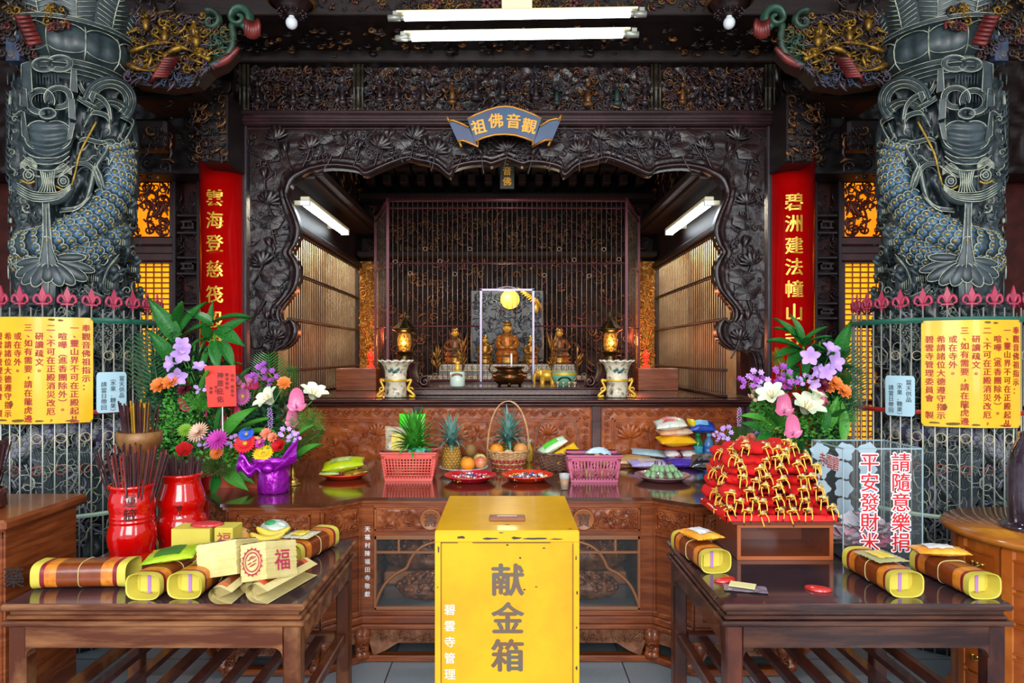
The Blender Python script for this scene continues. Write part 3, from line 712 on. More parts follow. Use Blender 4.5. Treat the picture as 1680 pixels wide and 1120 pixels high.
coil('dragon_belly', [(205, 175), (226, 220), (230, 275), (215, 325), (188, 362), (150, 392), (105, 410), (55, 424), (20, 430)], .29, .036, scales=False, mats=[m_stone2])
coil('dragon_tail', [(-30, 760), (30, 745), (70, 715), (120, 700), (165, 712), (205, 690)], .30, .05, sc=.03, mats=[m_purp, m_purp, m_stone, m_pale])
coil('dragon_tail', [(20, 560), (90, 600), (150, 560), (190, 530), (225, 520)], .29, .045, sc=.03, mats=[m_stone2, m_stone2, m_stone, m_pale])
# dragon head: bowl-shaped crown, knots, face
mb = MB()
def bowl(u, v):
    s = u*2-1; y = 200+92*v; hw = 44*(1-.35*max(0, v-.45)**1.2*2) ; x = 76+s*hw+v*3
    yy = y-22*(s*s-1)*(-1)*(1-v)*0 - 34*(abs(s)**1.6)*(.9)*1.0*v*.9 + 30*v*0
    g = .008*sin(v*34) if v > .35 else .004*sin(v*34)
    return cp(x, yy, .325+.05*sqrt(max(0, 1-s*s))*sin(pi*min(1, v*.75+.25))**.5+g)
mb.grid(bowl, 30, 40)
for pts in ([(35, 105), (50, 100), (53, 150), (35, 155)], [(117, 113), (125, 115), (127, 152), (115, 148)], [(33, 143), (43, 146), (46, 176), (33, 173)], [(112, 160), (122, 163), (124, 197), (113, 193)], [(34, 182), (40, 184), (47, 232), (36, 222)], [(110, 232), (114, 200), (123, 202), (118, 226)], [(146, 160), (150, 150), (158, 152), (152, 168)]):
    cpoly(mb, pts, .37, .28)
    mb.mi = 1; mb.tube([cp(x, y, .373) for x, y in pts], .0028, 4, closed=True); mb.mi = 0
for cx, cy, rx, ry, a0, a1 in ((98, 104, 22, 14, -2.6, 3.0), (72, 106, 20, 12, .3, 5.6), (66, 166, 24, 22, 1.2, 6.6), (96, 160, 24, 20, -3.6, 1.8), (78, 186, 14, 9, 0, 6.28), (64, 222, 24, 24, 1.9, 6.2), (92, 222, 26, 24, -3.0, 1.2), (80, 212, 14, 9, 2, 8)):
    for q in range(4):
        f = 1-.13*q; mb.mi = 0 if q == 2 else (1 if q in (0, 3) else 0)
        mb.tube([cp(cx+rx*f*cos(a0+(a1-a0)*j/18), cy+ry*f*sin(a0+(a1-a0)*j/18), .362-.006*q) for j in range(19)], .0075 if mb.mi == 0 else .0030, 5)
mb.mi = 0
for q in range(9): x = 58+q*5; ctube(mb, [(x, 150), (x, 168)], .33, .003, 4); ctube(mb, [(x-3, 118), (x-2, 140)], .33, .003, 4)
for s, cx in ((1, 47), (1, 104)):
    cy = 287 if cx < 60 else 297
    mb.mi = 0; mb.ell(cp(cx, cy, .36), .032, .03, .032, 10, 8); mb.mi = 1
    for r in (9, 4.5): mb.tube([cp(cx+r*cos(a), cy+r*sin(a), .392) for a in [2*pi*j/14 for j in range(14)]], .003, 4, closed=True)
    mb.mi = 2; ctube(mb, [(cx-13, cy+8), (cx, cy+14), (cx+10, cy+10)], .38, .006)
    mb.mi = 1
    for q in range(5): ctube(mb, [(cx-14, cy-10-2*q), (cx, cy-17-3*q), (cx+14, cy-10-2*q)], .372, .003)
mb.mi = 0; mb.ell(cp(76, 302, .36), .045, .04, .055, 12, 8)
for q in range(7): mb.mi = 1; ctube(mb, [(66+q*4, 285-abs(q-3)*2), (70+q*3, 300), (62+q*5, 316)], .40, .0032)
mb.mi = 0; mb.tube(smooth_path([cp(x, y, .365) for x, y in ((22, 300), (40, 315), (75, 327), (105, 322), (120, 305))], 4), [.012, .02, .024, .028, .03, .03, .034, .036, .036, .036, .034, .03, .028, .024, .02, .016, .01], 10)
mb.mi = 1
for q in range(5): ctube(mb, [(28, 300+q*4), (55, 314+q*4), (95, 315+q*3), (116, 302+q*2)], .402, .0026)
for q in range(4): ctube(mb, [(38, 246+q*9), (58, 258+q*10), (95, 258+q*10), (114, 248+q*8)], .382, .003)
ctube(mb, [(34, 268), (48, 284), (75, 292), (100, 288), (122, 272)], .385, .0035)
mb.mi = 0
mb.build('dragon_head', [m_stone2, m_pale, m_goldd], DC, world=True)
# stem and palmette
mb = MB(); cpoly(mb, [(70, 332), (80, 332), (82, 380), (85, 410), (93, 432), (90, 500), (70, 500), (66, 432), (70, 410), (72, 380)], .385, .29); mb.mi = 1
ctube(mb, [(70, 332), (71, 380), (68, 410), (64, 430)], .388, .0028); ctube(mb, [(80, 332), (83, 380), (87, 410), (96, 430)], .388, .0028); ctube(mb, [(76, 340), (77, 400), (79, 440), (79, 500)], .39, .0022)
mb.mi = 0
for tx, ty, w_ in ((30, 452, 9), (40, 464, 9), (57, 468, 10), (78, 462, 10), (100, 467, 10), (120, 465, 10), (140, 458, 10), (152, 444, 8), (138, 422, 7), (30, 434, 7)):
    a = cp(79, 424, .375); b = cp(tx, ty, .385); c = (a+b)/2; d = (b-a); L = d.length; d = d.normalized()
    nn = V((c.x-AX, c.y-AY, 0)).normalized(); sd = d.cross(nn).normalized(); M3 = Matrix((sd, nn, d)).transposed()
    mb.mi = 0; mb.ell(c+(b-c)*.25, w_*S(3.65), .016, L*.42, 10, 8, rot=M3)
    mb.mi = 1; mb.tube([c+(b-c)*.25+sd*(w_*S(3.65)*1.02*cos(x))+d*(L*.43*sin(x))+nn*.006 for x in [-1.2+5.4*j/16-.1 for j in range(17)]], .0028, 4, cap=False)
mb.mi = 0
mb.build('palmette', [m_stone2, m_pale], DC, world=True)
# hoop, ribbons, fins, figures, clouds
mb = MB()
for q in range(6):
    f = 1-.085*q; mb.mi = q % 2
    mb.tube([cp(180+42*f*cos(a), 166+42*f*sin(a)*.92, .345-.004*q) for a in [pi*1.02+j*pi*1.25/24 for j in range(25)]], .0095 if q % 2 == 0 else .0034, 5)
for q in range(5):
    f = 1-.12*q; mb.mi = q % 2
    mb.tube([cp(178+34*f*cos(a), 186+30*f*sin(a)*.8, .335-.005*q) for a in [pi*1.02+j*pi*.95/20 for j in range(21)]], .008 if q % 2 == 0 else .003, 5)
for pts in ([(140, 205), (150, 187), (160, 185), (175, 190), (182, 200)], [(130, 232), (140, 228), (160, 233), (172, 235), (176, 245), (165, 262), (158, 275), (165, 290), (170, 310)], [(120, 270), (140, 268), (155, 280), (162, 300), (172, 312)], [(205, 205), (200, 220), (195, 225), (205, 240), (205, 262)], [(130, 135), (137, 150), (150, 155), (165, 160), (178, 175), (182, 198)], [(200, 190), (218, 200), (214, 215), (205, 230)], [(128, 160), (140, 168), (158, 178)], [(155, 270), (150, 300), (140, 330), (120, 345)], [(100, 345), (130, 340), (150, 320)], [(195, 420), (178, 440), (168, 470), (180, 480), (192, 465)], [(140, 470), (150, 480), (170, 490)], [(165, 235), (185, 232), (190, 250), (180, 268)]):
    mb.mi = 0; ctube(mb, pts, .325, .017, 6); mb.mi = 1; ctube(mb, [(x+1, y-3) for x, y in pts], .343, .0028, 4); ctube(mb, [(x-2, y+3) for x, y in pts], .343, .0025, 4)
mb.mi = 2; ctube(mb, [(158, 200), (146, 222), (131, 252), (123, 285), (112, 322)], .345, .006)
mb.mi = 0
for k in range(14): y = 160+k*11; a = cp(20, y, .29); mb.tube([a, a+V((-.035, 0, .02)), a+V((-.05, 0, .055))], [.012, .008, .001], 5)
ccurls(mb, 125, 225, 210, 300, 46, 5, 11, .315, [0, 0, 1], 3); ccurls(mb, 165, 235, 300, 500, 90, 5, 12, .315, [0, 0, 0, 1], 4); ccurls(mb, 15, 70, 320, 430, 40, 5, 10, .31, [0, 1, 0], 5)
ccurls(mb, 100, 230, 440, 520, 60, 6, 14, .315, [0, 0, 1], 6); ccurls(mb, 15, 50, 180, 340, 30, 4, 8, .33, [0, 1], 8)
for (x, y, h) in ((205, 395, .16), (185, 465, .17), (222, 440, .14), (160, 455, .13), (215, 345, .13), (195, 500, .15), (228, 490, .13)):
    c = cp(x, y, .34); mb.mi = 0; mb.ell(c, h*.2, h*.2, h*.38, 8, 6); mb.ell(c+V((.02, -.02, h*.42)), h*.13, h*.13, h*.15, 8, 6)
    mb.tube([c+V((-.02, -.02, h*.2)), c+V((.03, -.05, h*.05)), c+V((.06, -.05, h*.3))], h*.07, 6); mb.tube([c+V((0, -.01, -h*.2)), c+V((.05, -.05, -h*.35)), c+V((.03, -.03, -h*.6))], h*.08, 6)
    mb.mi = 1; [mb.tube([c+V((-.03+.012*j, -h*.2, h*.15)), c+V((-.03+.012*j, -h*.23, -h*.2))], .0022, 4) for j in range(5)]
mb.build('carved_figures', [m_stone2, m_pale, m_goldd], DC, world=True)
mb = MB(); ccurls(mb, -60, 235, 520, 700, 300, 8, 22, .31, [0, 0, 2, 0], 9, .15); ccurls(mb, -60, 235, 700, 900, 340, 8, 26, .31, [0, 0, 2, 2], 10, .15); ccurls(mb, -60, 235, 520, 900, 240, 9, 22, .345, [1], 19, .06); ccurls(mb, -30, 220, 900, 1060, 80, 10, 26, .30, [0, 1], 12, .15)
ccurls(mb, -40, 10, 120, 520, 60, 6, 14, .30, [0, 0, 1], 13)
for k in range(60):   # hair-like wave bands low on the column
    x = 90+nz(k*.3, 0)*60; ctube(mb, [(40+k*2.2, 735+nz(k*.2, 1)*10), (60+k*2, 770+k*.4), (50+k*2.4, 800+k*.5), (80+k*2, 850)], .325, .0028 if k % 2 else .006, 4)
mb.build('carved_clouds', [m_stone2, m_pale, m_purp], DC, world=True)
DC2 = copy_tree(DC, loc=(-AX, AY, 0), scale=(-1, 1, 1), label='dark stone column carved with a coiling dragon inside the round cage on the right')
# ---------------------------------------------------------------- painted brackets springing from the column capitals
def inpoly(x, y, P_):
    c = False; n = len(P_)
    for i in range(n):
        x1, y1 = P_[i]; x2, y2 = P_[(i+1) % n]
        if (y1 > y) != (y2 > y) and x < (x2-x1)*(y-y1)/(y2-y1)+x1: c = not c
    return c
m_gc = mat('gilded_carving', '4c3010', .4, .5, col2='9a7420', vs=22)  # bracket colours below are darkened, painting in the dimness near the ceiling
m_brn = mat('brown_carving_ground', '1a0f0c', .5, col2='2c1c14', vs=10)
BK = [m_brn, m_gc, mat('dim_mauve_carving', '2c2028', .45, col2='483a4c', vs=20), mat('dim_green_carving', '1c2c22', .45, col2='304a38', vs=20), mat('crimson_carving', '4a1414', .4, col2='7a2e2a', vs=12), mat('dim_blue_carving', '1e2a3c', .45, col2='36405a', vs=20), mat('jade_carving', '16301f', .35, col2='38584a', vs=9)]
B = [(190, 108), (196, 60), (205, 22), (232, 15), (270, 22), (300, 28), (335, 20), (350, 32), (370, 40), (380, 60), (384, 80), (362, 104), (340, 114), (320, 135), (270, 143), (215, 135)]
t = thing('carved_bracket', 'painted and gilded carved bracket curling from the left dragon column toward the lamp', 'bracket', (-2.2, 4.05, 3.3))
mb = MB(); Yb = 4.0
pl = [P(x, y, Yb+.03) for x, y in B]; mb.prism([(p.x, p.z) for p in pl], Yb+.05, Yb+.16)
q = random.Random(17); n = 0
while n < 620:
    x = q.uniform(188, 386); y = q.uniform(14, 144)
    if not inpoly(x, y, B): continue
    n += 1; r = q.uniform(.012, .034); p = P(x, y, Yb+.04-q.uniform(0, .06)); a = q.uniform(0, 6.28)
    if y > 118 or (x > 330 and y > 95): mb.mi = q.choice((2, 2, 5, 0))
    elif y < 42 and x < 335: mb.mi = q.choice((2, 2, 0, 1))
    elif x > 345: mb.mi = q.choice((3, 0, 1, 6))
    else: mb.mi = q.choice((1, 1, 0, 2, 1))
    if q.random() < .45: mb.tube(spiral(p, r, 1.2, (1, 0, 0), (0, 0, 1), 9, a, q.choice((-1, 1))), [r*.24*(1-.05*j) for j in range(10)], 5, cap=False)
    else:
        d = V((cos(a), 0, sin(a)*.8)); w_ = V((-sin(a), 0, cos(a)))
        mb.tube([p-d*r*1.6, p-d*r*.4+w_*r*.3, p+d*r*.6+w_*r*.2, p+d*r*1.7], [r*.05, r*.28, r*.26, r*.04], 5, cap=False)
mb.mi = 4
for j in range(8): c = P(258+j*2.5, 128-j*4, Yb-.04); mb.tube([c+V((-.045, .02, -.02)), c+V((0, -.03, 0)), c+V((.05, .02, .02))], .012, 6)
mb.mi = 1; mb.tube(smooth_path([P(x, y, Yb-.03) for x, y in ((205, 105), (235, 115), (262, 112), (272, 90), (300, 78), (330, 92))], 4), [.012+.008*sin(k) for k in range(21)], 6)
mb.tube(smooth_path([P(x, y, Yb-.03) for x, y in ((215, 85), (250, 72), (280, 70), (305, 80), (345, 98))], 4), [.01+.006*sin(k*1.3) for k in range(17)], 6)
for (x, y) in ((318, 50), (322, 66), (270, 60), (240, 40)): mb.ell(P(x, y, Yb-.03), .022, .02, .04, 8, 6); mb.ell(P(x, y-14, Yb-.04), .014, .014, .016, 8, 6)
# scrolls
def volute(mb, cx, cy, R_, turns, th, mi, st=0, d=1, wd=.06):
    mb.mi = mi; c = P(cx, cy, Yb); pts = spiral(c, R_, turns, (1, 0, 0), (0, 0, 1), 30, st, d)
    mb.tube(pts, [th*(1-.55*j/30) for j in range(31)], 8, up=(0, 1, 0), flat=wd/th*.5)
volute(mb, 392, 30, .075, 1.5, .026, 6, -1.2, 1, .10); volute(mb, 347, 35, .06, 1.2, .02, 3, 2, -1, .08)
mb.mi = 4
for j in range(6): c = P(404+j*4, 46+5*sin(j*.6), Yb-.03); mb.tube([c+V((0, -.01, .045)), c+V((.012, -.03, 0)), c+V((0, 0, -.045))], .013, 6)
mb.mi = 3; mb.tube(smooth_path([P(x, y, Yb) for x, y in ((380, 40), (383, 62), (378, 82), (362, 100), (345, 108))], 4), [.02]*17, 7)
mb.mi = 4; mb.tube(smooth_path([P(x, y, Yb) for x, y in ((392, 78), (372, 98), (345, 110))], 4), [.01, .014, .018, .02, .022, .022, .02, .016, .01], 7)
mb.build('carving', BK, t, world=True)
mb = MB(); Yb = 3.85
n = 0
while n < 200:
    x = q.uniform(-25, 105); y = q.uniform(-8, 92)
    if x > 60 and y > 40+ (105-x): continue
    n += 1; r = q.uniform(.014, .036); p = P(x, y, 3.72-q.uniform(0, .05)); a = q.uniform(0, 6.28); mb.mi = q.choice((0, 0, 1, 2, 4) if y > 40 else (0, 1, 0))
    mb.tube(spiral(p, r, 1.2, (1, 0, 0), (0, 0, 1), 8, a, q.choice((-1, 1))), [r*.24]*9, 5, cap=False)
mb.mi = 4
for j in range(7): c = P(38+j*3, 30+j*7, 3.62); mb.tube([c+V((-.04, 0, .01)), c+V((0, -.03, -.012)), c+V((.04, 0, .01))], .012, 6)
mb.mi = 0; mb.box(P(-40, 0, 3.75).x, P(88, 0, 3.75).x, 3.74, 3.84, P(0, 88, 3.75).z, 3.75)
mb.mi = 5; mb.box(P(14, 0, 3.7).x, P(36, 0, 3.7).x, 3.68, 3.74, P(0, 102, 3.7).z, P(0, 60, 3.7).z)
mb.build('carving', BK, t, world=True)
copy_tree(t, loc=(2.2, 4.05, 3.3), scale=(-1, 1, 1), label='painted and gilded carved bracket curling from the right dragon column toward the lamp')
# ---------------------------------------------------------------- round iron cages
RC = .455
def cage(sx):
    t = thing('iron_cage', 'round iron bar cage with pinkish red fleur finials around the %s dragon column' % ('left' if sx < 0 else 'right'), 'cage', (sx*-AX, AY, 0))
    def hoop(name, z, h, m, r=RC):
        b = MB(); b.lathe([(r+.004, z), (r+.008, z+h*.5), (r+.004, z+h), (r-.002, z+h), (r-.002, z), (r+.004, z)], 72, cap=False, smooth=False); b.build(name, m, t)
    hoop('top_hoop', 1.775, .028, m_teal); hoop('middle_hoop', 1.285, .024, mat('red_painted_iron', '9a2420', .4)); hoop('lower_hoop', .735, .022, mat('pale_green_iron', '9ab09a', .4)); hoop('foot_hoop', .10, .03, m_teal)
    b = MB(); b.tube([(0, 0, .0), (0, 0, 1.83)], .0042, 6); b0 = None
    fl = MB()
    fl.prism([(-.004, 1.83), (.004, 1.83), (.006, 1.865), (.016, 1.89), (.014, 1.905), (0, 1.945), (-.014, 1.905), (-.016, 1.89), (-.006, 1.865)], -.004, .004)
    for s in (-1, 1): fl.tube(smooth_path([(s*.004, 0, 1.855), (s*.02, 0, 1.895), (s*.037, 0, 1.885), (s*.04, 0, 1.862), (s*.027, 0, 1.856)], 3), [.006, .008, .009, .009, .009, .009, .008, .008, .007, .007, .006, .006, .005], 6)
    fl.box(-.03, .03, -.005, .005, 1.845, 1.855, c=.002)
    rg = MB(); rg.tube([(.024*cos(2*pi*k/16), 0, .024*sin(2*pi*k/16)) for k in range(16)], .0034, 5, closed=True)
    m_fin = mat('pinkish_red_finial', 'b02c40', .45, col2='8a3858', vs=3); m_ring = mat('straw_iron_ring', 'a89878', .4, .3)
    N_ = 52; pr = {}
    def inst(name, key, mbx, m_, loc, a):
        if key not in pr: o = mbx.build(name, m_, t); pr[key] = o
        else: o = pr[key].copy(); COL.objects.link(o); o.parent = t
        o.location = loc; o.rotation_euler = (0, 0, a)
    for k in range(N_):
        a = 2*pi*k/N_
        inst('bar', 'b', b, m_iron, (RC*sin(a), -RC*cos(a), .02), a)
        if k % 2 == 0: inst('finial', 'f', fl, m_fin, (RC*sin(a), -RC*cos(a), .02), a)
        if k % 2 == 1 and (cos(a) > .25):
            a2 = a+pi/N_
            for z in (1.60, 1.165, 1.0): inst('ring', 'r%d' % (z < 1.1), rg, m_ring if z > 1.1 else mat('rust_iron_ring', '7a4038', .5), (RC*sin(a2), -RC*cos(a2), z), a2)
cage(-1); cage(1)
# ---------------------------------------------------------------- signs hung on the cages
SIGN = ['奉觀音佛祖指示：', '一、靈山界不可在正殿起乩', '　喧嘩（進香團除外）。', '二、不可在正殿消災改厄，', '　研讀疏文。', '三、如有需要，請在龍虎邊', '　或在寺外。', '　希請諸位大德遵守指示', '　碧雲寺管理委員會　製']
def sign(name, label, sx, th0, th1, z0, z1, r, m_, cols, m_txt, size, pitch, ys, holes=True, bold=.0, gap=None):
    t = thing(name, label, 'sign', (sx*-AX, AY, 0)); cx = 0
    b = MB(); 
    def srf(rr):
        def f(u, v):
            a = th0+(th1-th0)*u; return (rr*sin(a), -rr*cos(a), z0+(z1-z0)*v)
        return f
    # rounded corners: build outline strip by strip
    W_ = (th1-th0)*r; H_ = z1-z0; cr = .018; n = 40
    top = []; 
    def zlim(x):
        d = min(x, W_-x)
        return cr-sqrt(max(0, cr*cr-(cr-d)**2)) if d < cr else 0
    for rr_, fl in ((r, 1), (r-.004, 0)):
        b.grid(lambda u, v: ((rr_*sin(th0+(th1-th0)*u), -rr_*cos(th0+(th1-th0)*u), z0+zlim(u*W_)+(H_-2*zlim(u*W_))*v)), n, 2)
    b.build('plate', m_, t)
    tx = MB(); g = gap or W_/(len(cols)+.35)
    for i, c in enumerate(cols):
        xx = W_-g*(i+.62); zz = H_-ys
        for ch in c:
            if ch in '（）': 
                pass
            if ch != '　':
                q_ = MB(); put_text(q_, ch, size, (0, 0, 0), bold=bold)
                for v in q_.v:
                    X_, Z_ = v.x, v.z
                    if ch in '（）': X_, Z_ = Z_, -X_
                    if ch in '、，。' : X_ += size*.3; Z_ += size*.25
                    a = th0+(xx+X_)/r; v.x = (r+.0022)*sin(a); v.y = -(r+.0022)*cos(a); v.z = z0+zz+Z_
                tx.add(q_.v, q_.f)
            zz -= pitch*(.8 if ch in '（）、，。：' else 1)
    tx.build('lettering', m_txt, t)
    st = MB(); q_ = random.Random(3)
    if holes:
        for (u, v, w_, h) in ((.62, .975, .03, .008), (.70, .97, .02, .006), (.30, .03, .06, .010), (.12, .035, .05, .007), (.5, .028, .04, .008), (.8, .02, .05, .006), (.22, .19, .02, .025), (.40, .20, .014, .02), (.985, .985, .004, .004), (.985, .015, .004, .004), (.015, .985, .004, .004), (.015, .015, .004, .004)):
            for k in range(3):
                uu = u+q_.uniform(-.01, .01); vv = v+q_.uniform(-.004, .004); P_ = []
                for j in range(9):
                    aj = 2*pi*j/9; s = q_.uniform(.6, 1); a = th0+(uu*W_+w_*.6*s*cos(aj))/r; a = min(max(a, th0), th1); P_.append(((r+.0015)*sin(a), -(r+.0015)*cos(a), z0+max(.001, min(H_-.001, vv*H_+h*.8*s*sin(aj)))))
                st.add(P_, [tuple(range(9))])
        st.build('rust_patch', mat('brown_rust_patch', '6a4a10', .7), t)
    return t
m_rtxt = mat('red_sign_letters', 'a81e0c', .5)
sign('rules_sign', 'yellow sign with red temple rules in vertical columns on the left cage', -1, -.30, .735, 1.245, 1.80, .472, m_yellow, SIGN, m_rtxt, .041, .0445, .055, bold=.022)
sign('rules_sign', 'yellow sign with red temple rules in vertical columns on the right cage', 1, -.735, .30, 1.225, 1.785, .472, m_yellow, SIGN, m_rtxt, .041, .0445, .055, bold=.022)
m_blu = mat('pale_blue_notice', 'a8c8d4', .35); m_gtxt = mat('grey_letters', '44505a', .5)
NT = ['當天供品', '（水果．糖果）', '　請當日帶回']
sign('offerings_notice', 'small pale blue notice about daily offerings beside the yellow sign, left cage', -1, .77, 1.10, 1.29, 1.51, .470, m_blu, NT, m_gtxt, .030, .031, .035, False, .006, .046)
sign('offerings_notice', 'small pale blue notice about daily offerings beside the yellow sign, right cage', 1, -1.13, -.80, 1.27, 1.49, .470, m_blu, NT, m_gtxt, .030, .031, .035, False, .006, .046)
# ---------------------------------------------------------------- name plaque over the arch
t = thing('name_plaque', 'scroll shaped blue plaque with gold characters 祖佛音觀 above the arch', 'sign', (0, 4.80, 3.27))
def Q(x, y): p = P(x, y, 4.76); return (p.x, p.z)
def qz(x, y): return Q(720+x*220/1680, 170+y*90/687)
m_plq = mat('blue_mauve_lacquer', '4a5270', .35, col2='3e607c', vs=5); m_gb = mat('orange_gold_border', 'c88a3a', .35, .4)
TOP = [(360, 200), (450, 150), (600, 90), (740, 50), (830, 42), (920, 50), (1050, 90), (1180, 140), (1285, 195)]; BOT = [(1190, 480), (1080, 435), (960, 400), (830, 388), (700, 395), (560, 430), (450, 480)]
b = MB(); b.prism([qz(*p) for p in TOP]+[qz(*p) for p in BOT], 4.745, 4.765); b.build('scroll', m_plq, t, world=True)
b = MB(); b.prism([qz(*p) for p in ((125, 225), (180, 215), (280, 255), (375, 305), (490, 545), (400, 500), (300, 465), (235, 470))], 4.755, 4.775); b.build('scroll_end', m_plq, t, world=True)
b = MB(); b.prism([qz(*p) for p in ((1265, 290), (1380, 215), (1470, 195), (1525, 215), (1420, 455), (1330, 460), (1165, 545))], 4.755, 4.775); b.build('scroll_end', m_plq, t, world=True)
b = MB()
for pts in (TOP, BOT, [(125, 225), (180, 215), (280, 255), (375, 305)], [(235, 470), (300, 465), (400, 500), (490, 545), (490, 480)], [(1265, 290), (1380, 215), (1470, 195), (1525, 215)], [(1420, 455), (1330, 460), (1165, 545), (1180, 480)], [(105, 170), (130, 235)], [(255, 480), (285, 550)], [(1530, 150), (1505, 210)], [(1395, 480), (1368, 535)]):
    b.tube([(qz(*p)[0], 4.748, qz(*p)[1]) for p in pts], .008, 6)
b.build('gilt_border', m_gb, t, world=True)
b = MB()
for ch, x, y, a in (('祖', 500, 300, -.22), ('佛', 715, 225, -.08), ('音', 935, 230, .08), ('觀', 1130, 290, .22)):
    p = qz(x, y); put_text(b, ch, .106, (p[0], 4.742, p[1]), bold=.025, depth=.003, M=RY(a))
b.build('lettering', mat('orange_gold_letters', 'f0a840', .35, .2), t, world=True)
b = MB(); b.box(-.25, .25, 4.765, 4.86, 3.2, 3.26); b.build('hanger', m_dark2, t, world=True)
# ---------------------------------------------------------------- front fluorescent fitting
t = thing('fluorescent_lamp', 'twin tube fluorescent light fitting glowing above the yellow donation box', 'lamp', (.05, 3.36, 3.2), 0)
t.rotation_euler = (0, math.radians(-.9), 0)
for (z, y, x0, x1) in ((.055, -.03, -.60, .60), (-.012, .04, -.575, .575)):
    b = MB(); b.tube([(x0+.05, y, z), (x1-.05, y, z)], .015, 12); b.build('tube', m_tubew, t)
    b = MB(); b.box(x0+.01, x1-.01, y-.012, y+.018, z+.022, z+.034, c=.003); b.build('batten', m_cream, t)
    for s, xx in ((1, x0), (-1, x1)):
        b = MB(); b.tube([(xx-.03*s, y, z), (xx+.03*s, y, z)], .016, 10); b.tube([(xx+.03*s, y, z), (xx+.055*s, y, z)], .0135, 10); b.box(xx-.005, xx+.02*1, y-.01, y+.012, z, z+.03); b.build('lamp_holder', m_grey, t)
b = MB(); b.box(-.075, .075, -.02, .05, .09, .17, c=.003); b.box(-.075, .075, -.03, .055, .165, .9, c=.003)
b.build('bracket', m_cream, t)
area('fluorescent_glow', (0.03, 3.36, 3.17), (0, 0, 0), 1.1, .05, 20, (.86, .94, 1))
# ceiling rosettes with bulbs
for x, w_ in ((-1.31, 'left'), (1.35, 'right')):
    t = thing('ceiling_rosette', 'round carved ceiling rosette with a white bulb, %s of the fluorescent lamp' % w_, 'lamp', (x, 4.15, 3.60))
    b = MB(); b.lathe([(.02, .06), (.05, .065), (.09, .09), (.10, .13), (.13, .14), (.135, .155), (.10, .16)], 28); b.tube([(0, 0, .15), (0, 0, .45)], .03, 8)
    for k in range(14): a = 2*pi*k/14; b.tube(spiral((.07*cos(a), .07*sin(a), .07), .02, 1, (cos(a), sin(a), 0), (0, 0, 1), 7, 0), .004, 4)
    b.build('rosette', m_dark, t)
    b = MB(); b.lathe([(.128, .135), (.143, .14), (.145, .15), (.13, .156)], 28, cap=False); b.build('gilt_rim', m_brass, t)
    b = MB(); b.ell((0, 0, .02), .036, .036, .038, 14, 10); b.lathe([(.018, .045), (.018, .07)], 10); b.build('bulb', mat('white_bulb_glass', 'd8dce0', .2), t)
# ---------------------------------------------------------------- gate in the shrine
m_grail = mat('maroon_gate_rail', '5a2630', .35, .3); m_gbar = mat('tan_gate_bar', '8a7868', .35, .5); m_lav = mat('lavender_grey_frame', '8c8498', .35, .4)
t = thing('barred_gate', 'tall gate of thin metal bars in front of the deity inside the shrine', 'gate', (0, 6.3, 1.29))
GP = [(-1.34, 6.95), (-1.10, 6.3), (1.10, 6.3), (1.34, 6.95)]
for z, h in ((1.37, .025), (1.87, .016), (2.45, .016), (3.03, .03), (2.96, .016)):
    b = MB()
    for i in range(3):
        (x0, y0), (x1, y1) = GP[i], GP[i+1]
        if z == 1.87 and i == 1: b.tube([(x0, y0, z), (-.25, y0, z)], h*.6, 4, up=(0, .7, .7)); b.tube([(.25, y0, z), (x1, y1, z)], h*.6, 4, up=(0, .7, .7))
        else: b.tube([(x0, y0, z), (x1, y1, z)], h*.6, 4, up=(0, .7, .7))
    b.build('rail', m_grail, t, world=True)
b0 = None; n = 0; inner = []
for i in range(3):
    (x0, y0), (x1, y1) = GP[i], GP[i+1]; L = sqrt((x1-x0)**2+(y1-y0)**2); c = int(L/(.045 if i == 1 else .075))
    for k in range(c+1):
        x = x0+(x1-x0)*k/c; y = y0+(y1-y0)*k/c
        if b0 is None:
            b = MB(); b.tube([(0, 0, .08), (0, 0, 1.76)], .0025, 5); b0 = b.build('bar', m_gbar, t); o = b0
        else: o = b0.copy(); COL.objects.link(o); o.parent = t
        o.location = (x, y-6.3, 0)
        if i == 1: inner.append(x)
for x in (-1.34, -1.10, 1.10, 1.34): b = MB(); b.box(x-.012, x+.012, (6.3 if abs(x) < 1.2 else 6.95)-.012, (6.3 if abs(x) < 1.2 else 6.95)+.012, 1.29, 3.05); b.build('corner_post', m_grail, t, world=True)
rg = MB(); rg.tube([(.018*cos(2*pi*k/12), 0, .018*sin(2*pi*k/12)) for k in range(12)], .003, 4, closed=True); r0 = None
q = random.Random(2)
for k, x in enumerate(inner[:-1]):
    if abs(x) < .26: continue
    for z in ((.13,) if k % 3 == 0 else ()) + ((.95+.35*abs(sin(k*.7)),) if k % 3 == 1 else ()):
        if r0 is None: r0 = rg.build('ring', m_gbar, t); o = r0
        else: o = r0.copy(); COL.objects.link(o); o.parent = t
        o.location = (x+.0225, -.004, z)
for args in ((-.25, -.232, 1.36, 2.21), (.232, .25, 1.36, 2.21)): b = MB(); b.box(args[0], args[1], 6.27, 6.29, args[2], args[3]); b.build('door_frame', m_lav, t, world=True)
b = MB(); b.box(-.25, .25, 6.27, 6.29, 2.195, 2.213); b.tube([(-.1+.02*k, 6.28, 2.213+.02*sin(pi*k/10)) for k in range(11)], .006, 5); b.build('door_frame', m_lav, t, world=True)
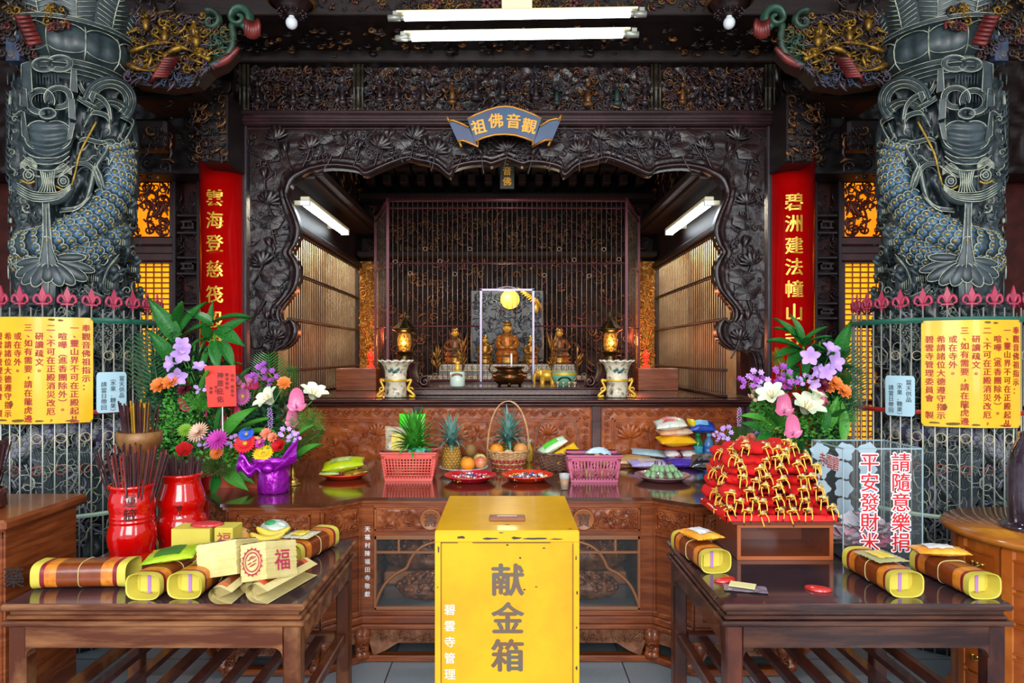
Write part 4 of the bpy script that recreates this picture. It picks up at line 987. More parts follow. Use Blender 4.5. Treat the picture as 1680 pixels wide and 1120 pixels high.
# altar shelf with upturned scroll ends
t = thing('scroll_ended_shelf', 'low dark altar shelf with upturned scroll ends and key fret band', 'shelf', (0, 5.6, 1.285))
b = MB(); b.box(-.78, .78, 5.38, 5.9, 1.287, 1.335, c=.006); b.box(-.73, .73, 5.36, 5.92, 1.335, 1.35, c=.005); b.build('shelf_top', m_wdark, t, world=True)
for s in (-1, 1):
    b = MB(); pts = smooth_path([(s*x, 5.6, z) for x, z in ((.62, 1.335), (.69, 1.35), (.75, 1.40), (.775, 1.48), (.765, 1.55))], 5)
    b.tube(pts, [.02+.001*k for k in range(len(pts))], 8, up=(0, 1, 0), flat=7)
    b.tube(spiral((s*.655, 5.46, 1.395), .042, 1.4, (1, 0, 0), (0, 0, 1), 24, 1.2, -s), .013, 8, up=(0, 1, 0), flat=5); b.build('scroll_end', m_wdark, t, world=True)
def keyfret(b, x0, x1, z0, z1, y, th):
    h = z1-z0; n = int((x1-x0)/(h*1.25)); w_ = (x1-x0)/n
    b.box(x0, x1, y-.004, y, z0, z0+th); b.box(x0, x1, y-.004, y, z1-th, z1)
    for k in range(n):
        x = x0+k*w_; b.box(x, x+th, y-.004, y, z0, z1); b.box(x+w_*.32, x+w_*.32+th, y-.004, y, z0+h*.28, z1-h*.28); b.box(x+w_*.32, x+w_*.8, y-.004, y, z1-h*.28-th, z1-h*.28); b.box(x+w_*.8, x+w_*.8+th, y-.004, y, z0+h*.3, z1-h*.28); b.box(x+w_*.55, x+w_*.8, y-.004, y, z0+h*.3, z0+h*.3+th)
b = MB(); keyfret(b, -.66, .66, 1.292, 1.33, 5.38, .004); b.build('key_fret', mat('brown_key_fret', '5a3c34', .4), t, world=True)
t = thing('inner_altar_step', 'inner altar steps with pale gold key fret bands behind the gate', 'step', (0, 6.9, 1.285))
b = MB(); b.box(-.75, .75, 6.36, 7.3, 1.287, 1.42); b.box(-.65, .65, 6.5, 7.3, 1.42, 1.52); b.build('steps', m_wdark, t, world=True)
b = MB(); keyfret(b, -.74, .74, 1.36, 1.41, 6.36, .006); keyfret(b, -.64, .64, 1.455, 1.51, 6.5, .006); b.build('key_fret', mat('pale_gold_fret', 'b0a078', .4, .4), t, world=True)
t = thing('altar_side_block', 'plain brown wooden block behind the left vase in the shrine', 'block', (-1.35, 6.2, 1.286)); b = MB(); b.box(-.18, .18, -.1, .1, 0, .2, c=.005); b.build('block', m_wood, t)
copy_tree(t, loc=(1.35, 6.2, 1.286), label='plain brown wooden block behind the right vase in the shrine')
# moon screen: clouds, gold disc
t = thing('moon_screen', 'carved silvery cloud screen with a round yellow moon disc behind the deity', 'screen', (0, 7.1, 1.52))
b = MB(); b.box(-.38, .38, 7.08, 7.12, 1.53, 2.28, c=.01)
curls(b, -.36, .36, 1.55, 2.26, 7.08, 330, .018, .05, [0, 1], 15, .05); b.build('cloud_carving', [mat('slate_cloud', '2c343c', .35), mat('silver_cloud', '5c6a74', .3, .4)], t, world=True)
b = MB(); b.M = T(.03, 6.98, 2.17) @ RX(pi/2); b.lathe([(0, 0), (.098, 0), (.098, .02), (0, .02)], 36, smooth=False); b.M = Matrix(); b.build('moon_disc', mat('moon_yellow', 'c09420', .4, emis='f0c840', es=.08), t, world=True)  # slight emission brightens the gold disc, which is no lamp
b = MB(); 
for k in range(9): b.tube([(.10+.02*k, 6.97, 2.29-.02*k), (.16+.018*k, 6.95, 2.27-.012*k), (.20+.02*k, 6.97, 2.22-.02*k)], .009, 5)
b.ell((.30, 6.95, 2.08), .02, .02, .05, 7, 5); b.build('golden_bird', m_brightgold, t, world=True)
def deity(name, label, x, y, z, h, robe, cat='statue', crown=True):
    t = thing(name, label, cat, (x, y, z)); b = MB()
    b.lathe([(0, 0), (h*.26, 0), (h*.30, h*.03), (h*.24, h*.08), (h*.30, h*.14), (h*.27, h*.17), (0, h*.17)], 20, mod=lambda a, zz: 1+.06*cos(a*9)); b.build('lotus_base', m_gilt, t)
    b = MB(); b.lathe([(h*.27, h*.17), (h*.28, h*.24), (h*.20, h*.34), (h*.165, h*.48), (h*.185, h*.60), (h*.16, h*.67), (h*.06, h*.72), (h*.05, h*.75), (0, h*.75)], 20, mod=lambda a, zz: 1+.04*cos(a*6+zz*40))
    for s in (-1, 1): b.tube(smooth_path([(s*h*.15, -.0, h*.62), (s*h*.23, -h*.05, h*.48), (s*h*.15, -h*.18, h*.38), (s*h*.03, -h*.2, h*.38)], 3), [h*.07, h*.072, h*.075, h*.075, h*.075, h*.07, h*.065, h*.055, h*.045, h*.035], 8)
    b.build('robe', robe, t)
    b = MB(); b.ell((0, -.01*h, h*.83), h*.085, h*.085, h*.105, 12, 9); b.ell((0, -h*.095, h*.82), h*.014, h*.02, h*.022, 6, 4)
    for s in (-1, 1): b.ell((s*h*.088, 0, h*.82), h*.014, h*.02, h*.04, 6, 4); b.ell((s*h*.035, -h*.083, h*.845), h*.016, h*.01, h*.007, 6, 4)
    b.ell((0, -h*.086, h*.785), h*.026, h*.01, h*.008, 6, 4); b.build('head', m_gold, t)
    if crown: b = MB(); b.lathe([(h*.085, h*.88), (h*.10, h*.92), (h*.06, h*.98), (0, h*1.02)], 10, mod=lambda a, zz: 1+.15*cos(a*5)); b.build('crown', m_brass, t)
    return t
deity('deity_statue', 'gilded seated deity statue framed by the small gate door', .0, 6.75, 1.52, .42, mat('gold_red_robe', 'b07820', .35, .4, col2='a03818', vs=30))
deity('attendant_statue', 'small gilded attendant figure beside the deity on the left', -.22, 6.8, 1.52, .28, m_gilt); deity('attendant_statue', 'small gilded attendant figure beside the deity on the right', .24, 6.8, 1.52, .28, m_gilt)
deity('guardian_figure', 'dim gilded figure standing far left behind the gate', -.52, 6.8, 1.522, .36, m_fgilt); deity('guardian_figure', 'dim gilded figure standing far right behind the gate', .52, 6.8, 1.522, .36, m_fgilt)
q = random.Random(4)
for k, (x, h) in enumerate(((-.66, .3), (-.42, .44), (.42, .42), (.66, .3))):
    t = thing('golden_spray', 'upright spray of golden leaves %s behind the shrine gate' % ('outermost left', 'inner left', 'inner right', 'outermost right')[k], 'ornament', (x, 6.43, 1.422)); b = MB()
    for j in range(16): a = q.uniform(0, 6.28); zz = q.uniform(.1, h); b.tube([(0, 0, zz*.5), (.03*cos(a), .02*sin(a), zz*.8), (.06*cos(a), .03*sin(a), zz)], [.003, .009, .001], 5)
    b.tube([(0, 0, 0), (0, 0, h*.7)], .006, 5); b.build('leaves', m_gilt, t)
# elephant
t = thing('golden_elephant', 'small golden elephant figure behind the green bowl', 'figurine', (.36, 6.12, 1.286)); b = MB()
b.ell((0, 0, .135), .075, .05, .055, 12, 8); b.ell((-.075, -.005, .155), .035, .035, .04, 10, 8); b.tube(smooth_path([(-.1, 0, .15), (-.118, 0, .11), (-.115, 0, .06), (-.125, 0, .04)], 3), [.018, .017, .016, .014, .013, .012, .011, .010, .009, .008], 8)
for x in (-.045, .045):
    for y in (-.025, .025): b.tube([(x, y, .12), (x, y, 0)], [.022, .018], 8)
for s in (-1, 1): b.ell((-.06, s*.036, .155), .022, .006, .032, 8, 6)
b.build('body', m_gold, t)
# brass incense burner
t = thing('incense_burner', 'wide brown bronze incense burner before the deity', 'incense burner', (.02, 5.6, 1.351)); b = MB()
b.lathe([(.0, .015), (.10, .015), (.135, .05), (.14, .08), (.125, .11), (.10, .125), (.10, .138), (.125, .15), (.128, .158), (.10, .158), (.095, .14), (0, .135)], 36)
for k in range(3): a = 2*pi*k/3+.5; b.tube([(.09*cos(a), .09*sin(a), .04), (.10*cos(a), .10*sin(a), 0)], [.018, .012], 8)
b.build('bowl', mat('brown_bronze', '4a2c14', .2, .8, col2='6a4220', vs=12), t)
for s in (-1, 1): b = MB(); b.tube(smooth_path([(s*.13, 0, .10), (s*.165, 0, .13), (s*.155, 0, .18), (s*.135, 0, .19)], 3), .009, 6); b.build('handle', MATS['brown_bronze'], t)
t2 = thing('candle', 'white candle stick in front of the golden deity', 'candle', (.035, 5.6, 1.487)); b = MB(); b.tube([(0, 0, 0), (0, 0, .13)], .008, 8); b.build('wax', m_white, t2)
t = thing('offering_bowl', 'pale green porcelain bowl with gold bands beside the burner', 'bowl', (.46, 5.55, 1.351)); b = MB()
b.lathe([(0, 0), (.055, 0), (.06, .01), (.09, .05), (.105, .09), (.105, .115), (.11, .12), (.10, .12), (.095, .09), (.05, .03), (0, .025)], 32); b.build('bowl', mat('celadon_glaze', '6fae8c', .15, coat=.5), t)
b = MB(); b.lathe([(.1065, .092), (.108, .112)], 32, cap=False); b.build('gold_band', m_gold, t); b = MB(); b.tube(smooth_path([(-.05, -.092, .05), (-.03, -.105, .07), (0, -.108, .075), (.03, -.105, .07), (.05, -.092, .05)], 3), .007, 5); b.build('dark_bat_mark', m_ink, t)
t = thing('candle_jar', 'white glass jar candle with brown label and gold top', 'candle', (-.40, 5.5, 1.351)); b = MB(); b.lathe([(0, 0), (.055, 0), (.06, .008), (.06, .115), (.05, .12), (0, .12)], 28); b.build('jar', mat('milky_green_glass', 'c4d4c4', .2), t)
b = MB(); b.lathe([(.0, .12), (.022, .12), (.024, .16), (.012, .17), (.02, .18), (.022, .2), (0, .205)], 14); b.build('gold_top', m_gold, t)
b = MB(); b.grid(lambda u, v: (.0608*sin(-.8+1.6*u), -.0608*cos(-.8+1.6*u), .075+.02*v+.015*sin(pi*u)), 12, 2); b.build('label', mat('brown_label', '7a5848', .5), t)
c0 = None
for k in range(4):
    if c0 is None:
        c0 = thing('offering_cup', 'tiny gold rimmed cup in the row before the green bowl', 'cup', (.40, 5.40, 1.351), group='cups before the green bowl'); b = MB(); b.lathe([(0, 0), (.011, 0), (.006, .006), (.006, .014), (.016, .03), (.016, .042), (.013, .042), (.012, .03), (0, .02)], 14); b.build('cup', mat('grey_gold_cup', 'b0a080', .3, .5), c0); o = c0
    else: o = copy_tree(c0, loc=(.40+.045*k, 5.40, 1.351))
# vases and lantern lamps
m_vase = mat('painted_porcelain', 'd8cbb0', .2, coat=.4, col2='5a5048', vs=26, lo=.5, hi=.66)
def vase(x, lab):
    t = thing('ruffled_vase', lab, 'vase', (x, 5.15, 1.286)); b = MB()
    prof = [(0, 0), (.078, 0), (.083, .01), (.08, .05), (.078, .12), (.085, .125), (.085, .135), (.078, .14), (.082, .19), (.095, .235), (.115, .265), (.125, .272), (.118, .275), (.08, .23), (.065, .15), (0, .14)]
    b.lathe(prof, 72, mod=lambda a, z: 1+(.035*cos(a*14) if z > .262 else 0)); b.build('body', m_vase, t)
    b = MB(); b.lathe([(.0865, .122), (.088, .130), (.0865, .138)], 40, cap=False); b.build('gold_band', m_gold, t)
    b = MB(); b.tube([(.125*(1+.05*cos(14*a))*cos(a), .125*(1+.05*cos(14*a))*sin(a), .272+.006*cos(14*a)) for a in [2*pi*k/112 for k in range(112)]], .005, 5, closed=True); b.build('white_rim', mat('cream_glaze', 'e6dcc4', .2), t)
    for s in (-1, 1):
        b = MB(); b.tube(smooth_path([(s*.08, 0, .12), (s*.115, 0, .13), (s*.10, 0, .09), (s*.09, 0, .06), (s*.125, 0, .03), (s*.14, 0, .005), (s*.10, 0, .01)], 4), [.010]*25, 6); b.tube(spiral((s*.11, 0, .055), .022, 1, (1, 0, 0), (0, 0, 1), 10), .006, 5); b.build('gilt_handle', m_gold, t)
    b = MB()
    for k in range(5): b.ell((-.03+.015*k, -.083-.004*(k % 2), .2+.012*sin(k*2)), .014, .005, .012, 7, 5)
    b.build('painted_flower', mat('teal_flower_paint', '2a5a56', .3), t)
vase(-.84, 'white porcelain vase with ruffled rim in front of the left bronze lantern'); vase(.83, 'white porcelain vase with ruffled rim in front of the right bronze lantern')
m_lan = mat('dark_bronze', '2e2418', .3, .8, col2='5c4620', vs=16)
def lantern(x, lab):
    t = thing('bronze_lantern', lab, 'lantern', (x, 6.05, 1.286)); b = MB()
    b.lathe([(0, 0), (.10, 0), (.10, .03), (.06, .06), (.045, .12), (.06, .15), (.04, .18), (.065, .21), (.045, .24), (.07, .27), (.045, .30), (.06, .33), (.075, .345), (.075, .355), (0, .355)], 24); b.build('pedestal', m_lan, t)
    b = MB(); b.lathe([(.05, .36), (.06, .40), (.062, .46), (.05, .51)], 16, smooth=False, cap=False); b.lathe([(.045, .37), (.05, .5)], 12, cap=False); b.build('lamp_shade', mat('lit_gold_filigree', 'a87a28', .3, .3, col2='1c1008', vs=60, lo=.48, hi=.56, emis='ffa030', es=.14, bump=1, bs=90), t)
    b = MB(); b.ell((0, -.054, .43), .011, .01, .014, 8, 6); b.build('lit_bulb', mat('warm_bulb', 'ffffff', .5, emis='fff0c0', es=14), t)
    b = MB(); b.lathe([(.05, .51), (.105, .545), (.10, .555), (.06, .59), (.05, .61), (.02, .63), (.022, .65), (.008, .67), (.014, .69), (0, .72)], 24, mod=lambda a, z: 1+(.06*cos(6*a) if .53 < z < .57 else 0)); b.build('roof', m_lan, t)
    point('lantern_glow', (x, 5.94, 1.72), 2.2, (1, .6, .25), .03)
lantern(-.91, 'dark bronze lantern glowing gold behind the left porcelain vase'); lantern(.915, 'dark bronze lantern glowing gold behind the right porcelain vase')
for k, (x, y, z, w_) in enumerate(((-.95, 6.4, 1.487, 'left'), (1.03, 6.2, 1.487, 'right'))):
    t = thing('lotus_lamp', 'small glowing red lotus lamp near the %s bronze lantern' % w_, 'lamp', (x*1.02, y if 0 else 6.15, z)); t.location = (-1.24 if w_ == 'left' else 1.26, 6.2, 1.487)
    b = MB(); b.lathe([(0, 0), (.035, 0), (.035, .015), (.014, .03), (.014, .06), (.035, .075), (.0, .08)], 16); b.ell((0, 0, .112), .03, .03, .035, 12, 8); b.ell((0, 0, .148), .014, .014, .022, 8, 6); b.build('lamp', mat('glowing_red', 'ff2010', .4, emis='ff2410', es=1.6), t)
    point('lotus_glow', (t.location.x*.97, 6.5, 1.75), 5, (1, .14, .06))  # lotus lamp's red light, strengthened and set back to redden the wall
# ---------------------------------------------------------------- lower altar table
t = thing('altar_table', 'long carved wooden altar table with glass fronted base holding the offerings', 'table', (0, 4.2, 0)); AT = t
def inset(d): return [(-1.64+d, 4.855), (-1.64+d, 3.68+d*.5), (-1.43+d*.7, 3.40+d), (-.93-d*.35, 3.40+d), (-.755-d*.35, 3.56+d), (.755+d*.35, 3.56+d), (.93+d*.35, 3.40+d), (1.43-d*.7, 3.40+d), (1.64-d, 3.68+d*.5), (1.64-d, 4.855)]
m_top = mat('polished_dark_top', '3e2014', .12, coat=.7, bump=.02, bs=20, col2='55301c', vs=5, stretch=(.6, 5, 5))
b = MB(); b.slab(inset(0), .845, .86); b.build('top', m_top, t, world=True)
b = MB(); b.slab(inset(.012), .828, .845); b.slab(inset(.028), .815, .828); b.build('top_moulding', m_woodh, t, world=True)
segs = [((-1.605, 3.70), (-1.405, 3.435)), ((-1.40, 3.43), (-.94, 3.43)), ((-.94, 3.43), (-.765, 3.59)), ((-.765, 3.59), (.765, 3.59)), ((.765, 3.59), (.94, 3.43)), ((.94, 3.43), (1.40, 3.43)), ((1.405, 3.435), (1.605, 3.70))]
def russet(b, x0, x1, z0, z1, y, seed, n):
    relief(b, x0, x1, z0, z1, y, .008, 22, seed, res=.008); curls(b, x0, x1, z0, z1, y-.004, n, .008, .022, [0], seed, .012)
for si, ((xa, ya), (xb, yb)) in enumerate(segs):
    L = sqrt((xb-xa)**2+(yb-ya)**2); Mx = T(xa, ya, 0) @ RZ(atan2(yb-ya, xb-xa)); mid = si == 3
    b = MB(); b.M = Mx
    b.box(0, L, 0, .03, .67, .815); pw = .066 if L > .5 else (.045 if L > .3 else .02)
    b.box(0, L, -.006, .03, .655, .683, c=.004); b.box(0, L, -.004, .03, .80, .816, c=.003)
    b.build('rail', m_woodh, t, world=True)
    for xx in (0, L-pw): b = MB(); b.M = Mx; b.box(xx, xx+pw, -.010, .05, .16, .815, c=.004); b.build('post', m_wood, t, world=True)
    b = MB(); b.M = Mx; m0, m1 = pw+.012, L-pw-.012
    russet(b, m0, m1, .688, .796, -.004, si+2.5, int((m1-m0)*260))
    for q_ in (m0-.008, m1): b.box(q_, q_+.008, -.012, 0, .683, .80)
    b.box(m0-.008, m1+.008, -.012, 0, .794, .802); b.box(m0-.008, m1+.008, -.012, 0, .682, .690)
    b.build('carved_panel', m_reddish, t, world=True)
    if mid:
        for x, ch in ((-.40, '壽'), (.40, '寶')):
            b = MB(); b.M = T(x, 3.575, .742) @ RX(pi/2); b.lathe([(0, 0), (.052, 0), (.057, .004), (.052, .012), (.050, .010), (0, .010)], 30); b.M = Matrix(); b.build('medallion', mat('tan_medallion', '9a5c34', .4), t, world=True)
            b = MB(); put_text(b, ch, .075, (x, 3.560, .742), bold=.0); b.build('medallion_lettering', m_wdark, t, world=True)
    else:
        b = MB(); b.M = Mx; b.box(0, L, .004, .03, .16, .66); 
        if L > .3: b.box(pw+.01, L-pw-.01, -.006, .01, .28, .64, c=.005); russet(b, pw+.03, L-pw-.03, .30, .62, -.006, si+9.1, 160)
        b.build('lower_panel', m_wood, t, world=True)
    b = MB(); b.M = Mx; b.box(-.0, L, -.014, .04, .235, .262, c=.005); b.box(0, L, -.022, .04, .195, .235, c=.008); b.box(0, L, -.03, .04, .168, .195, c=.008); b.build('base_moulding', m_woodh, t, world=True)
    b = MB(); b.M = Mx; y = -.012
    if L > .3:
        n = 24; pts = [(.02, .168)]+[(L*(k/n), .168-.028-.075*(0 if .12 < k/n < .88 else 1)*abs(cos(pi*min(k/n, 1-k/n)/.24))**.8-.045) for k in range(1, n)]+[(L-.02, .168)]
        b.prism([(p[0], p[1]) for p in pts][::-1], y, y+.018)
        curls(b, .02, L-.02, .10, .165, y-.002, int(L*200), .008, .020, [0], si+30, .01)
        for k in range(int(L/.05)): b.box(.03+k*.05, .055+k*.05, y-.006, y, .115, .12); b.box(.03+k*.05, .035+k*.05, y-.006, y, .115, .15)
    else: b.box(0, L, y, y+.018, .1, .168)
    b.build('carved_apron', mat('dusty_carved_apron', '6a3c24', .45, col2='8e6248', vs=20), t, world=True)
    for xx in (.02, L-.02):
        b = MB(); b.M = Mx; b.tube(smooth_path([(xx, .01, .168), (xx, -.02, .13), (xx, .0, .08), (xx, -.02, .04), (xx, -.01, .03)], 3), [.03, .032, .034, .032, .028, .026, .022, .022, .024, .028, .03, .028, .02], 8)
        for k in range(4): b.tube(spiral((xx, -.04, .06+k*.03), .016, 1, (1, 0, 0), (0, 0, 1), 8, k), .004, 4)
        b.build('foot', m_wood, t, world=True)
    b = MB(); b.M = Mx; b.box(-.01, L+.01, -.03, .03, .0, .034, c=.006); b.build('base_rail', m_woodh, t, world=True)
b = MB(); b.box(-1.61, -1.58, 3.70, 4.85, .0, .815); b.box(1.58, 1.61, 3.70, 4.85, .0, .815); b.box(-1.38, 1.38, 4.30, 4.32, 0, .815); b.box(-.76, -.73, 3.62, 4.3, 0, .81); b.box(.73, .76, 3.62, 4.3, 0, .81); b.build('carcass', m_wdark, t, world=True)
b = MB(); b.box(-.73, .73, 3.62, 4.3, .245, .262); b.build('cabinet_floor', mat('grey_cabinet_floor', '50585e', .2, coat=.4), t, world=True)
b = MB(); put_text(b, '天福村陳福田寺敬獻', .030, (-.732, 3.577, .52), True, 1.42); b.build('post_lettering', m_white, t, world=True)
m_arc = mat('tan_lattice_wood', '8a5a3c', .35, coat=.3)
for s in (-1, 1):
    b = MB()
    def q2(x, y): p = P(x, y, 3.595); return (s*-p.x, 3.595, p.z)
    b.box(s*.70, s*.688, 3.585, 3.61, .262, .655); b.box(s*.70, 0, 3.585, 3.61, .632, .655, c=.003); b.box(s*.70, 0, 3.585, 3.61, .262, .278, c=.003); b.box(s*.69, 0, 3.588, 3.602, .560, .572); b.box(s*.575, s*.565, 3.588, 3.602, .572, .632)
    b.tube(smooth_path([q2(*p) for p in ((614, 1003), (618, 985), (630, 960), (648, 942), (666, 932), (672, 920), (682, 905), (700, 893), (730, 886), (770, 884))], 4), .0085, 6)
    b.build('glass_door', m_arc, t, world=True)
g = MB(); g.box(-.69, .69, 3.603, 3.606, .27, .64); g.build('glass_pane', mat('clear_door_glass', '8c989c', .02, alpha=.05), t, world=True)
# burl carvings in the cabinet
m_burl = mat('knotty_burl_wood', '44220f', .35, bump=.5, bs=40, col2='84502c', vs=22)
def burl(name, lab, x, y, z, lx, ly, lz, seed):
    o = MB(); o.grid(lambda u, v: (lx*sin(pi*v)*cos(2*pi*u)*(1+.14*nz(u*9, v*9, seed)), ly*sin(pi*v)*sin(2*pi*u)*(1+.14*nz(u*9, v*9, seed+3)), max(-lz*.75, -lz*cos(pi*v)*(1+.3*nz(u*7, v*7, seed)))+lz*.75), 40, 24)
    q = random.Random(seed)
    for k in range(170):
        a = q.uniform(0, 6.28); e = q.uniform(.05, 1.4); c = (lx*cos(a)*cos(e), ly*sin(a)*cos(e), lz*.75+lz*sin(e)); r = q.uniform(.008, .02); o.ell(c, r, r, r*.8, 6, 4)
    ob = o.build(name, m_burl, at=(0, 0, 0)); ob.location = (x, y, z); tag(ob, lab, 'carving')
m_plank = mat('raw_plank', '9a6844', .5, bump=.05, col2='7c4c30', vs=9)
for s, w_ in ((-1, 'left'), (1, 'right')):
    ob = MB(); ob.box(-.19, .17, -.07, .07, 0, .075, c=.01); o = ob.build('wood_block', m_plank, at=(0, 0, 0)); o.location = (s*.53, 4.05, .263); tag(o, 'pale raw wooden block under the burl, %s half of the glass cabinet' % w_, 'block')
    burl('burl_carving', 'large dark knotty burl carving on a wood block, %s half of glass cabinet' % w_, s*.47, 4.06, .339, .24, .10, .11, 3+s)
    burl('burl_slab', 'low knotty burl lying on the cabinet floor in front, %s half of glass cabinet' % w_, s*.45, 3.80, .263, .16, .09, .07, 8+s)
point('cabinet_fill', (0, 3.85, .62), 7.0, (.9, .95, 1), .05)  # added fill to brighten the burls, stands for no fitting
# ---------------------------------------------------------------- donation box
t = thing('donation_box', 'tall yellow metal donation box with characters 献金箱 standing before the altar', 'box', (.0, 2.363, 0))
m_yb = mat('yellow_box_paint', 'd8a004', .3, coat=.2, col2='c48c02', vs=3)
b = MB(); b.box(-.25, .25, 0, .587, 0, .9945, c=.004)
b.build('body', m_yb, t)
b = MB(); 
for (x0, x1, z0, z1) in ((-.25, -.228, 0, .9545), (.228, .25, 0, .9545), (-.25, .25, .955, .990)): b.box(x0, x1, -.004, .004, z0, z1, c=.002)
b.build('front_border', mat('yellow_box_border', 'dea808', .3, coat=.2, col2='cc9604', vs=3), t)
b = MB(); b.box(-.066, .066, .13, .175, .9945, 1.010, c=.003); b.build('slot_plate', mat('brown_slot_plate', '7a4a38', .35), t)
b = MB(); b.box(-.036, .036, .148, .153, 1.0095, 1.0115); b.build('coin_slot', mat('slot_grey', 'b8b0a8', .4), t)
b = MB()
for ch, y, s in (('献', 951, .118), ('金', 1014, .116), ('箱', 1075, .118)): p = P(833, y, 2.36); put_text(b, ch, s, (p.x, -.0015, p.z), bold=.03)
b.build('lettering', mat('faded_grey_lettering', '5a544c', .5, col2='6a4c34', vs=14), t)
b = MB()
for k, ch in enumerate('碧雲寺管理委員會'): p = P(738, 1000+k*26.5, 2.36); put_text(b, ch, .040, (p.x, -.0015, p.z), bold=.01)
b.build('white_lettering', mat('silver_white_lettering', 'dcdcd4', .5), t)
b = MB(); q = random.Random(9)
def blot(b, x, z, w_, h, y=-.0052, axis=0):
    n = 10; P_ = [(x+w_*q.uniform(.5, 1)*cos(2*pi*k/n), z+h*q.uniform(.4, 1)*sin(2*pi*k/n)) for k in range(n)]
    b.add([(a, y, c) if axis == 0 else (a, c, .9952) for a, c in P_], [tuple(range(n))])
for args in ((-.16, .972, .02, .008), (-.06, .968, .04, .005), (.03, .970, .03, .006), (.10, .968, .05, .005), (.17, .966, .03, .003), (-.02, .988, .012, .003), (-.237, .93, .004, .02), (.238, .90, .003, .012), (.242, .78, .004, .008), (.24, .66, .003, .006), (-.24, .80, .003, .004), (.24, .52, .006, .009), (-.238, .44, .002, .03), (.232, .45, .002, .02), (-.238, .30, .002, .02)): blot(b, *args)
for x, z in ((.128, .934), (.06, .79), (.0, .945), (.045, .9), (.10, .80)): blot(b, x, z, .006, .004, -.0012)
for args in ((0, .08, .012, .006), (.11, .12, .004, .003), (.0, .16, .004, .002), (.22, .02, .01, .004), (.1, .11, .005, .002)): blot(b, *args, axis=1)
for x0, x1 in ((-.23, -.17), (-.12, .15)): b.box(x0, x1, -.0050, -.003, .9525, .9545)
b.box(-.2295, -.2275, -.0052, -.003, .3, .9525); b.box(.2265, .2282, -.0052, -.003, .2, .95)
b.build('rust_chips', mat('dark_chipped_patch', '3c2a28', .6), t)
# ---------------------------------------------------------------- side tables
def side_table(name, lab, x0, x1, wood, wh):
    y0, y1 = 2.33, 3.16
    t = thing(name, lab, 'table', ((x0+x1)/2, (y0+y1)/2, 0))
    mt = mat('dusky_polished_top' if x0 > 0 else 'worn_polished_top', '2c2228' if x0 > 0 else '35262a', .13, coat=.6, bump=.01, bs=14, col2='3a2e34' if x0 > 0 else '46343a', vs=3)
    b = MB(); b.box(x0+.01, x1-.01, y0+.01, y1-.01, .742, .75); b.build('top', mt, t, world=True)
    b = MB()
    for (i, z0, z1, c) in ((0, .724, .7485, .008), (.022, .706, .724, .002), (.012, .690, .706, .006), (.0, .672, .690, .006)):
        for (xa, xb, ya, yb) in ((x0+i, x1-i, y0+i, y0+.09), (x0+i, x1-i, y1-.09, y1-i), (x0+i, x0+.09, y0+.09, y1-.09), (x1-.09, x1-i, y0+.09, y1-.09)): b.box(xa, xb, ya, yb, z0, z1, c=c)
    b.build('top_moulding', wh, t, world=True)
    e = .018; lw = .078
    def apron(xa, xb):
        r = .035; z0, z1 = .595, .672; L = xb-xa
        pts = [(xa, z1), (xb, z1), (xb, z0-r)]+[(xb-r+r*cos(a), z0-r+r*sin(a)) for a in [pi/2*k/5 for k in range(6)]]+[(xa+r-r*sin(a), z0-r+r*cos(a)) for a in [pi/2*k/5 for k in range(6)]]+[(xa, z0-r)]
        return pts
    for (yy) in (y0+e, y1-e-.05): b = MB(); b.prism(apron(x0+lw, x1-lw)[::-1], yy, yy+.05); b.build('apron', wh, t, world=True)
    for xx in (x0+e, x1-e-.05):
        b = MB(); b.M = Matrix(((0, 1, 0, 0), (1, 0, 0, 0), (0, 0, 1, 0), (0, 0, 0, 1))); b.prism(apron(y0+lw, y1-lw), xx, xx+.05); b.M = Matrix(); b.build('apron', wh, t, world=True)
    for xx in (x0+e, x1-e-lw+.018):
        for yy in (y0+e, y1-e-lw+.018):
            b = MB(); w_ = lw-.018; b.box(xx, xx+w_, yy, yy+w_, .0, .672, c=.006); b.box(xx-.006, xx+w_+.006, yy-.006, yy+w_+.006, 0, .05, c=.01); b.build('leg', wood, t, world=True)
    for xx in (x0+.035, x1-.075): b = MB(); b.box(xx, xx+.04, y0+.08, y1-.08, .30, .345, c=.006); b.build('stretcher', wood, t, world=True)
    for yy in (y0+.035, y1-.075): b = MB(); b.box(x0+.08, x1-.08, yy, yy+.04, .30, .345, c=.006); b.build('stretcher', wood, t, world=True)
    n = 7
    for k in range(n):
        xx = x0+.13+(x1-x0-.26-.04)*k/(n-1); b = MB(); b.box(xx, xx+.04, y0+.075, y1-.075, .31, .335); b.build('shelf_slat', m_wdark, t, world=True)
m_worn = mat('worn_chestnut_wood', '4c210c', .35, bump=.05, bs=20, col2='96663e', vs=5, stretch=(1, 1, .8), lo=.45, hi=.75)
m_wornh = mat('worn_chestnut_level', '50240e', .35, bump=.05, bs=20, col2='94623c', vs=5, stretch=(.5, 4, 4), lo=.42, hi=.72)
m_dk2 = mat('dark_rosewood', '2a1210', .3, bump=.05, bs=20, col2='5a2c1c', vs=5, coat=.3, stretch=(1, 1, .6)); m_dk2h = mat('dark_rosewood_level', '28110f', .25, bump=.05, bs=20, col2='54301f', vs=5, stretch=(.5, 4, 4), coat=.4)
side_table('offering_table', 'worn square wooden table on the left holding joss paper and red incense barrels', -1.735, -.695, m_worn, m_wornh)
side_table('offering_table', 'dark rosewood square table on the right holding the red pouch heap', .735, 1.735, m_dk2, m_dk2h)
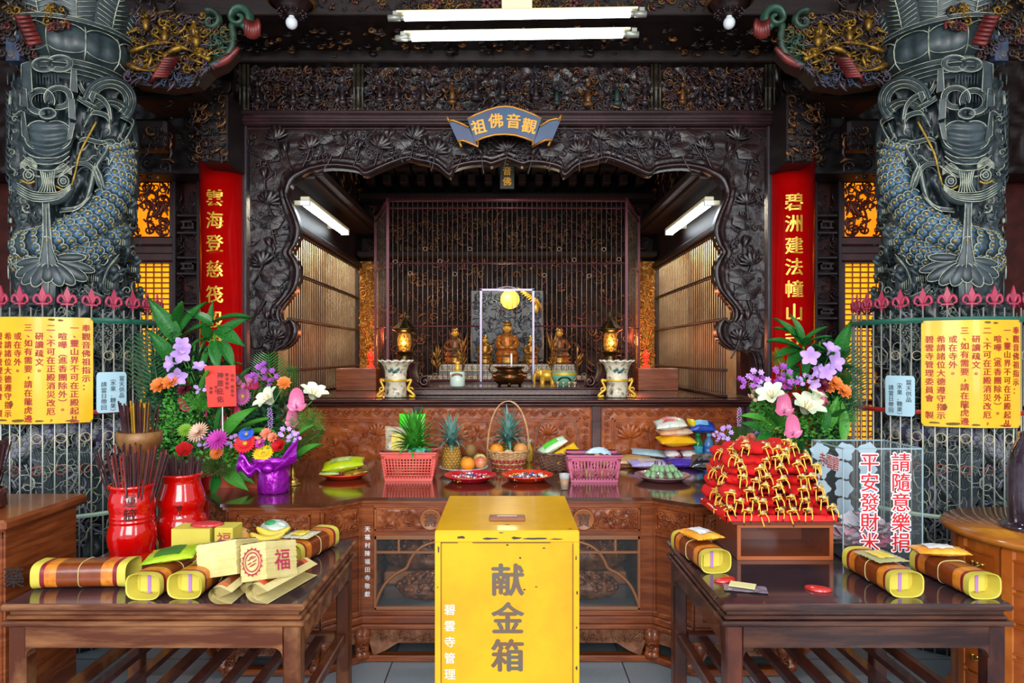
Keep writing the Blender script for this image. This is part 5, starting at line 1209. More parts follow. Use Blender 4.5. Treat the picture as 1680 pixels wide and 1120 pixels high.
# ---------------------------------------------------------------- cabinets at the picture's edges
m_oc = mat('orange_varnished_wood', 'a05018', .3, bump=.04, bs=20, col2='bc6a28', vs=6, coat=.4)
t = thing('drawer_cabinet', 'round fronted orange wood cabinet of small drawers beside the right table', 'cabinet', (2.42, 3.02, 0))
b = MB(); b.lathe([(.41, 0), (.41, .05), (.385, .06), (.385, .80), (0, .80)], 48, smooth=False); b.build('body', m_oc, t)
b = MB(); b.lathe([(0, .80), (.40, .80), (.425, .81), (.43, .825), (.42, .838), (0, .84)], 64); b.build('top', mat('pale_orange_top', '9a5618', .15, coat=.6, col2='ac6a24', vs=5), t)
for ai, a0 in enumerate((-2.95, -2.40, -1.85)):
    b = MB(); a = a0-.24; b.M = RZ(a); b.box(.38, .40, -.03, .03, .06, .80, c=.01); b.M = Matrix(); b.build('pilaster', m_oc, t)
    for k in range(5):
        z = .10+.135*k; b = MB()
        b.grid(lambda u, v: (.397*cos(a0-.18+.36*u), .397*sin(a0-.18+.36*u), z+.12*v), 8, 1, smooth=False)
        for zz in (z, z+.112): b.grid(lambda u, v: (.402*cos(a0-.18+.36*u), .402*sin(a0-.18+.36*u), zz+.008*v), 8, 1)
        d = b.build('drawer', mat('dark_orange_drawer', '8a4010', .3, col2='a45220', vs=6, coat=.3), t)
        h = MB(); p0, p1 = a0-.06, a0+.06; h.tube(smooth_path([(.40*cos(p0), .40*sin(p0), z+.07), (.42*cos(a0), .42*sin(a0), z+.05), (.40*cos(p1), .40*sin(p1), z+.07)], 4), .004, 5)
        for p_ in (p0, p1, a0): h.ell((.401*cos(p_), .401*sin(p_), z+.066), .010, .010, .008, 6, 4)
        h.build('handle', m_brass, d)
o = MB(); o.lathe([(0, 0), (.13, 0), (.135, .01), (.11, .02), (.10, .03), (.10, .26), (.09, .34), (.06, .40), (.06, .42), (.05, .42), (.05, .38), (0, .3)], 28); t = thing('glass_vase', 'dark glossy vase on the round orange drawer cabinet', 'vase', (2.32, 3.0, .841)); o.build('body', mat('dark_purple_glaze', '2a1c26', .1, coat=.8, col2='4c4450', vs=8), t)
t = thing('medicine_chest', 'brown wooden chest with black character 藥 at the left table end', 'chest', (-2.25, 2.75, 0))
b = MB(); b.box(-2.75, -1.93, 2.62, 3.05, 0, .93, c=.01); b.build('body', mat('ochre_brown_wood', '8e5218', .4, bump=.05, bs=20, col2='a8682a', vs=6), t, world=True)
b = MB(); b.box(-2.78, -1.90, 2.58, 3.10, .93, .975, c=.012); b.box(-1.935, -1.925, 2.62, 3.05, .05, .93); b.build('top', m_wood, t, world=True)
b = MB(); p = P(20, 948, 2.61); put_text(b, '藥', .085, (p.x, 2.6185, p.z), bold=.006); b.build('lettering', m_ink, t, world=True)
b = MB(); b.box(-1.96, -1.935, 2.612, 2.64, 0, .93, c=.004); b.box(-2.75, -1.935, 2.612, 2.62, .90, .93); b.build('frame', m_wood, t, world=True)
# ---------------------------------------------------------------- things on the left table (z = .75)
TZ, AZ = .7505, .8605
def yt(py): return 952/(py-583)
def ya(py): return 828.8/(py-583)
def barrel(x, y, prof, lab, txt, tz):
    t = thing('incense_barrel', lab, 'barrel', (x, y, TZ)); b = MB(); b.lathe(prof, 48); b.build('body', mat('bright_red_glaze', 'b80404', .14, coat=.8, col2='a60303', vs=4, bump=.02, bs=60), t)
    b = MB()
    for i, ch in enumerate(txt):
        m_ = MB(); put_text(m_, ch, .052 if len(txt[0]) and tz > .2 else .026, (0, 0, 0), bold=.006)
        r0 = prof_r(prof, tz-.052*i); a0 = -pi/2+.12+atan2(x, y)*0
        for v in m_.v:
            a = -pi/2-atan2(x, y)*.8+v.x/r0; z = tz-(.056 if tz > .2 else .03)*i+v.z; r = prof_r(prof, z)+.0015; v.x = r*cos(a); v.y = r*sin(a); v.z = z
        b.add(m_.v, m_.f)
    b.build('lettering', m_ink, t)
    return t
def prof_r(prof, z):
    for (r0, z0), (r1, z1) in zip(prof, prof[1:]):
        if z0 <= z <= z1 and z1 > z0: return r0+(r1-r0)*(z-z0)/(z1-z0)
    return prof[-1][0]
p1 = [(0, 0), (.090, 0), (.092, .008), (.09, .024), (.083, .034), (.084, .045), (.091, .075), (.094, .105), (.091, .135), (.083, .158), (.081, .163), (.086, .168), (.086, .174), (.082, .179), (.086, .184), (.086, .19), (.082, .196), (.087, .215), (.090, .24), (.087, .265), (.081, .288), (.082, .298), (.090, .308), (.091, .316), (.086, .320), (.078, .316), (.076, .2), (.075, .06), (0, .06)]
p2 = [(0, 0), (.088, 0), (.09, .01), (.09, .03), (.098, .05), (.107, .085), (.108, .11), (.10, .138), (.088, .152), (.09, .158), (.088, .164), (.094, .178), (.101, .20), (.098, .225), (.088, .255), (.079, .285), (.079, .305), (.087, .316), (.088, .325), (.084, .328), (.074, .324), (.072, .2), (.07, .06), (0, .06)]
Y1 = yt(919)+.0; X1 = (217-832)/1120*Y1
barrel(X1, Y1, p1, 'red glazed incense barrel with bold black characters, front left of the pair', '運籤', .262)
Y2 = 3.04; X2 = (298-832)/1120*Y2
barrel(X2, Y2, p2, 'red glazed round bellied incense barrel behind the standing yellow paper', '雙火', .19)
m_inc = mat('dark_maroon_stick', '2c1216', .5, col2='4a1c20', vs=10); m_inc2 = mat('reddish_stick', '7a2820', .5); m_ystk = mat('yellow_stick', 'c09018', .5)
def sticks(name, lab, grp, x, y, z, r0, L, n, spread, ms, seed, zb=.07, rad=.0028):
    q = random.Random(seed); pr = {}
    for k in range(n):
        a = q.uniform(0, 6.28); s = sqrt(q.random()); m_ = ms[0] if q.random() < .8 else ms[-1]; l = L*q.uniform(.92, 1.04)
        key = m_.name
        if key not in pr: b = MB(); b.tube([(0, 0, 0), (0, 0, 1)], [rad, rad*1.3], 4); o = b.build(name, m_, at=(0, 0, 0)); pr[key] = o
        else: o = pr[key].copy(); COL.objects.link(o)
        dx, dy = s*cos(a), s*sin(a); tx = spread*dx; ty = spread*dy*.8
        o.location = (x+dx*r0*.55, y+dy*r0*.55, z+zb); v = V((tx*l, ty*l, l)); o.rotation_euler = v.to_track_quat('Z', 'Y').to_euler(); o.scale = (1, 1, l)
        tag(o, lab, 'incense', grp)
sticks('incense_stick', 'dark maroon incense stick fanning out of the black lettered red barrel', 'incense sticks in the front red barrel', X1, Y1, TZ, .075, .40, 62, .30, [m_inc, m_inc2], 1)
sticks('incense_stick', 'dark incense stick standing close packed in the round bellied red barrel', 'incense sticks in the round bellied barrel', X2, Y2, TZ, .07, .33, 60, .16, [m_inc], 2)
t = thing('bamboo_pot', 'brown bamboo pot of dark and yellow sticks behind the front red barrel', 'pot', (-1.655, 3.075, TZ)); b = MB(); b.lathe([(0, 0), (.065, 0), (.067, .02), (.063, .05), (.063, .40), (.075, .43), (.092, .46), (.095, .505), (.088, .51), (.083, .46), (0, .3)], 30); b.build('pot', mat('brown_bamboo', '6a4420', .4, col2='8a5e30', vs=10), t)
sticks('incense_stick', 'dark or yellow incense stick standing in the brown bamboo pot', 'sticks in the bamboo pot', -1.655, 3.075, TZ, .085, .30, 46, .14, [m_inc, m_ystk, m_ystk], 3, zb=.34)
t = thing('incense_pot', 'dark pot of black incense sticks on the brown medicine chest', 'pot', (-2.12, 2.80, .976)); b = MB(); b.lathe([(0, 0), (.05, 0), (.06, .01), (.055, .05), (.06, .08), (.05, .08), (0, .05)], 24); b.build('pot', m_wdark, t)
sticks('incense_stick', 'black incense stick in the dark pot on the medicine chest', 'sticks on the medicine chest', -2.12, 2.80, .976, .05, .24, 34, .3, [m_inc], 4, zb=.04)
# joss paper bundles: open ended rolls of yellow paper in a printed wrapper
m_py = mat('yellow_joss_paper', 'c2b240', .6, bump=.05, bs=60, col2='ccbe4c', vs=5); m_pc = mat('cream_joss_paper', 'd4c488', .7, bump=.15, bs=90, col2='c6b470', vs=10)
m_pb = mat('brown_printed_wrapper', '6a2c0c', .3, coat=.3, col2='7e3812', vs=20, bump=.1, bs=60); m_po = mat('orange_printed_band', 'd08024', .35, coat=.3, col2='b86018', vs=40); m_pm = mat('maroon_band', '7a1820', .4); m_pp = mat('purple_strip', 'a070b0', .5); m_gl = mat('pale_gold_label', 'c8c070', .4, col2='a8a868', vs=30)
def bundle_mesh():
    parts = {}
    L, W_, H_ = .32, .062, .046
    def ring(v, f=1, inner=1.0):
        out = []
        for k in range(32):
            a = 2*pi*k/32; c, s_ = cos(a), sin(a); n = 3.4
            rr = (abs(c)**n+abs(s_)**n)**(-1/n)
            out.append((v, W_*f*inner*rr*c, H_+H_*f*inner*rr*s_ if f <= 1.0 else max(.0, H_+H_*f*inner*rr*s_)))
        return out
    secs = [(-L/2, 1.0, 0), (-L/2+.03, .97, 0), (-L/2+.045, .95, 1), (-L/2+.055, .95, 2), (-L/2+.085, .95, 3), (L/2-.085, .95, 3), (L/2-.055, .95, 2), (L/2-.045, .95, 1), (L/2-.03, .97, 0), (L/2, 1.0, 0)]
    paper = MB(); band = MB(); wrap = MB(); maroon = MB()
    for i in range(len(secs)-1):
        v0, f0, k0 = secs[i]; v1, f1, k1 = secs[i+1]; k = max(k0, k1) if i < 4 else max(k0, k1)
        kk = (0, 1, 2, 2, 3, 2, 2, 1, 0)[i]
        kk = {0: 0, 1: 1, 2: 2, 3: 2, 4: 3, 5: 2, 6: 2, 7: 1, 8: 0}[i]
        tgt = (paper, maroon, band, wrap)[kk]; tgt.add(ring(v0, f0)+ring(v1, f1), [(a, (a+1) % 32, 32+(a+1) % 32, 32+a) for a in range(32)], True)
    for s in (-1, 1):      # hollow ends
        r0 = ring(s*L/2, 1.0); r1 = ring(s*(L/2-.002), 1.0, .93); r2 = ring(s*(L/2-.05), 1.0, .80)
        fs = [(a, (a+1) % 32, 32+(a+1) % 32, 32+a) for a in range(32)]; paper.add(r0+r1, fs); paper.add(r1+r2, fs); paper.add(r2, [tuple(range(32))])
        paper.box(s*(L/2-.052), s*(L/2-.042), -.034, .034, .014, .078, c=.002)
    strip = MB(); [strip.box(s*(L/2-.040), s*(L/2-.042), -.006, .006, .012, .08) for s in (-1,)]
    strip2 = MB(); strip2.box(L/2-.042, L/2-.040, -.006, .006, .012, .08)
    string = MB(); string.tube([(0, p[1]*1.02, max(.001, p[2]*1.01)) for p in ring(0, .95)], .0016, 4, closed=True)
    return [('paper', paper, m_py), ('band', band, m_po), ('wrapper', wrap, m_pb), ('edge_band', maroon, m_pm), ('end_strip', strip, m_pp), ('end_strip', strip2, m_pp), ('string', string, m_pc)]
BP = None
def bundle(lab, x, y, rz, z=TZ, sc=1, rx=0):
    global BP
    if BP is None:
        BP = thing('joss_paper_bundle', lab, 'paper bundle', (x, y, z), rz, 'joss paper bundles'); [b.build(n, m_, BP) for n, b, m_ in bundle_mesh()]; o = BP
    else: o = copy_tree(BP, loc=(x, y, z), rz=rz, label=lab)
    o.scale = (sc,)*3; o.rotation_euler = (rx, 0, rz); return o
bundle('yellow and brown joss paper bundle lying alone at the left end of left table', -1.555, 2.53, .06, sc=1.04)
bundle('joss paper bundle showing an open yellow end, left one under the green snack bag', -1.255, 2.53, 1.50)
bundle('joss paper bundle showing an open yellow end, just right of the bundle under green bag', -1.118, 2.54, 1.52)
bundle('joss paper bundle behind the standing yellow paper stack', -1.13, 2.78, .3, z=TZ, sc=.72) if 0 else None
bundle('joss paper bundle with yellow packet on top, back right corner of left table', -.845, 2.90, 1.34)
bundle('joss paper bundle topped by an orange snack bag, beside the red pouch heap', .795, 2.82, 1.70)
bundle('joss paper bundle with a yellow and grey packet, before the acrylic box', 1.398, 2.555, 1.60)
bundle('joss paper bundle topped by an orange snack bag, near the round cabinet', 1.665, 2.535, 1.64, sc=.98).location.x = 1.655
def pillow(name, lab, cat, c, w_, d, h, m_, m2=None, rz=0, tilt=(0, 0), group=None, seed=1, txt=None, tm=None, m3=None, ts=.02):
    t = thing(name, lab, cat, c, rz, group); t.rotation_euler = (tilt[0], tilt[1], rz); b = MB()
    def f(s):
        def g(u, v):
            e = (sin(pi*u)**.5)*(sin(pi*v)**.45); cr = .004*sin(v*60) if u < .05 or u > .95 else 0
            return ((u-.5)*w_*(1-.06*sin(pi*v)*(1 if u in (0, 1) else 0)), (v-.5)*d*(1-.07*sin(pi*u)), h/2+s*h/2*e*(1+.15*nz(u*4, v*4, seed))+cr*.5+.003*nz(u*14, v*14, seed))
        return g
    b.grid(f(1), 26, 18); b.grid(f(-1), 26, 18); b.build('packet', m_, t)
    if m2:
        b = MB(); b.grid(lambda u, v: ((.22+.5*u-.5)*w_, (.2+.55*v-.5)*d, h/2+h/2*(sin(pi*(.22+.5*u))**.5)*(sin(pi*(.2+.55*v))**.45)*(1+.15*nz((.22+.5*u)*4, (.2+.55*v)*4, seed))+.0035+.003*nz((.22+.5*u)*14, (.2+.55*v)*14, seed)), 12, 9); b.build('label', m2, t)
    if m3:
        b = MB(); [b.box(s*w_*.5, s*w_*.46, -d*.48, d*.48, h*.45, h*.56) for s in (-1, 1)]; b.build('seal', m3, t)
    return t
mg = mat('lime_green_foil', '8ab418', .25, coat=.5, col2='b4cc30', vs=9); ms = mat('silver_foil', '8a9498', .2, .7, col2='3c4448', vs=14, bump=.3, bs=30); mo = mat('orange_foil', 'e09020', .3, coat=.4, col2='f0b040', vs=10); mw = mat('white_print', 'dcdcd8', .4, col2='a8b4c0', vs=30); mlb = mat('clear_wrap_print', 'b8c0b0', .25, coat=.5, col2='d8c890', vs=20)
myl = mat('bright_yellow_foil', 'e0c010', .3, coat=.3, col2='ecd848', vs=8)
pillow('snack_bag', 'lime green snack bag lying on the left paper bundle of the pair', 'snack', (-1.245, 2.55, TZ+.092), .19, .14, .035, mg, mat('dark_green_print', '3a6a28', .4), .1, (.12, -.12))
pillow('snack_bag', 'silver and orange snack bag on the right paper bundle of the pair', 'snack', (-1.085, 2.58, TZ+.094), .15, .13, .04, ms, mo, .35, (.1, -.1), seed=4)
pillow('snack_bag', 'flat yellow packet lying on the joss bundle at back right of the left table', 'snack', (-.86, 2.86, TZ+.094), .12, .13, .012, mlb, myl, -.2, seed=5)
pillow('snack_bag', 'orange snack bag with white print on the bundle by the red pouch heap', 'snack', (.80, 2.83, TZ+.093), .13, .17, .035, mo, mw, 1.9-pi/2, seed=6)
pillow('snack_bag', 'flat yellow and grey packet on the bundle before the acrylic box', 'snack', (1.40, 2.56, TZ+.092), .13, .16, .012, mat('grey_green_print', '9a9a68', .4, col2='b4b078', vs=9), myl, .15, seed=7)
pillow('snack_bag', 'orange snack bag with white print on the bundle near the round cabinet', 'snack', (1.645, 2.60, TZ+.091), .19, .11, .035, mo, mw, -.1, seed=8)
# folded joss paper
m_stamp = mat('magenta_red_stamp', 'b0284c', .5)
def pstack(lab, c, w_, d, h, rz, tilt, n=9, stamp=None, m_=m_pc, top=None):
    t = thing('joss_paper_stack', lab, 'paper stack', c, rz); t.rotation_euler = (tilt[0], tilt[1], rz); q = random.Random(hash(lab) % 100 if 0 else len(lab)); b = MB()
    for k in range(n): z = h*k/n; dx, dy = q.uniform(-.0015, .0015), q.uniform(-.0015, .0015); b.box(-w_/2+dx, w_/2+dx, -d/2+dy, d/2+dy, z, z+h/n*.975)
    b.build('sheets', m_, t)
    if top: b = MB(); b.box(-w_/2+.004, w_/2-.004, -d/2+.004, d/2-.004, h, h+.004); b.build('printed_cover', top, t)
    if stamp:
        b = MB()
        if 'seal' in stamp:
            cx = -w_*.02; cz = h*.5; yy = -d/2-.0045; r = min(h, w_)*.36
            for rr_ in (r, r*.75): b.tube([(cx+rr_*cos(a), yy, cz+rr_*sin(a)) for a in [2*pi*k/24 for k in range(24)]], .002, 4, closed=True)
            for k in range(16): a = 2*pi*k/16; b.add([(cx+r*1.02*cos(a-.12), yy, cz+r*1.02*sin(a-.12)), (cx+r*1.02*cos(a+.12), yy, cz+r*1.02*sin(a+.12)), (cx+r*1.2*cos(a), yy, cz+r*1.2*sin(a))], [(0, 1, 2)])
            for k in range(7): a = k*.9; b.tube([(cx+r*.3*cos(a)-.008, yy, cz+r*.35*sin(a)), (cx+r*.3*cos(a)+.008, yy, cz+r*.35*sin(a)+.006)], .0018, 4)
        if 'fu' in stamp: put_text(b, '福', h*.62, (w_/2+.0045, 0, h*.48), bold=.008, M=RZ(pi/2))
        b.build('red_stamp', m_stamp, t)
    return t
pstack('upright stack of yellow folded joss paper in front of the red barrels', (-1.275, 2.80, TZ), .155, .10, .155, .0, (0, 0), 1, None, m_py)
t = thing('joss_paper_stack', 'upright crimson stamped joss paper leaning in front of the round bellied barrel', 'paper stack', (-1.15, 2.80, TZ)); b = MB(); b.box(-.03, .045, -.05, .05, 0, .155, c=.002); b.build('sheets', m_py, t); b = MB(); put_text(b, '福', .06, (.01, -.0515, .11), bold=.008); b.build('red_stamp', m_stamp, t)
b = MB(); b.ell((-.08, 0, .157), .07, .04, .015, 14, 6); b.build('red_wrap', mat('clear_red_wrap', 'b03030', .2, coat=.6), t)
pstack('thick folded joss paper block without seal, left of the block with round red seal', (-1.02, 2.50, TZ+.045), .165, .13, .12, -.22, (-.22, -.20), 22, 'fu', m_pc, mat('dark_striped_cover', '3c2c20', .4, col2='a08848', vs=40))
pstack('thick folded joss paper block with round red seal and red character', (-.855, 2.46, TZ+.045), .12, .15, .128, -.42, (-.2, -.24), 24, 'seal fu', m_pc, MATS['dark_striped_cover'])
def folded(lab, c, L, r, rz, wrap):
    t = thing('rolled_joss_paper', lab, 'paper roll', c, rz); b = MB()
    for k in range(6):
        rr_ = r*(1-.14*k); pts = [(0, -1.9*rr_, .003+.002*k)]+[(0, -.6*rr_+rr_*(1.25)*sin(a)*.9, r*.95-rr_*.9*cos(a)) for a in [pi*j/10 for j in range(11)]]+[(0, -1.9*rr_, r*1.25-.004*k)]
        vs = []; 
        for p in pts: vs.append((-L/2, p[1], max(.001, p[2])))
        for p in pts: vs.append((L/2-.004*k, p[1], max(.001, p[2])))
        n = len(pts); (b).add(vs, [(i, i+1, n+i+1, n+i) for i in range(n-1)], True)
    b.build('sheets', m_pc, t)
    b = MB()
    for x0, x1, mi in ((-L/2+.02, -L/2+.045, 1), (-L/2+.045, L/2-.045, 0), (L/2-.045, L/2-.02, 1)):
        rr_ = r*1.04; pts = [(0, -.6*r+rr_*1.25*sin(a)*.9, r*.95-rr_*.92*cos(a)) for a in [.3+(pi-.3)*j/10 for j in range(11)]]+[(0, -1.6*r, r*1.25+.003)]
        n = len(pts); b.mi = mi; b.add([(x0, p[1], max(.001, p[2])) for p in pts]+[(x1, p[1], max(.001, p[2])) for p in pts], [(i, i+1, n+i+1, n+i) for i in range(n-1)], True)
    b.build('wrapper', [m_pb, mat('orange_red_edge', 'c8502c', .4)], t)
    return t
folded('folded joss paper roll lying under the plain paper block at the table front', (-1.0, 2.46, TZ), .26, .033, 1.75-.2, 0)
folded('folded joss paper roll nearest the front right corner of the left table', (-.84, 2.50, TZ), .32, .036, 1.30, 0)
folded('folded joss paper roll behind the nearest roll at the table corner', (-.79, 2.60, TZ+.0), .26, .028, 1.30, 0).location = (-.905, 2.56, TZ)
# plate with bananas and pear on the left table
def plate(lab, x, y, r, m_, z=AZ, h=.03, oval=1.0):
    t = thing('plate', lab, 'plate', (x, y, z)); b = MB(); b.lathe([(0, 0), (r*.62, 0), (r*.70, .004), (r*.93, h*.85), (r, h), (r, h+.004), (r*.96, h+.003), (r*.70, .010), (0, .008)], 40); o = b.build('dish', m_, t); t.scale = (1, oval, 1); return t
m_rp = mat('red_plastic', 'd01414', .25, coat=.4); m_op = mat('orange_red_plastic', 'd83414', .25, coat=.4)
Yp = 2.93
plate('red plastic plate holding bananas and a pear on the left table', -1.08, Yp, .15, m_op, TZ)
m_ban = mat('yellow_banana_skin', 'd8c040', .45, col2='c4b050', vs=12)
def banana(x, y, z, rz, lab, m_=m_ban, L=.09, r=.017, cat='banana', grp=None, tilt=0):
    t = thing('banana', lab, cat, (x, y, z), rz, grp); b = MB(); pts = [(L*sin(a), 0, L*.9-L*.9*cos(a)+r) for a in [-.9+1.8*k/10 for k in range(11)]]
    b.tube(pts, [r*f for f in (.3, .75, .92, 1, 1, 1, 1, 1, .9, .6, .3)], 6); b.build('fruit', m_, t); b = MB(); b.tube([pts[0], (pts[0][0]-.015, 0, pts[0][2]+.012)], [.005, .004], 5); b.build('stalk', mat('brown_stalk', '5a4020', .6), t); t.rotation_euler = (tilt, 0, rz); return t
banana(-1.01, Yp-.05, TZ+.055, .1, 'yellow banana curving along the front of the red plate'); banana(-1.0, Yp-.015, TZ+.068, -.05, 'yellow banana lying behind the front banana on red plate'); banana(-1.01, Yp+.02, TZ+.060, .05, 'yellow banana at the back of the red plate, by the round can')
t = thing('pear', 'large yellow orange pear on the red plate beside the bananas', 'pear', (-1.14, Yp-.01, TZ+.014)); b = MB(); b.lathe([(0, .0), (.03, .004), (.048, .03), (.047, .06), (.035, .085), (.015, .098), (0, .097)], 24); b.build('fruit', mat('pear_skin', 'd8a050', .4, col2='c89038', vs=10), t); b = MB(); b.tube([(0, 0, .095), (.006, 0, .115)], .003, 5); b.build('stalk', MATS['brown_stalk'], t)
t = thing('wrapped_package', 'round clear wrapped package with green spot behind the bananas', 'package', (-1.03, Yp+.095, TZ+.034)); b = MB(); b.ell((0, 0, .045), .07, .05, .045, 16, 10); b.build('wrap', mat('silver_green_wrap', 'b8c8b8', .2, .3, coat=.5, bump=.4, bs=30), t); b = MB(); b.ell((-.01, -.015, .078), .03, .024, .012, 12, 6); b.build('green_spot', mat('green_spot', '2c8a4c', .4), t)
# ---------------------------------------------------------------- right table
t = thing('riser_box', 'open fronted brown wooden riser box under the red pouch heap', 'box', (1.155, 2.98, TZ)); m_rb = mat('reddish_brown_board', '6a3018', .3, coat=.4, bump=.03, bs=20, col2='7c3c20', vs=6, stretch=(.5, 5, 5))
b = MB(); b.box(-.20, .20, -.14, .14, .135, .15, c=.002); b.box(-.225, .225, -.16, .16, .15, .165, c=.003); b.box(-.20, .20, -.14, .14, 0, .014, c=.002); b.box(-.20, -.186, -.14, .14, .014, .135); b.box(.186, .20, -.14, .14, .014, .135); b.box(-.19, .19, .13, .14, .014, .135); b.build('case', m_rb, t)
b = MB(); [b.box(x0, x1, -.146, -.138, z0, z1, c=.001) for x0, x1, z0, z1 in ((-.20, .20, 0, .016), (-.20, .20, .134, .15), (-.20, -.184, .016, .134), (.184, .20, .016, .134))]; b.build('front_edge', mat('orange_brown_edge', '9a5028', .35), t)
RZT = TZ+.1655
t = thing('red_tray', 'shallow red plastic tray on the riser box under the pouches', 'tray', (1.125, 2.97, RZT)); b = MB(); b.box(-.22, .22, -.165, .165, 0, .006, c=.002)
for (x0, x1, y0, y1) in ((-.235, .235, -.18, -.165), (-.235, .235, .165, .18), (-.235, -.22, -.18, .18), (.22, .235, -.18, .18)): b.box(x0, x1, y0, y1, .002, .03, c=.005)
b.build('tray', m_rp, t)
m_vel = mat('scarlet_velvet', 'c80403', .85, col2='b00202', vs=30, bump=.1, bs=200); m_cord = mat('yellow_cord', 'f0bc48', .5); m_charm = mat('brass_charm', '9a7c4c', .4, .4, col2='d8c090', vs=60)
pr = thing('red_pouch', 'scarlet velvet charm pouch with yellow cord in the heap on the red tray', 'pouch', (0, 0, 0), 0, 'charm pouches heaped on the red tray')
b = MB(); b.grid(lambda u, v: ((.034+.008*sin(pi*v))*cos(2*pi*u)*(.2+.8*sin(pi*min(1, v*.9+.05))**.5), -.06+.13*v, .016+.016*sin(2*pi*u)*(.15+.85*sin(pi*min(1, v*.92+.04))**.5)), 14, 10); b.build('bag', m_vel, pr)
b = MB(); q = random.Random(6)
b.tube(smooth_path([(-.004, -.052, .02), (-.010, -.070, .026), (-.012, -.080, .012), (-.010, -.083, -.004)], 3), .0021, 5); b.tube(smooth_path([(.004, -.052, .02), (.010, -.066, .028), (.014, -.076, .018), (.013, -.079, .004)], 3), .0021, 5); b.tube(smooth_path([(-.004, -.05, .02), (-.02, -.064, .03), (0, -.072, .034), (.018, -.062, .028), (.004, -.05, .02)], 3), .0018, 5); b.build('cord', m_cord, pr)
b = MB(); b.ell((-.010, -.084, -.007), .003, .003, .005, 6, 4); b.ell((.013, -.080, .001), .003, .003, .005, 6, 4); b.build('bead', mat('dark_bead', '3c2a1c', .4), pr)
b = MB(); b.ell((.003, -.064, .034), .010, .006, .008, 8, 5); b.ell((.012, -.064, .035), .005, .005, .006, 6, 4); b.build('charm', m_charm, pr)
q = random.Random(12); first = True; n = 0
for lay in range(7):
    z = RZT+.008+lay*.042; rows = 3 if lay < 6 else 2; hw = .185-.010*lay - (.03 if lay > 5 else 0)
    for row in range(rows):
        y = 2.97-.115+.0+row*.10+lay*.014; c = 7 if lay < 2 else (6 if lay < 5 else 5)
        if row > 0 and lay < 5: continue_ = row == 1
        if row == 1 and lay in (1, 2, 3, 4): continue
        for k in range(c):
            x = 1.125-.012-hw+2*hw*k/(c-1)+q.uniform(-.012, .012)
            o = pr if first else copy_tree(pr); first = False; n += 1
            o.location = (x, y+q.uniform(-.012, .012), z+q.uniform(-.004, .008)); o.rotation_euler = (q.uniform(-.15, .2), q.uniform(-.3, .3), q.uniform(-.35, .35)); s = q.uniform(.98, 1.18); o.scale = (s*1.05, s, s*1.3)
for k in range(18):    # pouches along the left and right edge, ends outward
    lay = k//3; s = -1 if k % 2 else 1; o = copy_tree(pr, loc=(1.115+s*(.155-.009*lay), 2.90+.07*(k % 3), RZT+.012+.042*lay), rz=(0, .1, s*1.15+q.uniform(-.3, .3)))
    o.scale = (1.1, 1.1, 1.35)
t = thing('rice_donation_box', 'clear acrylic donation box with red characters and banknotes inside', 'donation box', (1.565, 2.99, TZ))
m_acr = mat('clear_acrylic', '8c989c', .03, alpha=.045)
for (x0, x1, y0, y1, z0, z1) in ((-.165, .165, -.145, -.141, .01, .46), (-.165, .165, .141, .145, .01, .46), (-.165, -.161, -.141, .141, .01, .46), (.161, .165, -.141, .141, .01, .46), (-.168, .168, -.148, .148, .46, .465)): b = MB(); b.box(x0, x1, y0, y1, z0, z1); b.build('clear_panel', m_acr, t)
b = MB(); b.box(-.17, .17, -.15, .15, 0, .012, c=.003); b.build('base_plate', mat('smoky_base', '30343c', .2), t)
b = MB()
for x in (-.165, .165):
    for y in (-.145, .145): b.box(x-.002, x+.002, y-.002, y+.002, .01, .465)
for (x0, x1, y) in ((-.165, .165, -.145), (-.165, .165, .145)): b.box(x0, x1, y-.002, y+.002, .458, .464)
for x in (-.165, .165): b.box(x-.002, x+.002, -.145, .145, .458, .464)
b.build('polished_edge', mat('pale_edge', '8aa0a8', .2), t)
m_rl = mat('red_sticker_letters', 'c01420', .4); m_wl = mat('white_letter_backing', 'e4ecee', .4)
w1 = MB(); w2 = MB()
for col, txt in ((.075, '請隨意樂捐'), (-.055, '平安發財米')):
    for k, ch in enumerate(txt): put_text(w1, ch, .082, (col, -.1472, .405-.083*k), bold=.015); put_text(w2, ch, .086, (col, -.1458, .405-.083*k), bold=.055)
for (x_, y_), ch in zip(((-.085, .39), (-.03, .39), (.035, .39)), '碧雲寺'): 
    for z_, c2 in ((0, ch),): put_text(w1, c2, .062, (-.1672, -y_*0+x_, y_), bold=.0, M=RZ(-pi/2)); put_text(w2, c2, .066, (-.1658, x_, y_), bold=.045, M=RZ(-pi/2))
w1.build('red_lettering', m_rl, t); w2.build('white_lettering_edge', m_wl, t)
b = MB(); q = random.Random(8)    # pale backs of the stickers on the far panels
for k in range(5):
    for x in (-.13, -.02, .09):
        cx, cz = x+q.uniform(-.005, .005), .41-.085*k
        b.add([(cx+.040*(1+.22*sin(5*a+k))*cos(a), .1395, cz+.042*(1+.18*sin(4*a+x*40))*sin(a)) for a in [2*pi*j/20 for j in range(20)]], [tuple(range(20))])
b.build('sticker_back', mat('pale_blue_sticker_back', 'a4bcc8', .5), t)
q = random.Random(3); b0 = []
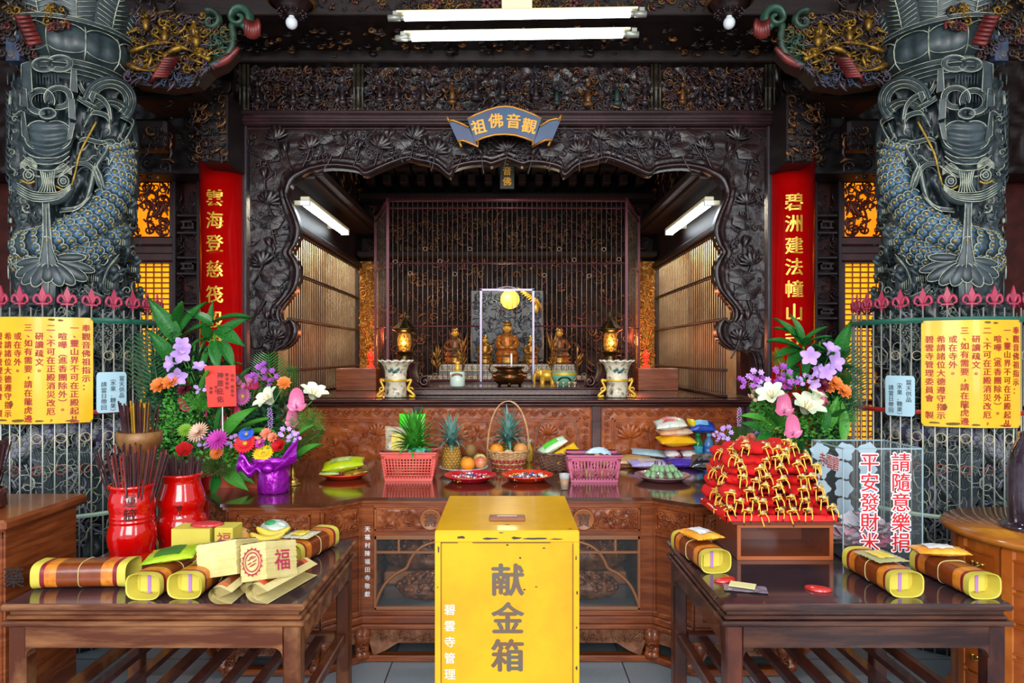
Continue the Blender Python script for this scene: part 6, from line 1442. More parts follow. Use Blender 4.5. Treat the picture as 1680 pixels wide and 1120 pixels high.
for k in range(78):
    if len(b0) < 4:
        b = MB(); s = len(b0); b.grid(lambda u, v: ((u-.5)*.12+.012*nz(u*3, v*3, s), (v-.5)*.06, .018*nz(u*3, v*2, s+5)+.012*sin(u*5+s)), 8, 4)
        o = b.build('banknote', mat(('pink_banknote', 'pale_pink_paper', 'white_slip', 'red_banknote')[s], ('c06888', 'd8a0b0', 'd8d4d8', 'c0303c')[s], .5, col2=('a46080', 'b88a9c', 'c0bcc8', '9a2030')[s], vs=40), at=(0, 0, 0)); b0.append(o)
    else: o = q.choice(b0[:3] if q.random() < .8 else b0).copy(); COL.objects.link(o)
    rad = sqrt(q.random()); an = q.uniform(0, 6.28); z = .03+(.05+.10*(1-rad))*q.random()
    o.location = (1.565+.11*rad*cos(an), 2.99+.075*rad*sin(an), TZ+z); o.rotation_euler = (q.uniform(-.5, .5), q.uniform(-.3, .3), q.uniform(0, 3.1))
    tag(o, 'crumpled pinkish banknote or slip lying inside the clear acrylic box', 'banknote', 'banknotes in the acrylic box')
def moonblock(lab, x, y, rz):
    b = MB(); b.grid(lambda u, v: (.048*(v*2-1), (.022*cos(pi*u) if 1 else 0)*sqrt(max(0, 1-(2*v-1)**2))+.014*(2*v-1)**2, .017*sin(pi*u)*sqrt(max(0, 1-(2*v-1)**2))+.0005), 12, 20); b.grid(lambda u, v: (.048*(v*2-1), .022*(1-2*u)*sqrt(max(0, 1-(2*v-1)**2))+.014*(2*v-1)**2, .0005), 4, 20)
    o = b.build('moon_block', mat('red_wood_block', 'b02420', .3, coat=.4), at=(0, 0, 0)); o.location = (x, y, TZ); o.rotation_euler = (0, 0, rz); tag(o, lab, 'divination block')
moonblock('red crescent divination block lying alone near the middle of the right table', (1344-832)/1120*2.46, 2.47, -.5)
moonblock('red crescent divination block lying on the corner of the paper card', (1192-832)/1120*2.57, 2.57, .4)
b = MB(); b.grid(lambda u, v: ((u-.5)*.15, (v-.5)*.075, .004+.003*nz(u*5, v*5, 2)), 16, 10); o = b.build('plastic_sleeve', mat('clear_lilac_plastic', 'b0a8c0', .15, trans=.6, coat=.5), at=(0, 0, 0)); o.location = (.865, 2.48, TZ); o.rotation_euler = (0, 0, -.25); tag(o, 'clear crinkled plastic sleeve under the paper card on right table', 'sleeve')
b = MB(); b.box(-.045, .045, -.028, .028, .008, .011); o = b.build('paper_card', mat('cream_card', 'd8cc90', .6), at=(0, 0, 0)); o.location = (.862, 2.50, TZ); o.rotation_euler = (0, 0, -.45); tag(o, 'cream printed paper card lying on the plastic sleeve', 'card')
# ---------------------------------------------------------------- offerings on the altar table (z = .86)
def at_px(px, py, z=AZ): Y = (CAM_H-z)*1120/(py-583); return ((px-832)/1120*Y, Y, z)
m_corn = mat('white_enamel_dish', 'c8ccd0', .2, coat=.4)
c = at_px(565, 783); plate('orange red plate of green snack bags near the left flowers', c[0], c[1], .152, m_op)
pillow('snack_bag', 'big lime yellow puffed bag on the orange red plate', 'snack', (c[0]+.0, c[1], AZ+.045), .25, .16, .075, mat('lime_yellow_foil', 'b8c808', .3, coat=.4, col2='a4ba10', vs=6), mat('grey_olive_print', '8a9440', .4, col2='b8c860', vs=30), .15, (.15, -.12), seed=2)
pillow('snack_bag', 'small pale green packet at the left edge of the orange red plate', 'snack', (c[0]-.075, c[1]-.06, AZ+.022), .12, .06, .025, mat('pale_green_packet', 'b0cc78', .3), None, .1, seed=3)
pillow('snack_bag', 'gold and brown packet sticking out right from the orange red plate', 'snack', (c[0]+.085, c[1]-.03, AZ+.022), .17, .10, .035, mat('gold_brown_packet', 'b08828', .25, .3, col2='5a3a1c', vs=20, bump=.3, bs=30), None, .35, (.1, -.15), seed=4)
def plastic_basket(lab, x, y, w_, d, h, m_, pattern):
    t = thing('plastic_basket', lab, 'basket', (x, y, AZ)); b = MB(); tp = .86
    b.box(-w_/2*tp, w_/2*tp, -d/2*tp, d/2*tp, 0, .006)
    def wallp(s, u, v, side):   # point on wall
        f = tp+(1-tp)*v
        if side in (0, 1): return V(((u-.5)*w_*f, (-1 if side == 0 else 1)*d/2*f, h*v))
        return V(((-1 if side == 2 else 1)*w_/2*f, (u-.5)*d*f, h*v))
    for side in range(4):
        L = w_ if side < 2 else d; nu = max(5, int(L/.019))
        for v0, v1 in ((0, .16), (.80, 1.0)):
            a, b_, c_, e = wallp(0, 0, v0, side), wallp(0, 1, v0, side), wallp(0, 1, v1, side), wallp(0, 0, v1, side); b.add([a, b_, c_, e], [(0, 1, 2, 3)])
        for k in range(nu+1):
            u = k/nu; wd = .10 if k in (0, nu) else .0
            if wd: u0, u1 = (0, .07) if k == 0 else (.93, 1); b.add([wallp(0, u0, .1, side), wallp(0, u1, .1, side), wallp(0, u1, .9, side), wallp(0, u0, .9, side)], [(0, 1, 2, 3)])
            else: b.tube([wallp(0, u, .1, side), wallp(0, u, .85, side)], .0046, 4)
        if pattern == 0:
            for j in range(7): v = .2+.6*j/6; b.tube([wallp(0, .02, v, side), wallp(0, .98, v, side)], .0046, 4)
        else:
            for k in range(3 if side < 2 else 2):
                n = 3 if side < 2 else 2
                for rr_ in (.24, .14):
                    cx = (k+.5)/n; b.tube([wallp(0, min(.98, max(.02, cx+rr_*.55*cos(a)/n*2)), .48+rr_*1.25*sin(a), side) for a in [2*pi*j/16 for j in range(16)]], .003, 4, closed=True)
                b.tube([wallp(0, (k+.5)/n, .15, side), wallp(0, (k+.5)/n, .82, side)], .003, 4); b.tube([wallp(0, k/n+.01, .48, side), wallp(0, (k+1)/n-.01, .48, side)], .003, 4)
    b.build('basket', m_, t)
    b = MB(); b.tube([(sx*w_/2*1.01, sy*d/2*1.03, h) for sx, sy in ((-1, -1), (1, -1), (1, 1), (-1, 1))], .006, 6, closed=True, smooth=False); b.build('rim', m_, t)
    b = MB(); b.tube(smooth_path([(-w_*.5, 0, h+.006), (-w_*.49, -d*.48, h+.012), (-w_*.2, -d*.51, h+.012), (.0, -d*.50, h+.010)], 3), .005, 6); b.tube(smooth_path([(w_*.5, 0, h+.006), (w_*.49, -d*.48, h+.012), (w_*.3, -d*.51, h+.012)], 3), .005, 6); b.tube([(-w_*.48, d*.5, h+.01), (w_*.48, d*.5, h+.01)], .004, 6); b.build('handle', mat('dark_plum_handle', '3c1c28', .4), t)
    return t
def fruit(name, lab, x, y, z, r, m_, cat=None, grp=None, leaf=False, sz=.92):
    t = thing(name, lab, cat or name, (x, y, z), 0, grp); b = MB(); n = 9
    b.lathe([(r*sin(pi*k/n)*(1 if k < n else 0), r*sz*(1-cos(pi*k/n))-(.12*r if k == n else 0)) for k in range(n+1)], 18); b.build('flesh', m_, t)
    b = MB(); b.tube([(0, 0, r*sz*1.9), (r*.05, 0, r*sz*2.08)], r*.06, 5); b.build('stalk', MATS['brown_stalk'], t); return t
m_or = mat('orange_peel', 'e08818', .45, bump=.15, bs=300); m_ap = mat('red_yellow_apple', 'c04838', .3, coat=.3, col2='d8a060', vs=6); m_pe = mat('pale_pear_skin', 'd0b870', .4, col2='c8c888', vs=8); m_ki = mat('kiwi_skin', '7a5a2c', .7, bump=.2, bs=200); m_ap2 = mat('pink_apple', 'c86858', .35, col2='e0b080', vs=5)
def pineapple(lab, x, y, z, h, r, ch, crown_m, n=34, body_m=None, spread=1.0, seed=1):
    t = thing('pineapple', lab, 'pineapple', (x, y, z)); b = MB(); q = random.Random(seed); nr = 9; nc = 13
    if h > 0:
        b.lathe([(r*.55, 0), (r*.85, h*.1), (r*.97, h*.3), (r*.98, h*.6), (r*.86, h*.85), (r*.55, h*.98), (0, h)], 26); b.mi = 1
        for j in range(nr):
            zz = h*(j+.6)/(nr+.4); rr_ = r*(.62+.38*sin(pi*min(1, .12+.80*zz/h))**.5)
            for k in range(nc):
                a = 2*pi*(k+.5*(j % 2))/nc; p = V((rr_*cos(a), rr_*sin(a), zz)); M3 = Matrix.Rotation(a, 3, 'Z'); b.mi = 0; b.ell(p, r*.12, r*.235, h*.062, 7, 5, rot=M3); b.mi = 1; b.ell(p+V((cos(a), sin(a), 0))*r*.13, r*.03, r*.05, r*.05, 5, 4)
        b.build('fruit_body', [body_m or mat('pineapple_skin', 'b88a34', .5, col2='8a6a2c', vs=12), mat('pineapple_eye', '5a4420', .6)], t)
    b = MB()
    for k in range(n):
        f = k/n; a = k*2.4; L = ch*(1-.45*f)*q.uniform(.85, 1.1) if f > .2 else ch*.6; lean = (1.15*(1-f)+.08)*spread; d = V((cos(a), sin(a), 0)); s_ = V((-sin(a), cos(a), 0)); w_ = ch*.08
        base = V((0, 0, h*.97+ch*.22*f))+d*r*.15
        L = ch*(.62+.38*f)*q.uniform(.85, 1.05); P_ = []
        for j in range(6):
            tt = j/5; an = lean*(.35+.8*tt); p = base+d*(L*tt*sin(an))+V((0, 0, L*tt*cos(an))); P_.append(p)
        vs = []; 
        for j, p in enumerate(P_): ww = w_*(1-(j/5)**1.6)+.0006; up = V((0, 0, 1)); vs += [p-s_*ww+d*(-.25*ww), p+V((0, 0, -ww*.35)), p+s_*ww+d*(-.25*ww)]
        b.add(vs, [(j*3+i, j*3+i+1, j*3+i+4, j*3+i+3) for j in range(5) for i in range(2)], True)
    b.build('crown_leaves', crown_m, t); return t
m_cr1 = mat('fresh_green_crown', '2c7a1c', .4, col2='4a9a34', vs=8); m_cr2 = mat('blue_green_crown', '4a7a70', .45, col2='7aa49a', vs=8)
c = at_px(670, 789); w_ = .33; cb = (c[0], c[1]+.09)
plastic_basket('coral pink plastic basket holding a bushy green pineapple', cb[0], cb[1], .325, .20, .165, mat('coral_plastic', 'd85a50', .35, coat=.2), 0)
pineapple('pineapple with bushy bright green crown in the coral basket', cb[0]+.02, cb[1], AZ+.008, .15, .055, .25, m_cr1, 66, spread=1.25, seed=2)
t = thing('cling_wrap', 'turquoise plastic film crumpled round the pineapple in coral basket', 'wrap', (cb[0]+.05, cb[1]-.04, AZ+.12)); b = MB(); 
b.grid(lambda u, v: ((u-.5)*.20, (v-.5)*.06, .02+.05*sin(pi*u)**.5*sin(pi*v)+.02*nz(u*8, v*8, 4)), 24, 12); b.build('film', mat('turquoise_film', '5ab8a4', .2, coat=.5), t)
fruit('apple', 'reddish apple at the left inside the coral basket', cb[0]-.08, cb[1]-.03, AZ+.085, .035, m_ap); fruit('pear', 'pale yellow pear low inside the coral basket', cb[0]-.07, cb[1]-.02, AZ+.008, .038, m_pe)
pillow('snack_bag', 'clear snack bag with yellow header behind the coral basket', 'snack', (cb[0]-.075, cb[1]+.145, AZ+.19), .21, .22, .05, mat('clear_brown_snack', '9a8468', .25, coat=.5, col2='c8b8a0', vs=16), myl, .05, (1.35, .0), seed=3)
pillow('snack_bag', 'bright green snack bag standing at the back of the coral basket', 'snack', (cb[0]-.02, cb[1]+.22, AZ+.27), .17, .20, .04, mat('bright_green_foil', '3cc818', .3, coat=.4, col2='58d828', vs=6), None, -.1, (1.4, 0), seed=8)
# white dish with a standing pineapple
c = at_px(760, 776); dx, dy = c[0], c[1]+.04
plate('white enamel dish holding a pineapple and mixed fruit', dx, dy, .155, m_corn, AZ, .035)
pineapple('whole golden pineapple with blue green crown on the white dish', dx-.078, dy, AZ+.012, .155, .055, .19, m_cr2, 42, seed=3, spread=1.4)
fruit('orange', 'bright orange at the front of the white dish', dx+.03, dy-.08, AZ+.022, .046, m_or); fruit('apple', 'red yellow apple right of the orange on the white dish', dx+.108, dy-.05, AZ+.03, .042, m_ap); fruit('kiwi', 'brown kiwi resting on top behind the orange', dx+.045, dy-.01, AZ+.10, .036, m_ki, sz=1.15); fruit('mango', 'pale green mango low behind the orange', dx+.02, dy+.02, AZ+.022, .042, mat('mango_skin', '9aa050', .4, col2='b8a858', vs=5)); fruit('pear', 'pale pear at the back of the white dish', dx+.10, dy+.05, AZ+.03, .044, m_pe)
# candy plates
def candy_plate(px, py, lab, m_, seed, grp, cl, cols):
    c = at_px(px, py); x, y = c[0], c[1]; y += .0; plate(lab, x, y, .155, m_, AZ, .034); q = random.Random(seed); protos = []
    for k in range(58):
        kk = k % len(cols)
        if k < len(cols):
            b = MB(); b.ell((0, 0, .007), .011, .007, .007, 8, 5)
            for s in (-1, 1): b.add([(s*.010, 0, .007), (s*.021, .007, .010), (s*.023, 0, .005), (s*.021, -.007, .011)], [(0, 1, 2), (0, 2, 3)])
            o = b.build('wrapped_candy', mat(*cols[kk]), at=(0, 0, 0)); protos.append(o)
        else: o = protos[kk].copy(); COL.objects.link(o)
        a = q.uniform(0, 6.28); r = .118*sqrt(q.random()); o.location = (x+r*cos(a), y+r*sin(a), AZ+.012+(.118-r)*.22*q.random()); o.rotation_euler = (q.uniform(-.4, .4), q.uniform(-.4, .4), q.uniform(0, 6.28))
        tag(o, cl, 'candy', grp)
foil = [('gold_foil', 'c09030', .25, .6), ('red_foil', 'a82020', .3, .2), ('silver_candy_foil', 'b8bcc0', .25, .5), ('blue_foil', '2c60b0', .3, .2), ('brown_foil', '6a4028', .4), ('white_candy', 'd8d4cc', .4), ('pink_foil', 'c88090', .35), ('white_candy', 'd8d4cc', .4)]
candy_plate(771, 788, 'crimson plate full of mixed foil wrapped candies, left of the two candy plates', mat('crimson_plastic', 'c8142c', .25, coat=.4), 5, 'candies on the crimson plate', 'small foil wrapped candy in the crimson plate', foil)
candy_plate(865, 787, 'orange red candy plate beside the plastic cup', m_op, 6, 'candies on the orange red plate', 'small wrapped or white candy in the orange red candy plate', [foil[5], ('white_candy', 'd8d4cc', .4), foil[3], foil[4], foil[2], ('white_candy', 'd8d4cc', .4), foil[0]])
# wicker baskets
def wicker(lab, px, py, r0, r1, h, hh, m1, m2, redrows, rzh=0):
    c = at_px(px, py); x, y = c[0], c[1]+r1*.8; t = thing('wicker_basket', lab, 'basket', (x, y, AZ)); b = MB(); n = 26; rows = 11
    b.lathe([(0, .002), (r0, .002), (r1*.96, h*.95)], 30, cap=False)
    for k in range(n*1): a = 2*pi*k/n; b.tube([(r0*cos(a), r0*sin(a), 0), (r1*cos(a), r1*sin(a), h)], .0035, 4)
    for j in range(rows):
        f = (j+.5)/rows; rr_ = r0+(r1-r0)*f; b.mi = 1 if (j in redrows) else 0
        b.tube([((rr_+.005*cos(n/2*a+pi*j))*cos(a), (rr_+.005*cos(n/2*a+pi*j))*sin(a), h*f) for a in [2*pi*k/104 for k in range(104)]], h/rows*.46, 4, closed=True)
    b.mi = 0; b.build('weave', [m1, m2], t)
    b = MB(); b.tube([(r1*cos(a), r1*sin(a), h+.003*sin(20*a)) for a in [2*pi*k/60 for k in range(60)]], .007, 6, closed=True); b.build('rim', m1, t)
    b = MB(); 
    for o_ in (-.005, .005): b.tube([(r1*1.02*cos(a)*cos(rzh)+o_*.5, r1*1.02*cos(a)*sin(rzh)+o_, h*.5+(hh-h*.5)*sin(a)**.8 if a not in (0, pi) else h*.3) for a in [pi*k/28 for k in range(29)]], .0035, 5)
    b.build('handle', m1, t); return x, y
m_wk = mat('pale_wicker', 'b88a5c', .55, col2='d0a878', vs=20); m_wr = mat('red_wicker', 'a83030', .5); m_wb = mat('brown_wicker', '6a4638', .55, col2='8a6450', vs=20)
x, y = wicker('pale and red wicker basket with tall handle holding pineapple and persimmons', 834, 772, .095, .135, .12, .44, m_wk, m_wr, (1, 2, 4, 5))
fruit('pomelo_base', 'hidden', x, y, AZ+.01, .055, m_pe) if 0 else None
pineapple('pineapple with blue green crown standing in the pale wicker basket', x, y+.02, AZ+.006, .15, .05, .23, m_cr2, 44, seed=5, body_m=mat('dark_pineapple_skin', '5a5a30', .5, col2='3a4420', vs=12), spread=1.3)
fruit('persimmon', 'orange persimmon at the left rim of the pale wicker basket', x-.075, y-.05, AZ+.085, .045, m_or); fruit('pear', 'round tan pear at the right rim of the pale wicker basket', x+.08, y-.045, AZ+.085, .048, mat('tan_pear', 'c88a48', .45, col2='b87838', vs=12)); fruit('melon', 'small cream fruit at the front rim of the pale wicker basket', x, y-.085, AZ+.07, .035, m_pe)
x, y = wicker('brown wicker basket with arched handle holding snack packages', 916, 774, .10, .145, .115, .38, m_wb, m_wb, ())
pillow('snack_bag', 'green and white striped package propped in the brown wicker basket', 'snack', (x-.02, y-.02, AZ+.13), .20, .10, .06, mat('pale_green_pack', 'a8c8a0', .25, coat=.4, col2='d4dcc0', vs=10), mat('leaf_green_print', '5ac038', .35), .15, (.3, -.5), seed=2)
pillow('snack_bag', 'yellow packet propped at the right of the brown wicker basket', 'snack', (x+.055, y-.06, AZ+.10), .18, .11, .035, mat('amber_foil', 'e0b010', .3, coat=.4), None, .2, (.5, -.45), seed=5)
t = thing('oil_bottle', 'small bottle with yellow label and pale cap between the wicker baskets', 'bottle', at_px(868, 757)); b = MB(); b.lathe([(0, 0), (.025, 0), (.027, .01), (.027, .09), (.012, .12), (.012, .13)], 16); b.build('bottle', mat('yellow_oil', 'd8a828', .2, coat=.5), t); b = MB(); b.lathe([(.014, .13), (.014, .155), (0, .155)], 12); b.build('cap', mat('pale_cap', 'b8ccd4', .4), t)
t = thing('plastic_cup', 'clear plastic cup of amber tea beside the orange red candy plate', 'cup', at_px(926, 803)); b = MB(); b.lathe([(0, .002), (.020, .002), (.029, .085), (.031, .087), (.029, .088), (.0275, .085), (.0185, .005), (0, .005)], 24); b.build('cup', mat('clear_cup', 'e8f0f0', .05, alpha=.25), t); b = MB(); b.lathe([(0, .006), (.0185, .006), (.0255, .062), (0, .062)], 24); b.build('tea', mat('amber_tea', 'c88838', .1, trans=.4), t)
c = at_px(975, 791); cb = (c[0], c[1]+.08)
plastic_basket('mauve pink plastic basket with circle pattern holding apples and pears', cb[0], cb[1], .315, .19, .155, mat('mauve_pink_plastic', 'b85a78', .35, coat=.2), 1)
fr = [(-.09, -.03, .01, m_ap2, 'pink apple'), (-.02, -.035, .01, m_pe, 'pale pear'), (.05, -.03, .01, m_ap2, 'pink apple'), (.10, -.02, .012, m_pe, 'pale pear'), (-.07, -.01, .082, m_ap, 'red apple'), (.02, -.01, .088, m_pe, 'yellow pear'), (.08, .0, .08, m_pe, 'pale pear')]
wh = ['at bottom left', 'second from left at the bottom', 'third from left at the bottom', 'at bottom right', 'topping the left side', 'topping the middle', 'topping the right side']
for (a, e, z, m_, nm), w in zip(fr, wh): fruit(nm.split()[1], '%s %s of the mauve pink basket' % (nm, w), cb[0]+a, cb[1]+e, AZ+z, .037, m_)
t = thing('cling_wrap', 'pale blue plastic film behind the fruit in the mauve pink basket', 'wrap', (cb[0]+.04, cb[1]+.05, AZ+.13)); b = MB(); b.grid(lambda u, v: ((u-.5)*.17, (v-.5)*.05, .06*sin(pi*u)**.5*(.4+.6*sin(pi*v))+.008*nz(u*8, v*8, 4)), 20, 10); b.build('film', mat('pale_blue_film', 'a8c0cc', .2, coat=.5), t)
# bananas on the pink glass plate
c = at_px(1087, 787); t = plate('pink glass plate holding a hand of small green bananas', c[0], c[1], .165, mat('pink_glass', 'a87888', .1, coat=.6, trans=.3), AZ, .03)
q = random.Random(4); m_gb2 = mat('green_banana_skin', '7aa074', .45, col2='9ab488', vs=10)
for k in range(15):
    a = -1.9+3.8*(k % 8)/7; row = k//8; o = banana(c[0]+.10*sin(a)*(.9-.35*row), c[1]-.02-.05*cos(a)*(1-.5*row), AZ+.022+.034*row, 1.57-a*.4, 'small green banana in the hand on the pink glass plate', m_gb2, .036, .017, grp='green bananas on the pink glass plate'); o.rotation_euler = (0, .5, -1.57+a*.35)
# packets on the right
def box_px(px, py, dz): c = at_px(px, py); return (c[0], c[1], c[2]+dz)
pillow('snack_bag', 'tan and orange printed bag lying behind the mauve pink basket', 'snack', box_px(1038, 764, .01), .24, .15, .06, mat('tan_foil', 'b08850', .3, coat=.3, col2='c8a070', vs=12), None, -.2, (.2, 0), seed=1)
pillow('snack_bag', 'pale blue flat bag lying across the tan bag', 'snack', box_px(1070, 757, .04), .30, .14, .04, mat('pale_blue_foil', 'a0c0cc', .25, coat=.4, col2='b8d0d4', vs=8), None, -.1, (.15, .1), seed=2)
pillow('snack_bag', 'lilac and white bag in front of the pale blue bag', 'snack', box_px(1062, 768, .01), .25, .14, .05, mat('lilac_foil', 'a898d0', .25, coat=.4, col2='c8c4dc', vs=10), mat('brown_white_print', 'c0a8a0', .4), .15, (.15, 0), seed=3)
pillow('snack_bag', 'purple flat packet lying under the white and red packets', 'snack', box_px(1118, 766, .0), .28, .15, .06, mat('violet_foil', '4028a0', .3, coat=.4, col2='5838b8', vs=8), None, 0, (.1, 0), seed=4)
mwp = mat('white_red_pack', 'd8d0cc', .3, coat=.4, col2='c83838', vs=16, lo=.55, hi=.6)
for k, (dx, w) in enumerate(((-.055, 'left'), (.055, 'right'))):
    pillow('snack_bag', 'white and red snack packet, %s one of the two on the purple packet' % w, 'snack', box_px(1116, 762, .045), .10, .10, .06, mwp, None, 0, (.2, 0), seed=5+k).location.x += dx
pillow('snack_bag', 'dark red packet layer under the yellow bag in the snack pile', 'snack', box_px(1108, 762, .10), .24, .12, .04, mat('dark_red_foil', '8a2418', .3, coat=.3), None, 0, (.1, 0), seed=8)
pillow('snack_bag', 'golden yellow bag in the middle of the snack pile', 'snack', box_px(1108, 762, .125), .25, .14, .085, mat('golden_foil', 'e8a808', .3, coat=.4, col2='f0b818', vs=6), None, .15, (.2, 0), seed=9)
pillow('snack_bag', 'orange and white packet above the golden bag', 'snack', box_px(1106, 762, .195), .23, .13, .06, mat('orange_white_pack', 'd89060', .3, coat=.4, col2='e0c8b0', vs=12), None, .1, (.15, -.05), seed=10)
pillow('snack_bag', 'silver white noodle packet with red stripe topping the snack pile', 'snack', box_px(1100, 762, .24), .21, .15, .08, mat('white_clear_pack', 'c4c8bc', .25, coat=.5, col2='dcd8c4', vs=10), mat('red_stripe_print', 'c03038', .4, col2='d8d0c0', vs=14), -.05, (.25, -.1), seed=11)
t = pillow('snack_bag', 'dark blue and white packet on the two bottles', 'snack', box_px(1150, 758, .212), .18, .12, .08, mat('dark_blue_foil', '1838a0', .3, coat=.4, col2='2850b8', vs=6), mat('light_blue_print', '78b4d8', .35), -.05, (.4, 0), seed=12)
pillow('snack_bag', 'yellow packet sticking up beside the dark blue packet', 'snack', box_px(1133, 758, .24), .08, .10, .06, myl, None, .3, (.4, .5), seed=13)
def bottle(lab, px, py, m_, cap, label, dz=0):
    c = at_px(px, py); t = thing('drink_bottle', lab, 'bottle', c); b = MB(); b.lathe([(0, 0), (.03, 0), (.034, .008), (.034, .05), (.032, .055), (.034, .06), (.034, .13), (.026, .155), (.014, .17), (.014, .18)], 22); b.build('bottle', m_, t)
    b = MB(); b.lathe([(.016, .178), (.017, .20), (0, .202)], 16); b.build('cap', cap, t); b = MB(); b.lathe([(.0352, .06), (.0352, .115)], 22, cap=False); b.build('label', label, t)
    return t
bottle('green drink bottle with blue label, left of the two bottles on the altar', 1145, 758, mat('green_bottle', '2c9a4c', .1, trans=.3, coat=.5), mat('green_cap', '10a050', .4), mat('sky_label', '38a8c8', .35, col2='60c8d8', vs=20))
b_ = bottle('clear blue water bottle with white lettered label beside the black bag', 1163, 758, mat('blue_bottle', '5a9ad0', .1, trans=.3, coat=.5), mat('light_blue_cap', '88c0e0', .4), mat('blue_label', '2868b8', .35))
b = MB(); m_ = MB(); put_text(m_, 'LEAU', .020, (0, 0, .088), bold=.01)
for v in m_.v: a = -pi/2-.15+v.x/.0362; v.x, v.y = .0362*cos(a), .0362*sin(a)
b.add(m_.v, m_.f); b.build('lettering', m_white, b_)
pillow('snack_bag', 'black glossy snack bag with grey print beside the red pouches', 'snack', box_px(1163, 776, .035), .22, .20, .08, mat('black_foil', '15131a', .25, coat=.5, col2='2c2a30', vs=20), mat('grey_red_print', '5c5458', .35, col2='242028', vs=40, lo=.5, hi=.55), -.35, (.25, .0), seed=14)
t = thing('brass_candlestick', 'small brass candlestick beside the purple wrapped flower pot', 'candlestick', at_px(480, 795)); b = MB(); b.lathe([(0, 0), (.045, 0), (.046, .008), (.03, .016), (.034, .026), (.02, .036), (.012, .05), (.018, .06), (.012, .07), (.012, .11), (.03, .13), (.034, .16), (.03, .19), (.012, .2), (0, .2)], 22); b.build('stem', m_brass, t)
# ---------------------------------------------------------------- flowers
def fmat(n, c, c2=None, r=.5): return mat(n, c, r, col2=c2, vs=30) if c2 else mat(n, c, r)
m_leaf = fmat('deep_green_leaf', '1c5420', '2e7a2c', .35); m_leaf2 = fmat('mid_green_leaf', '3c8a2c', '5aa03c', .4); m_leaf3 = fmat('dark_fern_green', '123c20', '1e5428', .45); m_fil = fmat('light_fern_green', '4a7a2c', '6c9a40', .5)
FP = {}
def petal(b, a, L, w_, up, curl=0, base=0, n=5, cup=0):
    d = V((cos(a), sin(a), 0)); s = V((-sin(a), cos(a), 0)); vs = []
    for j in range(n+1):
        t = j/n; r = base+L*t*cos(up*(1-t*.2))-curl*.3*L*t*t*0; z = L*sin(up)*t-curl*L*t*t; ww = w_*sin(pi*min(1, .12+.80*t))**.7*(1 if t < 1 else .35)
        c = d*r+V((0, 0, z)); vs += [c-s*ww+V((0, 0, cup*ww)), c, c+s*ww+V((0, 0, cup*ww))]
    b.add(vs, [(j*3+i, j*3+i+1, j*3+i+4, j*3+i+3) for j in range(n) for i in range(2)], True)
